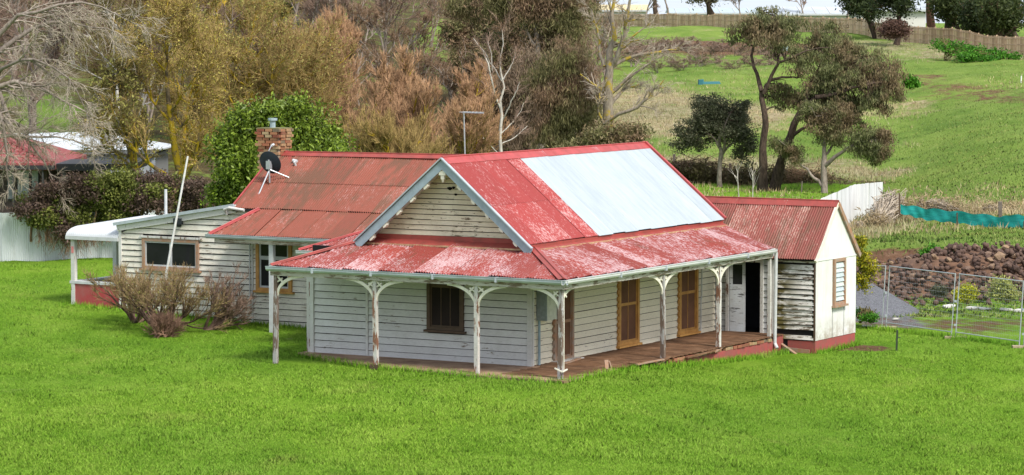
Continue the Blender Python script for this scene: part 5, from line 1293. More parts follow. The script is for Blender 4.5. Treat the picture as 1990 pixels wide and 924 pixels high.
def leaves(rg, pts, n, spread, size, aspect=2.2, droop=0.0, per=1):
    """n leaf quads (folded diamond) around random points on paths"""
    P = pts.reshape(-1, 3); c = P[rg.randint(0, len(P), n)] + rg.randn(n, 3) * spread
    d = nrm_(rg.randn(n, 3) + np.array([0, 0, -droop])); u = nrm_(np.cross(d, rg.randn(n, 3))); s = (size * (.6 + .8 * rg.rand(n)))[:, None]
    w = s / aspect
    v = np.stack([c - d * s / 2, c + u * w / 2, c + d * s / 2, c - u * w / 2], 1).reshape(-1, 3)
    return v, np.arange(n * 4).reshape(-1, 4)
def join(parts):
    vs, fs, ms = [], [], []; b = 0
    for v, f, m in parts: vs.append(v); fs.append(f + b); ms.append(np.full(len(f), m)); b += len(v)
    return np.concatenate(vs), np.concatenate(fs), np.concatenate(ms)
def limb(pts, base, y0, seg, s=None):
    """polyline of (u, v, dy, r) read off the photograph -> resampled path in the tree's own space"""
    q = np.array([tuple(at(p[0], p[1], y0 + p[2])) for p in pts]) - np.array(base); r = np.array([p[3] for p in pts], float)
    t = np.linspace(0, 1, len(pts)); tt = np.linspace(0, 1, seg + 1)
    # smooth resample (catmull-like by cubic smoothing of linear resample)
    o = np.stack([np.interp(tt, t, q[:, k]) for k in range(3)], -1); rr_ = np.interp(tt, t, r)
    for _ in range(2): o[1:-1] = .25 * o[:-2] + .5 * o[1:-1] + .25 * o[2:]
    o[1:-1] += (np.random.RandomState(len(pts) * 7 + int(abs(pts[0][0]))).randn(seg - 1, 3)) * .03 * np.linalg.norm(q[-1] - q[0]) / seg * 3
    return o, rr_
def make_tree(name, label, cat, base, trunk_lv, crown_lv, mats, leaf=None, group=None, parts=('trunk', 'crown')):
    """trunk_lv / crown_lv: lists of (paths, radii, k). leaf: list of (verts, faces)"""
    root = empty(name, base); tag(root, label, cat, group)
    v, f, m = join([tubes(p, r, k) + (0,) for p, r, k in trunk_lv])
    link(parts[0], mesh_np(parts[0], v, f, [mats[0]], m, smooth=True), root)
    pr = [tubes(p, r, k) + (0,) for p, r, k in crown_lv]
    lf = [(v_, f_, 1) for v_, f_ in (leaf or [])]
    if pr + lf:
        v, f, m = join(pr + lf); link(parts[1], mesh_np(parts[1], v, f, [mats[1], mats[2] if len(mats) > 2 else mats[1]], m), root)
    return root
def auto_tree(seed, H, spread=.5, trunk_r=.22, lv=None, nleaf=0, leafp=None, lean=(0, 0), multi=1, thin=.012):
    """generic broad-leaved or bare tree; returns trunk levels, crown levels, leaves"""
    rg = np.random.RandomState(seed); o = dict(n1=9, n2=7, n3=7, n4=5, a1=.8, a2=.65, a3=.6, a4=.6, up1=.10, up2=.05, up3=.03, up4=.02, l1=.62, l2=.6, l3=.55, l4=.55, th=.85, t0=.28)
    o.update(lv or {})
    P = rg.randn(multi, 3) * np.array([.35, .35, 0]) * (multi > 1); D = nrm_(np.array([[lean[0], lean[1], 1.]]) + rg.randn(multi, 3) * np.array([.2, .2, 0]) * (.3 + .8 * (multi > 1)))
    Ls = np.full(multi, H * o['th']); p0 = walk(rg, P, D, Ls, 9, .08, .04); r0 = np.linspace(1, .18, 10)[None] * trunk_r * (.7 + .5 * rg.rand(multi))[:, None]; r0[:, 0] *= 1.25
    p1, r1, L1 = spawn(rg, p0, r0, Ls, o['n1'], o['t0'], .97, o['a1'], o['l1'] * spread * 1.6, .62, 7, .12, o['up1'], tpow=.8)
    p2, r2, L2 = spawn(rg, p1, r1, L1, o['n2'], .2, .98, o['a2'], o['l2'], .6, 5, .14, o['up2'], rmin=thin * 1.5)
    p3, r3, L3 = spawn(rg, p2, r2, L2, o['n3'], .15, 1, o['a3'], o['l3'], .6, 3, .14, o['up3'], rmin=thin * 1.0)
    cr = [(p3, r3, 3)]; last = p3
    if o['n4']:
        p4, r4, L4 = spawn(rg, p3, r3, L3, o['n4'], .1, 1, o['a4'], o['l4'], .6, 2, .12, o['up4'], rmin=thin * .8, lmin=.25); cr.append((p4, r4, 3)); last = p4
    lf = []
    if nleaf: lf = [leaves(rg, last, nleaf, *leafp)]
    return [(p0, r0, 8), (p1, r1, 5), (p2, r2, 4)], cr, lf
B = lambda u, v, y: (lambda p: (p[0], p[1], gz(p[0], p[1])))(at(u, v, y))
BG = lambda u, y: (X_(u, y), y, gz(X_(u, y), y))

bk_dark = m_bark('bark_dark', (.030, .022, .018), (.12, .085, .065)); bk_grey = m_bark('bark_grey', (.15, .12, .10), (.33, .28, .24))
bk_pale = m_bark('bark_pale', (.36, .33, .29), (.66, .62, .56)); bk_lich = m_bark('bark_lichen', (.06, .045, .03), (.20, .15, .09), (.36, .25, .02), .42)
bk_lich2 = m_bark('bark_lichen_grey', (.16, .13, .10), (.34, .29, .23), (.34, .25, .04), .25)
tw_pale = m_bark('twig_pale', (.27, .22, .17), (.50, .43, .35)); tw_orange = m_bark('twig_orange', (.21, .125, .075), (.58, .35, .20)); tw_ochre = m_bark('twig_ochre', (.18, .12, .05), (.46, .33, .13))
tw_brown = m_bark('twig_brown', (.12, .075, .045), (.30, .20, .13)); tw_olive = m_bark('twig_olive', (.10, .08, .035), (.24, .20, .085)); tw_pur = m_bark('twig_purple', (.16, .105, .08), (.37, .26, .20))
lf_bud = m_leaf('bud_yellow', (.20, .15, .035), (.50, .43, .10)); lf_bud2 = m_leaf('bud_green', (.15, .14, .035), (.38, .36, .10)); lf_gum = m_leaf('leaf_gum', (.045, .058, .022), (.25, .26, .11), c3=(.27, .20, .11)); lf_gumg = m_leaf('leaf_gum_grey', (.040, .050, .026), (.125, .130, .075))
lf_dark = m_leaf('leaf_dark', (.015, .028, .008), (.075, .095, .028)); lf_ever = m_leaf('leaf_evergreen', (.012, .036, .005), (.22, .30, .035), rough=.4, trans=.12); lf_cas = m_leaf('leaf_casuarina', (.055, .060, .020), (.25, .23, .10), c3=(.36, .24, .15)); lf_pine = m_leaf('leaf_pine', (.010, .022, .008), (.05, .07, .02))
lf_orange = m_leaf('bud_orange', (.34, .18, .09), (.60, .36, .19))
lf_purple = m_leaf('leaf_purple', (.042, .032, .020), (.19, .125, .10)); lf_creep = m_leaf('leaf_creeper', (.030, .048, .012), (.24, .26, .06)); lf_weed = m_leaf('leaf_weed', (.02, .09, .01), (.10, .28, .02)); lf_yel = m_leaf('petal_yellow', (.60, .45, .01), (.75, .62, .04))

# 1 big gum (two stems) right of centre
y0 = 160.5; base = B(1495, 380, y0); bz = at(1495, 382, y0)[2]; base = (base[0], base[1], bz)
S = 9
L = [limb([(1487, 386, 0, .34), (1484, 352, 0, .30), (1480, 320, 0, .23), (1482, 280, 0, .19), (1490, 240, 0, .17), (1486, 200, 0, .15), (1480, 176, .2, .13)], base, y0, S),
     limb([(1500, 386, 0, .34), (1510, 350, -.2, .30), (1518, 310, -.4, .25), (1530, 280, -.6, .22), (1545, 240, -.8, .19), (1560, 208, -1, .17), (1585, 190, -1.2, .14)], base, y0, S),
     limb([(1480, 178, 0, .13), (1474, 150, .3, .10), (1458, 118, .6, .08), (1462, 80, .8, .06), (1472, 50, 1, .04), (1476, 25, 1, .02)], base, y0, S),
     limb([(1484, 182, 0, .12), (1500, 140, -.4, .09), (1518, 118, -.8, .07), (1550, 108, -1.2, .05), (1585, 95, -1.5, .03)], base, y0, S),
     limb([(1486, 170, 0, .09), (1500, 152, -.3, .07), (1530, 150, -.6, .06), (1550, 152, -1, .04)], base, y0, S),
     limb([(1585, 190, -1.2, .13), (1620, 186, -1.6, .10), (1660, 168, -2, .08), (1700, 160, -2, .05), (1720, 165, -2, .03)], base, y0, S),
     limb([(1562, 205, -1, .11), (1575, 170, -.4, .09), (1590, 130, .2, .07), (1610, 100, .6, .04)], base, y0, S),
     limb([(1534, 268, -.6, .11), (1560, 250, -1, .08), (1580, 240, -1, .05)], base, y0, S),
     limb([(1610, 186, -1.5, .07), (1640, 140, -.5, .06), (1680, 120, 0, .04)], base, y0, S)]
hp = np.stack([a for a, b in L]); hr = np.stack([b for a, b in L]); rg_ = np.random.RandomState(21)
def blobs(rg, lst, base, y0, n, size, aspect, droop, sc=1.0, depth=None, shell=.3, clump=26, cs=.22):
    """leaf clumps spread through ellipsoidal crown masses (u,v,ru,rv,dy[,w])"""
    if shell >= .5:      # ragged rim: small satellite clumps round every crown mass
        ex = []
        for b in lst:
            for _ in range(3):
                t = rg.rand() * 6.283; k = .22 + .2 * rg.rand(); ex.append((b[0] + math.cos(t) * b[2] * 1.12, b[1] + math.sin(t) * b[3] * 1.05, b[2] * k, b[3] * k, b[4] + rg.randn() * .4))
        lst = list(lst) + ex
    tot = sum(b[2] * b[3] for b in lst); V = []; T = []
    for b in lst:
        u, v, ru, rv, dy = b[:5]; m = max(3, int(n / clump * b[2] * b[3] / tot)); s = (y0 + dy) / F_PX
        c = np.array(at(u, v, y0 + dy)) - np.array(base); d = nrm_(rg.randn(m, 3)); r = rg.rand(m, 1) ** shell; dr = depth or ru * .85
        r = r * (.62 + .78 * rg.rand(m, 1)); cc = c + d * r * np.array([ru * s, dr * s, rv * s]); T.append((c, cc))
        for _ in range(1):
            k = clump; C = np.repeat(cc, k, 0) + nrm_(rg.randn(m * k, 3)) * rg.rand(m * k, 1) ** .45 * 1.9 * cs * sc * np.repeat(.45 + 1.0 * rg.rand(m, 1), k, 0) * np.array([1.25, 1.25, .8])
            dd = nrm_(rg.randn(len(C), 3) + np.array([0, 0, -droop])); uu = nrm_(np.cross(dd, rg.randn(len(C), 3))); ss = (size * (.6 + .8 * rg.rand(len(C))))[:, None]; w = ss / aspect
            V.append(np.stack([C - dd * ss / 2, C + uu * w / 2, C + dd * ss / 2, C - uu * w / 2], 1).reshape(-1, 3))
    v = np.concatenate(V); return (v, np.arange(len(v)).reshape(-1, 4)), T
def twigs_to(rg, hp, T, n, r=.02, seg=4, sag=.1):
    """branchlets from the nearest limb points out to the leaf clumps"""
    A = hp.reshape(-1, 3); tg = np.concatenate([c for _, c in T]); tg = tg[rg.randint(0, len(tg), n)]
    d = np.linalg.norm(A[None] - tg[:, None], axis=2) + rg.rand(n, len(A)) * .3; st = A[d.argmin(1)]
    t = np.linspace(0, 1, seg + 1)[None, :, None]; p = st[:, None] * (1 - t) + tg[:, None] * t
    p[:, 1:-1] += rg.randn(n, seg - 1, 3) * .07 * np.linalg.norm(tg - st, axis=1)[:, None, None]; p[:, :, 2] += (np.sin(t * np.pi) * sag * np.linalg.norm(tg - st, axis=1)[:, None, None])[:, :, 0]
    return p, np.linspace(1, .3, seg + 1)[None] * r * (.7 + .6 * rg.rand(n))[:, None]
gl = [(1478, 45, 42, 34, .5), (1455, 62, 28, 24, .8), (1530, 50, 40, 26, .3), (1515, 85, 34, 22, -.5), (1590, 82, 42, 34, .2), (1560, 118, 34, 20, -1), (1625, 120, 48, 38, -.2), (1600, 165, 48, 30, -1), (1655, 158, 50, 32, -1.5), (1700, 145, 38, 34, -1.2), (1718, 180, 26, 34, -2), (1735, 160, 14, 26, -2), (1690, 190, 30, 18, -2), (1610, 205, 40, 18, .5),
      (1560, 185, 40, 18, .8), (1520, 190, 22, 22, .5), (1650, 200, 40, 20, -.5), (1585, 215, 24, 22, .2), (1630, 222, 26, 16, -1), (1712, 205, 14, 16, -2), (1500, 60, 25, 26, 1), (1680, 118, 32, 20, .5)]
(lv_, T) = blobs(rg_, gl, base, y0, 56000, .19, 4.5, 2.2, cs=.19, clump=64, shell=.6)
tw, tr = twigs_to(rg_, hp, T, 480, .030)
make_tree('gum_tree', 'large spreading gum with dark twin trunk and brownish drooping crown behind the annex', 'tree', base, [(hp, hr, 9)], [(tw, tr, 4)], [bk_dark, bk_dark, lf_gum], [lv_])
# 2 small round dark tree
y0 = 163; base = tuple(at(1397, 376, y0))
L = [limb([(1397, 380, 0, .16), (1400, 345, 0, .13), (1402, 305, 0, .11), (1396, 265, 0, .08), (1392, 230, 0, .04)], base, y0, S), limb([(1402, 308, 0, .09), (1410, 280, -.3, .07), (1404, 250, -.5, .05), (1420, 220, -.5, .03)], base, y0, S), limb([(1404, 300, 0, .08), (1418, 280, .3, .06), (1440, 275, .5, .04), (1452, 262, .5, .02)], base, y0, S), limb([(1400, 290, 0, .07), (1385, 265, 0, .05), (1355, 250, 0, .03)], base, y0, S)]
hp = np.stack([a for a, b in L]); hr = np.stack([b for a, b in L])
gl = [(1395, 215, 42, 30, 0), (1365, 235, 36, 30, -.3), (1345, 262, 30, 26, 0), (1425, 230, 36, 32, 0), (1440, 262, 30, 30, -.4), (1395, 255, 44, 26, 1), (1330, 278, 20, 14, 0), (1455, 285, 16, 22, 0), (1445, 305, 12, 14, 0), (1375, 203, 18, 12, .5)]
(lv_, T) = blobs(rg_, gl, base, y0, 30000, .12, 2.4, .3, cs=.17, clump=55, shell=.6); tw, tr = twigs_to(rg_, hp, T, 160, .022)
make_tree('small_tree', 'small round-headed dark green tree left of the big gum', 'tree', base, [(hp, hr, 8)], [(tw, tr, 4)], [bk_grey, bk_dark, lf_gumg], [lv_])
# 3 forked grey-trunk tree right of the gum
y0 = 158; base = tuple(at(1600, 388, y0))
L = [limb([(1600, 394, 0, .20), (1600, 360, 0, .17), (1603, 325, 0, .15), (1602, 300, 0, .12), (1600, 270, 0, .09), (1606, 240, 0, .05)], base, y0, S), limb([(1604, 322, 0, .13), (1625, 305, -.4, .10), (1645, 290, -.6, .08), (1660, 278, -.8, .05), (1690, 270, -1, .03)], base, y0, S), limb([(1598, 362, 0, .10), (1580, 345, .3, .08), (1562, 325, .5, .06), (1545, 310, .6, .04), (1535, 290, .6, .025)], base, y0, S), limb([(1602, 305, 0, .08), (1618, 285, .3, .06), (1625, 255, .5, .03)], base, y0, S)]
hp = np.stack([a for a, b in L]); hr = np.stack([b for a, b in L])
gl = [(1605, 245, 36, 28, 0), (1640, 235, 30, 22, .5), (1590, 225, 24, 20, .5), (1625, 215, 30, 16, 0), (1680, 268, 30, 24, -.8), (1712, 275, 22, 26, -.8), (1700, 300, 26, 14, -1), (1672, 292, 18, 14, -.6), (1525, 290, 18, 16, .5), (1548, 300, 16, 14, .5), (1620, 268, 26, 12, 0), (1572, 215, 14, 12, 0), (1510, 282, 12, 12, .5)]
(lv_, T) = blobs(rg_, gl, base, y0, 27000, .17, 4.2, 1.6, cs=.175, clump=55, shell=.55); tw, tr = twigs_to(rg_, hp, T, 170, .022)
make_tree('forked_tree', 'grey-trunked forked tree with ragged foliage right of the gum, above the annex roof', 'tree', base, [(hp, hr, 8)], [(tw, tr, 4)], [bk_grey, bk_grey, lf_gum], [lv_])
# white saplings
for i, (u, v, t) in enumerate([(1436, 388, 352), (1463, 390, 348)]):
    y0 = 152; base = tuple(at(u, v, y0)); rg_ = np.random.RandomState(60 + i); s = y0 / F_PX
    p0 = walk(rg_, np.zeros((1, 3)), np.array([[0, 0, 1.]]), np.array([1.5]), 5, .06, .1) ; r0 = np.linspace(.03, .012, 6)[None]
    p1, r1, L1 = spawn(rg_, p0, r0, np.array([1.5]), 9, .35, 1, .5, .7, .7, 3, .1, .12, rmin=.012)
    make_tree('sapling', ['bare pale sapling at left of the pair before the gum trunk', 'bare white-stemmed sapling at right of the pair before the gum trunk'][i], 'sapling', base, [(p0, r0, 5)], [(p1, r1, 3)], [bk_pale, bk_pale], group='bare saplings')
# white birch behind the ridge
y0 = 128; base = tuple(at(972, 345, y0))
L = [limb([(970, 350, 0, .11), (973, 290, 0, .10), (975, 240, 0, .09), (975, 200, 0, .08), (977, 165, 0, .06), (972, 130, 0, .05), (978, 95, 0, .04), (976, 60, 0, .02)], base, y0, S), limb([(974, 215, 0, .06), (962, 190, -.2, .05), (955, 160, -.3, .05), (950, 130, -.4, .045), (946, 110, -.4, .04), (935, 92, -.5, .03), (920, 75, -.5, .02)], base, y0, S),
     limb([(976, 158, 0, .05), (962, 135, .2, .04), (948, 118, .3, .04), (940, 95, .3, .03), (925, 85, .3, .015)], base, y0, S), limb([(976, 235, 0, .05), (990, 205, -.3, .04), (1002, 180, -.4, .03), (1010, 160, -.5, .02)], base, y0, S), limb([(978, 155, 0, .045), (990, 135, .3, .035), (1000, 115, .4, .02), (1003, 100, .5, .012)], base, y0, S),
     limb([(972, 262, 0, .04), (990, 245, .2, .03), (1010, 222, .4, .02), (1018, 200, .5, .012)], base, y0, S), limb([(970, 300, 0, .035), (945, 275, -.4, .025), (928, 255, -.5, .018), (914, 242, -.6, .012)], base, y0, S), limb([(974, 280, 0, .035), (1005, 265, .3, .025), (1025, 245, .5, .015)], base, y0, S), limb([(957, 140, 0, .03), (955, 105, 0, .025), (948, 80, .2, .012)], base, y0, S)]
hp = np.stack([a for a, b in L]); hr = np.stack([b for a, b in L]) * .72; rg_ = np.random.RandomState(31); Ls = np.linalg.norm(hp[:, -1] - hp[:, 0], axis=1)
p2, r2, L2 = spawn(rg_, hp, hr, Ls, 7, .35, 1, .55, .34, .5, 4, .12, .02, rmin=.011, lmin=.4); p3, r3, L3 = spawn(rg_, p2, r2, L2, 9, .2, 1, .5, .6, .6, 3, .14, -.03, rmin=.009, lmin=.35)
make_tree('white_birch', 'bare white-barked birch rising just behind the ridge of the house', 'tree', base, [(hp, hr, 7)], [(p2, r2, 4), (p3, r3, 3)], [m_bark('bark_birch', (.27, .24, .21), (.56, .53, .48)), tw_pur])
# lichen-covered bare tree right of the birch
y0 = 140; base = tuple(at(1178, 330, y0))
L = [limb([(1178, 330, 0, .30), (1177, 270, 0, .27), (1180, 220, 0, .25), (1176, 180, 0, .22), (1182, 135, 0, .19), (1186, 110, 0, .16), (1192, 80, 0, .13), (1190, 45, 0, .09), (1196, -10, 0, .06)], base, y0, S), limb([(1184, 135, 0, .13), (1200, 110, -.4, .11), (1212, 75, -.6, .09), (1216, 40, -.8, .08), (1225, -5, -1, .06)], base, y0, S), limb([(1190, 130, 0, .09), (1215, 115, .4, .075), (1255, 105, .7, .06), (1290, 100, 1, .04), (1335, 92, 1.2, .02)], base, y0, S),
     limb([(1180, 236, 0, .10), (1200, 222, -.3, .085), (1235, 212, -.6, .075), (1260, 195, -.8, .06), (1275, 175, -.9, .04), (1290, 155, -1, .025)], base, y0, S), limb([(1186, 205, 0, .10), (1205, 180, .4, .08), (1222, 168, .6, .05), (1232, 170, .7, .02)], base, y0, S), limb([(1174, 130, 0, .08), (1165, 95, .3, .06), (1160, 55, .5, .045), (1150, 20, .6, .02)], base, y0, S), limb([(1172, 240, 0, .07), (1160, 215, -.3, .05), (1166, 190, -.3, .03), (1160, 170, -.3, .015)], base, y0, S)]
hp = np.stack([a for a, b in L]); hr = np.stack([b for a, b in L]); rg_ = np.random.RandomState(32); Ls = np.linalg.norm(hp[:, -1] - hp[:, 0], axis=1)
p2, r2, L2 = spawn(rg_, hp, hr, Ls, 11, .3, 1, .7, .34, .45, 5, .16, .03, rmin=.022, lmin=.6); p3, r3, L3 = spawn(rg_, p2, r2, L2, 8, .2, 1, .6, .55, .55, 4, .16, .03, rmin=.012, lmin=.3); p4, r4, L4 = spawn(rg_, p3, r3, L3, 4, .2, 1, .6, .6, .55, 2, .16, .02, rmin=.009, lmin=.2)
make_tree('bare_lichen_tree', 'tall bare tree with yellow lichened limbs between the dark thicket and the open hillside', 'tree', base, [(hp, hr, 8), (p2, r2, 4)], [(p3, r3, 3), (p4, r4, 3)], [bk_lich2, tw_pale])

# dark casuarina / gum thicket left of it
def crown_tree(name, label, base_u, base_v, y0, limbs, gl, n, size, asp, droop, mats, seed, cs=.22, tw=150, cat='tree', clump=22, group=None):
    rg = np.random.RandomState(seed); base = tuple(at(base_u, base_v, y0)); LL = [limb(l, base, y0, S) for l in limbs]
    hp = np.stack([a for a, b in LL]); hr = np.stack([b for a, b in LL]); (lv_, T) = blobs(rg, gl, base, y0, n, size, asp, droop, cs=cs, clump=clump); a, b = twigs_to(rg, hp, T, tw, .022)
    return make_tree(name, label, cat, base, [(hp, hr, 7)], [(a, b, 3)], mats, [lv_], group=group)
crown_tree('casuarina_tree', 'dark drooping casuarina beside the bare lichen tree', 1100, 340, 142, [[(1098, 340, 0, .22), (1100, 260, 0, .17), (1095, 180, 0, .12), (1105, 100, 0, .06)], [(1100, 250, 0, .1), (1125, 200, 0, .07), (1130, 150, 0, .03)], [(1098, 260, 0, .1), (1070, 210, 0, .07), (1060, 150, 0, .03)]],
    [(1100, 130, 42, 40, 0), (1125, 180, 34, 36, 0), (1085, 190, 42, 40, 0), (1128, 230, 28, 34, -.5), (1090, 245, 36, 32, 0), (1060, 160, 30, 34, .5), (1105, 285, 34, 18, 0), (1065, 260, 26, 26, 0), (1145, 205, 16, 24, 0)], 44000, .22, 7, 2.5, [bk_grey, tw_pur, lf_cas], 71, cs=.26, tw=500, clump=48)
crown_tree('gum_tree', 'tall grey-limbed gum with olive crown cut off by the top of the picture', 1050, 330, 165, [[(1052, 330, 0, .26), (1045, 200, 0, .2), (1040, 100, 0, .15), (1040, 20, 0, .11), (1030, -60, 0, .06)], [(1040, 60, 0, .09), (1065, 20, 0, .06), (1075, -20, 0, .03)], [(1040, 90, 0, .09), (1012, 40, 0, .06), (1000, -10, 0, .03)]],
    [(1070, 20, 48, 36, 0), (1100, 60, 40, 34, 0), (1010, 20, 44, 34, 0), (970, 12, 40, 28, 0), (1115, 20, 34, 28, 0), (1060, 85, 40, 30, 1), (1110, 100, 28, 26, 0), (1000, -25, 60, 26, 0), (1085, -30, 60, 30, 0), (930, 15, 30, 26, 1), (890, 12, 34, 26, 1)], 44000, .22, 5.5, 2.0, [bk_grey, tw_pur, lf_cas], 72, cs=.32, tw=500, clump=46)
crown_tree('casuarina_tree', 'brown-olive casuarina behind the white birch', 1020, 340, 150, [[(1020, 340, 0, .2), (1022, 240, 0, .15), (1030, 150, 0, .08), (1035, 110, 0, .04)], [(1022, 230, 0, .08), (1000, 190, 0, .05), (990, 150, 0, .03)]],
    [(1030, 140, 36, 36, 0), (1000, 180, 36, 40, 0), (1045, 210, 30, 40, 0), (1015, 250, 40, 32, 0), (960, 230, 34, 44, 1), (925, 260, 32, 36, 1), (990, 285, 40, 20, 0), (945, 190, 28, 30, 1)], 28000, .22, 7, 2.2, [bk_dark, tw_brown, m_leaf('leaf_brown_olive', (.075, .055, .032), (.30, .22, .15))], 73, cs=.28, tw=700, clump=40)
# low scrub right behind the ridge
crown_tree('scrub_bush', 'dull olive scrub bush just above the silver roof ridge', 1160, 310, 128, [[(1160, 310, 0, .08), (1165, 285, 0, .05), (1170, 262, 0, .02)]], [(1160, 272, 34, 18, 0), (1200, 262, 30, 22, 0), (1222, 275, 26, 16, 0), (1120, 288, 30, 14, 0), (1240, 262, 14, 18, 0)], 8000, .18, 3.5, .6, [tw_brown, tw_brown, lf_cas], 74, tw=220, cat='bush')
# glossy evergreen beside the chimney
crown_tree('evergreen_tree', 'dense glossy green evergreen behind the brick chimney', 545, 400, 104, [[(545, 400, 0, .2), (540, 330, 0, .15), (545, 260, 0, .08)], [(540, 340, 0, .1), (480, 290, 0, .05), (470, 260, 0, .03)], [(545, 330, 0, .1), (600, 290, 0, .05), (620, 260, 0, .03)]],
    [(560, 232, 30, 26, 0), (520, 240, 30, 32, 0), (485, 250, 32, 36, 0), (455, 300, 34, 42, 0), (600, 255, 42, 38, 0), (635, 280, 32, 26, 0), (540, 290, 60, 50, 1.2), (450, 350, 28, 40, 0), (490, 330, 46, 48, -.6), (600, 300, 46, 32, -.6), (520, 212, 36, 14, 0), (575, 215, 30, 14, 0), (440, 270, 14, 20, 0), (470, 375, 30, 24, 0), (525, 360, 40, 34, 0), (430, 380, 16, 26, 0)], 62000, .14, 2.3, .3, [bk_dark, tw_brown, lf_ever], 75, cs=.23, clump=110)

# --- bare winter trees on the left
def bare(name, label, u, v, y, H, seed, mats, lv, spread=.5, tr=.2, nleaf=0, leafp=None, lean=(0, 0), multi=1, thin=.012, group=None, rz=0, cat='tree'):
    t, c, l = auto_tree(seed, H, spread, tr, lv, nleaf, leafp, lean, multi, thin); b = at(u, v, y); return make_tree(name, label, cat, (b[0], b[1], gz(b[0], b[1]) - .1), t, c, mats, l, group=group)
lvU = dict(n1=14, n2=9, n3=9, n4=6, a1=.55, a2=.5, a3=.42, a4=.35, up1=.16, up2=.16, up3=.16, up4=.18, l1=.55, l2=.6, l3=.6, l4=.75, t0=.22)
lvS = dict(n1=12, n2=9, n3=8, n4=6, a1=.85, a2=.7, a3=.65, a4=.6, up1=.08, up2=.05, up3=.03, up4=.02, l1=.6, l2=.6, l3=.6, l4=.7, t0=.25)
# orange-twigged willows behind the ridge
bare('willow_tree', 'orange-twigged bare willow behind the red wing roof, right of the evergreen', 700, 330, 124, 6.6, 101, [bk_lich, tw_orange, lf_orange], lvU, .62, .22, 900, (.06, .06, 2.5), multi=2, thin=.014)
bare('willow_tree', 'wide bare willow with orange tips directly left of the roof antenna', 835, 330, 121, 5.6, 102, [bk_lich, tw_orange, lf_orange], lvU, .7, .22, 900, (.06, .06, 2.5), multi=3, thin=.014)
bare('willow_tree', 'tallest orange-tipped bare willow standing behind the other willows', 660, 330, 140, 8.4, 103, [bk_lich, tw_orange, lf_orange], lvU, .55, .22, 900, (.06, .06, 2.5), multi=3, thin=.016)
bare('willow_tree', 'bare willow with pinkish-orange twigs at the right of the willow clump', 880, 330, 136, 6.6, 104, [bk_lich, tw_orange, lf_orange], lvU, .5, .2, 900, (.06, .06, 2.5), multi=2, thin=.015)
bare('willow_tree', 'bare willow with ochre lower branches just above the red wing ridge', 760, 330, 117, 4.6, 105, [bk_lich, tw_ochre, lf_orange], dict(lvU, a1=.9, up1=.1), .8, .2, 0, None, multi=3, thin=.013)
# yellow-budded trees upper left
bare('budding_tree', 'big tree with yellow-green buds and a black and yellow lichened trunk behind the hedge', 368, 350, 122, 9.2, 111, [bk_lich, tw_ochre, lf_bud], lvS, .55, .26, 6500, (.09, .085, 1.8), thin=.014)
bare('budding_tree', 'tree with bright yellow-orange lichen on a straight pole-like trunk', 352, 350, 124.5, 8.6, 112, [m_bark('bark_yellow', (.30, .20, .02), (.20, .15, .09), (.45, .30, .02), .9), tw_ochre, lf_bud], lvS, .4, .13, 5000, (.09, .08, 1.8), thin=.013)
bare('budding_tree', 'yellow-green budding tree between the pole trunk and the evergreen', 470, 340, 130, 9.6, 113, [bk_lich, tw_ochre, lf_bud2], lvS, .6, .2, 6500, (.10, .09, 1.8), thin=.014)
bare('budding_tree', 'budding tree behind the evergreen with ochre twigs', 590, 330, 132, 8.2, 114, [bk_lich, tw_ochre, lf_bud2], lvS, .6, .2, 5000, (.10, .09, 1.8), multi=2, thin=.014)
bare('leaning_tree', 'leaning bare tree with a mossy trunk in front of the shed end', 300, 345, 123, 7.0, 115, [bk_lich, tw_olive, lf_bud2], lvS, .55, .17, 2500, (.12, .12, 1.8), lean=(-.45, 0), thin=.013)
bare('birch_tree', 'slender bare birch with a whitish stem rising over the shed roof', 248, 350, 146, 10.0, 116, [bk_pale, tw_olive, lf_bud2], lvS, .35, .12, 1500, (.12, .12, 1.8), multi=2, thin=.014)
bare('budding_tree', 'taller yellow-green tree at the top of the picture, behind the pole trunk', 420, 300, 168, 14.0, 117, [bk_lich, tw_ochre, lf_bud2], lvS, .5, .25, 9000, (.14, .11, 1.8), thin=.02)
bare('bare_tree', 'brown bare tree behind the leaning tree over the shed', 190, 330, 158, 11.5, 118, [bk_lich, tw_brown, lf_bud2], lvS, .5, .2, 1200, (.2, .16, 1.8), multi=2, thin=.017)
# pale bare tree reaching in from the left edge
rg_ = np.random.RandomState(77); y0 = 108; base = tuple(at(-120, 520, y0)); base = (base[0], base[1], gz(base[0], base[1]))
L = [limb([(-120, 520, 0, .30), (-110, 420, 0, .27), (-95, 320, 0, .24), (-80, 200, 0, .20), (-60, 90, 0, .15), (-40, -40, 0, .08)], base, y0, S), limb([(-90, 250, 0, .14), (-30, 180, -.5, .11), (15, 150, -.8, .085), (70, 165, -1, .06), (130, 195, -1, .035), (190, 230, -1, .02)], base, y0, S), limb([(-85, 210, 0, .13), (-20, 110, .5, .10), (40, 55, .8, .075), (110, 35, 1, .05), (190, 45, 1, .03), (240, 75, 1, .015)], base, y0, S),
     limb([(-80, 160, 0, .12), (0, 60, -1, .085), (60, 10, -1.2, .06), (130, -5, -1.4, .045), (210, 15, -1.5, .025), (270, 50, -1.5, .012)], base, y0, S), limb([(-95, 300, 0, .12), (-40, 230, -1.4, .09), (0, 190, -1.6, .08), (10, 260, -1.8, .06), (14, 310, -1.9, .04), (16, 350, -2, .02)], base, y0, S), limb([(-95, 310, 0, .11), (-30, 230, 1, .08), (20, 215, 1.4, .06), (50, 260, 1.6, .045), (90, 330, 1.7, .025), (130, 390, 1.8, .012)], base, y0, S),
     limb([(-60, 200, 0, .10), (0, 130, -2, .07), (60, 100, -2.3, .05), (120, 130, -2.5, .035), (160, 190, -2.6, .02), (175, 240, -2.6, .01)], base, y0, S), limb([(-100, 330, 0, .10), (-40, 270, .4, .07), (30, 260, .8, .05), (90, 275, 1, .035), (150, 270, 1.1, .02), (200, 290, 1.1, .01)], base, y0, S)]
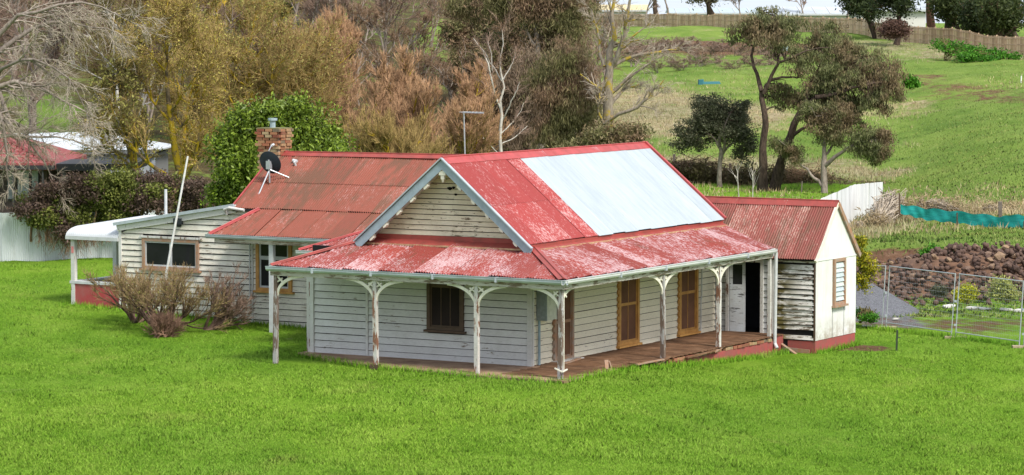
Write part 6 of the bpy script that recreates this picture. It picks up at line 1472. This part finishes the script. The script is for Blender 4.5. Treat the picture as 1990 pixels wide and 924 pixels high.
hp = np.stack([a for a, b in L]); hr = np.stack([b for a, b in L]); Ls = np.linalg.norm(hp[:, -1] - hp[:, 0], axis=1)
p2, r2, L2 = spawn(rg_, hp, hr, Ls, 15, .25, 1, .75, .32, .5, 6, .2, -.05, rmin=.018, lmin=.7, bias=(.10, 0, -.02)); p3, r3, L3 = spawn(rg_, p2, r2, L2, 8, .15, 1, .65, .55, .6, 5, .2, -.07, rmin=.011, lmin=.45, bias=(.1, 0, 0)); p4, r4, L4 = spawn(rg_, p3, r3, L3, 5, .2, 1, .6, .6, .6, 3, .2, -.02, rmin=.008, lmin=.3)
make_tree('pale_bare_tree', 'bare tree with pale drooping twigs reaching in from the left edge over the tiled roof', 'tree', base, [(hp, hr, 8), (p2, r2, 4)], [(p3, r3, 3), (p4, r4, 3)], [bk_grey, tw_pale])
# extra lower twigs of the same kind: second tree further left-back
bare('bare_tree', 'bare pale-twigged tree standing behind the carport at the left', 60, 340, 150, 9.5, 119, [bk_grey, tw_pur, lf_bud2], dict(lvS, up2=-.02, up3=-.04), .6, .2, 0, None, multi=2, thin=.015)

# --- filler wood on the far hill (individual trees, three kinds, copied)
def kind(mats, seed, lv, nl=0, lp=None, sp=.5, multi=2):
    t, c, l = auto_tree(seed, 8.0, sp, .14, lv, nl, lp, (0, 0), multi, .022)
    return make_tree('hill_tree', 'x', 'tree', (0, 0, 0), t, c, mats, l)
lvF = dict(n1=8, n2=6, n3=6, n4=4, a1=.7, a2=.6, a3=.5, a4=.5, up1=.12, up2=.08, up3=.06, up4=.04, l1=.6, l2=.6, l3=.6, l4=.7, t0=.2)
lvF2 = dict(lvF, n1=7, n2=5, n3=5, n4=0)
kinds = [kind([bk_grey, tw_brown, lf_bud2], 201, lvF), kind([bk_lich, tw_ochre, lf_bud2], 202, lvF, 1500, (.2, .2, 1.6)), kind([bk_grey, tw_pur, lf_bud2], 203, lvF), kind([bk_dark, tw_brown, lf_dark], 204, lvF2, 11000, (.30, .26, 1.8), .5), kind([bk_dark, tw_brown, lf_cas], 205, lvF2, 9000, (.32, .26, 2.6), .5)]
kl = ['bare brown tree in the wood on the far slope', 'ochre budding tree in the wood on the far slope', 'bare greyish-purple tree in the wood on the far slope', 'dark evergreen in the wood on the far slope', 'olive-brown leafy tree in the wood on the far slope']
kk_ = ['bare brown tree', 'ochre budding tree', 'bare greyish-purple tree', 'dark evergreen', 'olive-brown leafy tree']
kg = ['bare brown trees of the hillside wood', 'ochre trees of the hillside wood', 'greyish bare trees of the hillside wood', 'dark evergreens of the hillside wood', 'olive trees of the hillside wood']
fills = [(20, 190, 0, 1.2), (-60, 200, 4, 1.3), (240, 180, 2, 1.2), (330, 190, 1, 1.2), (120, 215, 4, 1.2), (60, 240, 2, 1.5), (180, 235, 0, 1.5), (300, 225, 1, 1.5), (420, 215, 1, 1.4), (500, 205, 1, 1.2), (520, 245, 3, 1.35), (560, 225, 0, 1.3), (470, 260, 0, 1.6), (610, 215, 2, 1.2), (650, 245, 2, 1.25), (700, 205, 0, 1.0), (745, 240, 2, 1.1), (760, 200, 0, .9),
         (600, 290, 4, 1.4), (390, 260, 3, 1.5), (240, 280, 4, 1.7), (120, 290, 3, 1.8), (20, 280, 0, 1.8), (690, 300, 4, 1.1), (820, 215, 0, .8), (870, 205, 4, .9), (920, 235, 4, 1.2), (960, 220, 3, 1.3), (1010, 240, 4, 1.4), (990, 190, 0, 1.0), (1060, 230, 0, 1.2), (1090, 205, 2, .9), (940, 300, 2, 1.5), (1040, 290, 3, 1.4), (1110, 300, 4, 1.1), (840, 290, 2, .8), (895, 170, 0, .9), (930, 165, 4, .8), (1130, 180, 0, .7), (1050, 170, 2, .9),
         (770, 175, 0, .8), (640, 170, 1, .9), (540, 165, 0, 1.0), (480, 175, 1, 1.1), (420, 165, 2, 1.0), (290, 165, 2, .9), (220, 160, 1, .8), (1150, 225, 2, .8), (1180, 260, 0, .7)]
rf_ = random.Random(8); used = set()
for (u, y, k, s) in fills:
    src = kinds[k]
    o = src if k not in used else copy_tree(src); used.add(k)
    o.location = (X_(u, y), y, gz(X_(u, y), y) - .2); o.scale = (s * rf_.uniform(.9, 1.15), s, s * rf_.uniform(.85, 1.1)); o.rotation_euler = (0, 0, rf_.uniform(0, 6.28))
    zone = 'above the tiled bungalow' if u < 100 else 'above the long shed' if u < 310 else 'above the lean-to' if u < 430 else 'above the evergreen' if u < 580 else 'above the red wing ridge' if u < 720 else 'above the willows' if u < 890 else 'behind the white birch' if u < 1030 else 'behind the casuarina' if u < 1120 else 'beside the lichen tree'
    o['label'] = kk_[k] + (', low on' if y < 200 else ', halfway up' if y < 250 else ', high on') + ' the far slope ' + zone; o['group'] = kg[k]
# skyline trees, top right
def sky_tree(label, u, y, k_lf, H, seed, sp, nl, lv=None, mats=None, lean=(0, 0), multi=1, cat='tree', name='skyline_tree', size=.5, tr=.4):
    t, c, l = auto_tree(seed, H, sp, tr, lv or dict(lvF2, t0=.4, up1=.02, up2=.02), nl, (.5, size, 2.2), lean, multi, .04); return make_tree(name, label, cat, BG(u, y), t, c, mats or [bk_dark, tw_brown, k_lf], l)
sky_tree('big dark spreading tree in front of the skyline fence', 1741, 322, lf_pine, 6.2, 301, .95, 7500, dict(lvF2, t0=.3, a1=1.0), size=.34, lean=(.05, 0))
sky_tree('dark-crowned tree leaning left beside the big skyline tree', 1702, 345, lf_pine, 6.0, 302, .8, 6500, dict(lvF2, t0=.35, a1=1.0), size=.34, lean=(-.25, 0))
sky_tree('tall reddish bare-trunked pine right of the white building', 1808, 350, lf_pine, 11, 303, .25, 1200, dict(lvF2, t0=.55), [m_bark('bark_red', (.10, .05, .035), (.22, .11, .08)), tw_brown, lf_pine], tr=.5)
for i, (u, y, H, sp, nl, lb) in enumerate([(1835, 345, 7, .6, 6500, 'bushy dark tree just right of the reddish pine trunk'), (1880, 335, 6.5, .7, 8000, 'dense dark evergreen behind the fence, second clump from the right'), (1925, 340, 8, .6, 7000, 'tall dark tree in the right-hand skyline clump'), (1975, 325, 8, .6, 8000, 'dark tree at the very right end of the skyline'), (1905, 325, 5, .9, 6000, 'low dark bush pressing on the fence at the right'), (1950, 318, 5, .8, 6000, 'low dark bush at the right end of the fence')]):
    sky_tree(lb, u, y, [lf_pine, lf_dark][i % 2], H * .72, 310 + i, sp * 1.3, int(nl * 1.3), dict(lvF2, t0=.08), size=.34, multi=2)
for i, (u, y, H, lb) in enumerate([(1640, 420, 7, 'thin bare tree against the sky over the long low building'), (1560, 430, 7, 'thin bare tree against the sky left of the long low building'), (1300, 440, 9, 'bare tree at the left end of the skyline'), (1440, 440, 7, 'thin bare tree on the skyline behind the gum'), (1255, 430, 10, 'bare grey tree before the yellow-roofed house')]):
    sky_tree(lb, u, y, lf_dark, H, 330 + i, .5, 0, lvF, [bk_grey, tw_pur], tr=.16)
sky_tree('dark rounded tree behind the left end of the paling fence', 1390, 450, lf_dark, 6.0, 340, .8, 3500, mats=[bk_dark, tw_brown, m_leaf('leaf_dull', (.06, .055, .03), (.17, .15, .08))], size=.4, multi=2)
sky_tree('dark tree behind the fence at top centre', 1275, 455, lf_dark, 8.0, 341, .6, 4500, size=.45)
# twiggy grey scrub on the brown bank
for i, (u, y, s) in enumerate([(1255, 330, .42), (1300, 325, .5), (1345, 330, .46), (1385, 320, .42), (1425, 318, .40), (1225, 300, .5), (1280, 290, .42), (1330, 292, .34), (1570, 305, .25), (1270, 340, .4), (1320, 338, .42), (1365, 312, .38), (1405, 330, .4), (1445, 305, .34), (1470, 318, .36), (1495, 310, .3), (1520, 312, .3), (1545, 300, .28), (1300, 300, .36), (1350, 300, .36), (1395, 302, .32), (1430, 296, .3), (1240, 315, .5), (1215, 330, .5), (1460, 298, .3), (1500, 296, .26)]):
    o = copy_tree(kinds[2]); o.location = BG(u, y); o.scale = (s * 2.2, s * 1.4, s * .62); o.location.z -= .7; o.rotation_euler = (0, 0, i * 1.3); o.name = 'bank_scrub'; o['category'] = 'bush'
    o['label'] = 'grey twiggy scrub on the ' + ('upper' if y > 315 else 'lower') + ' brown bank, ' + ('behind the lichen tree' if u < 1290 else 'between the lichen tree and the gum' if u < 1400 else 'left of the gum crown' if u < 1465 else 'behind the gum crown'); o['group'] = 'twiggy scrub on the brown bank'
# bush at foot of big skyline tree
crown_tree('scrub_bush', 'reddish-brown bush round the foot of the big skyline tree', 1738, 68, 318, [[(1738, 68, 0, .1), (1740, 50, 0, .06), (1742, 40, 0, .03)]], [(1738, 54, 20, 14, 0), (1728, 60, 14, 10, 0), (1752, 60, 12, 10, 0)], 5000, .30, 2.5, .2, [tw_brown, tw_brown, m_leaf('leaf_rust', (.06, .035, .025), (.16, .09, .07))], 76, cs=.35, tw=200, cat='bush')
# bright green bramble row beneath the fence
def bush(name, label, gl, y0, n, size, mats, seed, cs=.3, cat='bush', droop=.2, tw=200, asp=2.0, group=None):
    u, v = gl[0][0], max(b[1] + b[3] for b in gl); return crown_tree(name, label, u, v, y0, [[(u, v + 6, 0, .05), (u, v - 3, 0, .03), (u + 2, gl[0][1], 0, .015)], [(gl[-1][0], v + 5, 0, .05), (gl[-1][0], v - 2, 0, .03), (gl[-1][0], gl[-1][1], 0, .01)]], gl, n, size, asp, droop, mats, seed, cs=cs, tw=tw, cat=cat, group=group)
bush('bramble_bank', 'bright green bramble bank at the foot of the skyline fence on the right', [(1835, 88, 18, 5, 4), (1860, 96, 26, 7, 0), (1895, 102, 26, 7, 0), (1880, 110, 22, 5, -4), (1930, 107, 22, 6, 0), (1962, 114, 20, 5, 0), (1920, 116, 16, 4, -4)], 290, 9000, .26, [tw_olive, tw_olive, lf_weed], 81, cs=.34, cat='bramble')
bush('weed_patch', 'small green weed clump in the dry grass to the right of the gum crown', [(1768, 158, 9, 7, 0), (1775, 164, 8, 4, 0)], 232, 1500, .22, [tw_olive, tw_olive, lf_weed], 82, cs=.2, cat='weeds')
bush('weed_patch', 'green weed mound behind the top of the rock heap', [(1812, 490, 11, 9, 0), (1806, 496, 12, 6, 0)], 105, 2500, .10, [tw_olive, tw_olive, lf_weed], 83, cs=.12, cat='weeds')
bush('weed_patch', 'grey-green woody weed on top of the rocks', [(1860, 500, 18, 12, 0), (1845, 508, 14, 9, 0), (1872, 515, 12, 10, 0)], 104.5, 3500, .09, [tw_olive, tw_olive, lf_gumg], 84, cs=.12, cat='weeds')
bush('flowering_bush', 'yellow-flowered bush hard against the annex corner', [(1668, 470, 9, 14, 0), (1672, 500, 10, 16, 0), (1688, 520, 12, 14, 0), (1676, 545, 10, 14, 0)], 93, 2500, .09, [tw_olive, tw_olive, m_leaf('leaf_gold_green', (.05, .10, .01), (.45, .38, .02))], 85, cs=.12)
bush('flowering_bush', 'yellow-flowered weed between the fence upright and the rocks', [(1880, 568, 13, 11, 0), (1872, 575, 14, 8, 0)], 97.2, 3200, .07, [tw_olive, tw_olive, m_leaf('leaf_gold', (.10, .17, .01), (.58, .55, .03))], 86, cs=.10)
bush('flowering_bush', 'pale yellow flowering weed before the right end of the rocks', [(1945, 555, 16, 13, 0), (1960, 568, 18, 12, 0), (1935, 572, 14, 8, 0)], 98, 4200, .07, [tw_olive, tw_olive, m_leaf('leaf_pale_gold', (.10, .15, .03), (.50, .50, .16))], 87, cs=.11)
bush('weed_patch', 'small bluish weed at the foot of the rocks', [(1826, 566, 10, 8, 0)], 98, 1600, .07, [tw_olive, tw_olive, lf_gumg], 88, cs=.09, cat='weeds')
bush('weed_patch', 'dark green weeds inside the site fence by the annex', [(1672, 608, 8, 6, 0), (1690, 617, 12, 5, -1)], 93.5, 2200, .07, [tw_olive, tw_olive, lf_weed], 89, cs=.08, cat='weeds')
# blackberry scrub line under the gum trees
gl = [(1290 + i * 24, 330 + (i % 3) * 5 + i * 1.6, 17, 14 + (i % 2) * 5, -1.5 + (i % 3)) for i in range(15)]
bush('scrub_line', 'dark brown blackberry scrub along the old fence behind the gum trunks', gl, 166, 15000, .15, [tw_brown, tw_brown, m_leaf('leaf_scrub', (.035, .03, .014), (.20, .16, .08))], 90, cs=.24, cat='scrub', tw=700)
# dead dry weeds on the bank
gl = [(1705, 428, 12, 9, 0), (1728, 412, 12, 12, 2), (1742, 402, 10, 16, 4), (1668, 452, 12, 7, -2)]
bush('dry_weeds', 'tall dry straw-coloured weeds at the end of the white iron fence', gl, 128, 2600, .22, [tw_pale, tw_pale, m_leaf('leaf_straw', (.20, .14, .07), (.45, .36, .22))], 91, cs=.3, cat='weeds', asp=6, tw=500)
gl = [(1790, 398, 16, 10, 0), (1850, 405, 20, 9, 0), (1915, 412, 14, 9, 0), (1965, 412, 20, 10, 0)]
bush('dry_weeds', 'row of dry straw-coloured weeds behind the teal shade cloth', gl, 132, 2800, .22, [tw_pale, tw_pale, bpy.data.materials['leaf_straw']], 92, cs=.35, cat='weeds', asp=6, tw=500)

# --- creeper hedge draped over the left fence
gl = []
rh = random.Random(6)
for u in range(20, 410, 18):
    top = np.interp(u, [20, 60, 110, 170, 240, 300, 350, 405], [405, 372, 352, 338, 332, 335, 342, 358]); bot = np.interp(u, [20, 80, 140, 200, 250, 405], [422, 436, 466, 446, 420, 420])
    v = top + 14
    while v < bot - 6:
        gl.append((u + rh.uniform(-8, 8), v + rh.uniform(-6, 6), rh.uniform(15, 24), rh.uniform(12, 18), rh.uniform(-.5, .9))); v += 22
def hedge():
    rg = np.random.RandomState(95); y0 = 110.2; base = tuple(at(200, 470, y0)); LL = [limb([(u, 470, 0, .05), (u + 5, 420, 0, .04), (u + 10, 370, 0, .02)], base, y0, S) for u in range(60, 400, 30)]
    hp = np.stack([a for a, b in LL]); hr = np.stack([b for a, b in LL])
    ra = random.Random(3); k = 2; A = [b for b in gl if fbm(np.array([b[0] * .018]), np.array([b[1] * .03]), 3)[0] > .56]; Bb = [b for b in gl if b not in A]
    (l1, T1) = blobs(rg, Bb, base, y0, 34000, .11, 1.8, .2, cs=.14, clump=26); (l2, T2) = blobs(rg, A, base, y0 - .15, 26000, .10, 1.8, .2, cs=.14, clump=26)
    tw, tr = twigs_to(rg, hp, T1 + T2, 500, .014)
    # hanging dead runners over the fence
    n = 300; ux = rg.rand(n); st = np.stack([np.array(at(70 + 150 * t, 440 + 22 * rg.rand(), y0 - .45)) - np.array(base) for t in ux]); hang = walk(rg, st, np.tile([0, 0, -1.], (n, 1)), .25 + .75 * rg.rand(n) * np.sin(np.pi * np.clip(ux + .1, 0, 1)), 4, .25, 0.0); hrr = np.full((n, 5), .007)
    root = empty('creeper_hedge', base); tag(root, 'big purple and green creeper hedge sprawling over the left iron fence', 'hedge')
    v, f, m = join([tubes(hp, hr, 5) + (0,), tubes(tw, tr, 3) + (0,), tubes(hang, hrr, 3) + (0,)]); link('stems', mesh_np('stems', v, f, [tw_brown], smooth=True), root)
    link('green_foliage', mesh_np('green_foliage', l1[0], l1[1], [lf_creep]), root); link('purple_foliage', mesh_np('purple_foliage', l2[0], l2[1], [lf_purple]), root)
hedge()
# --- twiggy shrubs in front of the lean-to
def shrub(label, u, v, y, seed, H, lean, mats, n0=9, wide=.9, nl=0, c=(7, 6, 5), up=.10):
    rg = np.random.RandomState(seed); b = at(u, v, y); base = (b[0], b[1], gz(b[0], b[1]) - .05)
    a = np.arange(n0) * 6.283 / n0 + rg.rand(n0) * .5; D = np.stack([np.cos(a) * wide + lean[0], np.sin(a) * wide * .7 + lean[1], np.full(n0, 1.0)], -1); L0 = H * (.8 + .5 * rg.rand(n0)); P = rg.randn(n0, 3) * np.array([.10, .10, 0])
    p0 = walk(rg, P, D, L0, 7, .15, up * .6); r0 = np.linspace(.055, .016, 8)[None].repeat(n0, 0)
    p1, r1, L1 = spawn(rg, p0, r0, L0, c[0], .35, 1, .55, .60, .62, 5, .13, up, rmin=.014, lmin=.35); p2, r2, L2 = spawn(rg, p1, r1, L1, c[1], .3, 1, .5, .6, .6, 4, .12, up, rmin=.009, lmin=.25); p3, r3, L3 = spawn(rg, p2, r2, L2, c[2], .25, 1, .42, .65, .6, 2, .12, up, rmin=.0065, lmin=.18)
    lf = [leaves(rg, p3, nl, .03, .04, 2.2)] if nl else []
    return make_tree('twiggy_shrub', label, 'shrub', base, [(p0, r0, 6), (p1, r1, 4)], [(p2, r2, 3), (p3, r3, 3)], mats, lf, parts=('stems', 'twigs'))
bk_shrub = m_bark('bark_shrub', (.07, .045, .035), (.20, .13, .10)); tw_sh = m_bark('twig_shrub', (.16, .105, .055), (.36, .26, .14)); tw_sh2 = m_bark('twig_shrub_brown', (.13, .085, .06), (.31, .21, .16)); tw_rust = m_bark('twig_rust', (.12, .075, .05), (.30, .18, .13))
shrub('big bare twiggy shrub in front of the lean-to window', 318, 632, 87.2, 131, 1.5, (0, 0), [bk_shrub, tw_sh, lf_bud2], 14, 1.5, 2600, (8, 6, 5), .11)
shrub('bare twiggy shrub at the left of the lean-to, before the red porch wall', 262, 622, 88.9, 134, 1.15, (-.1, 0), [bk_shrub, tw_sh, lf_bud2], 9, 1.2, 1200, (7, 6, 5), .07)
shrub('brown bare shrub sweeping to the right beside the wing wall', 402, 632, 87.6, 132, 1.3, (1.3, 0), [bk_shrub, tw_sh2, lf_bud2], 12, 1.0, 0, (6, 5, 5), .06)
shrub('low tangle of rusty dead twigs at the foot of the big shrub', 315, 645, 86.2, 133, .2, (0, 0), [tw_rust, tw_rust], 9, 1.2)
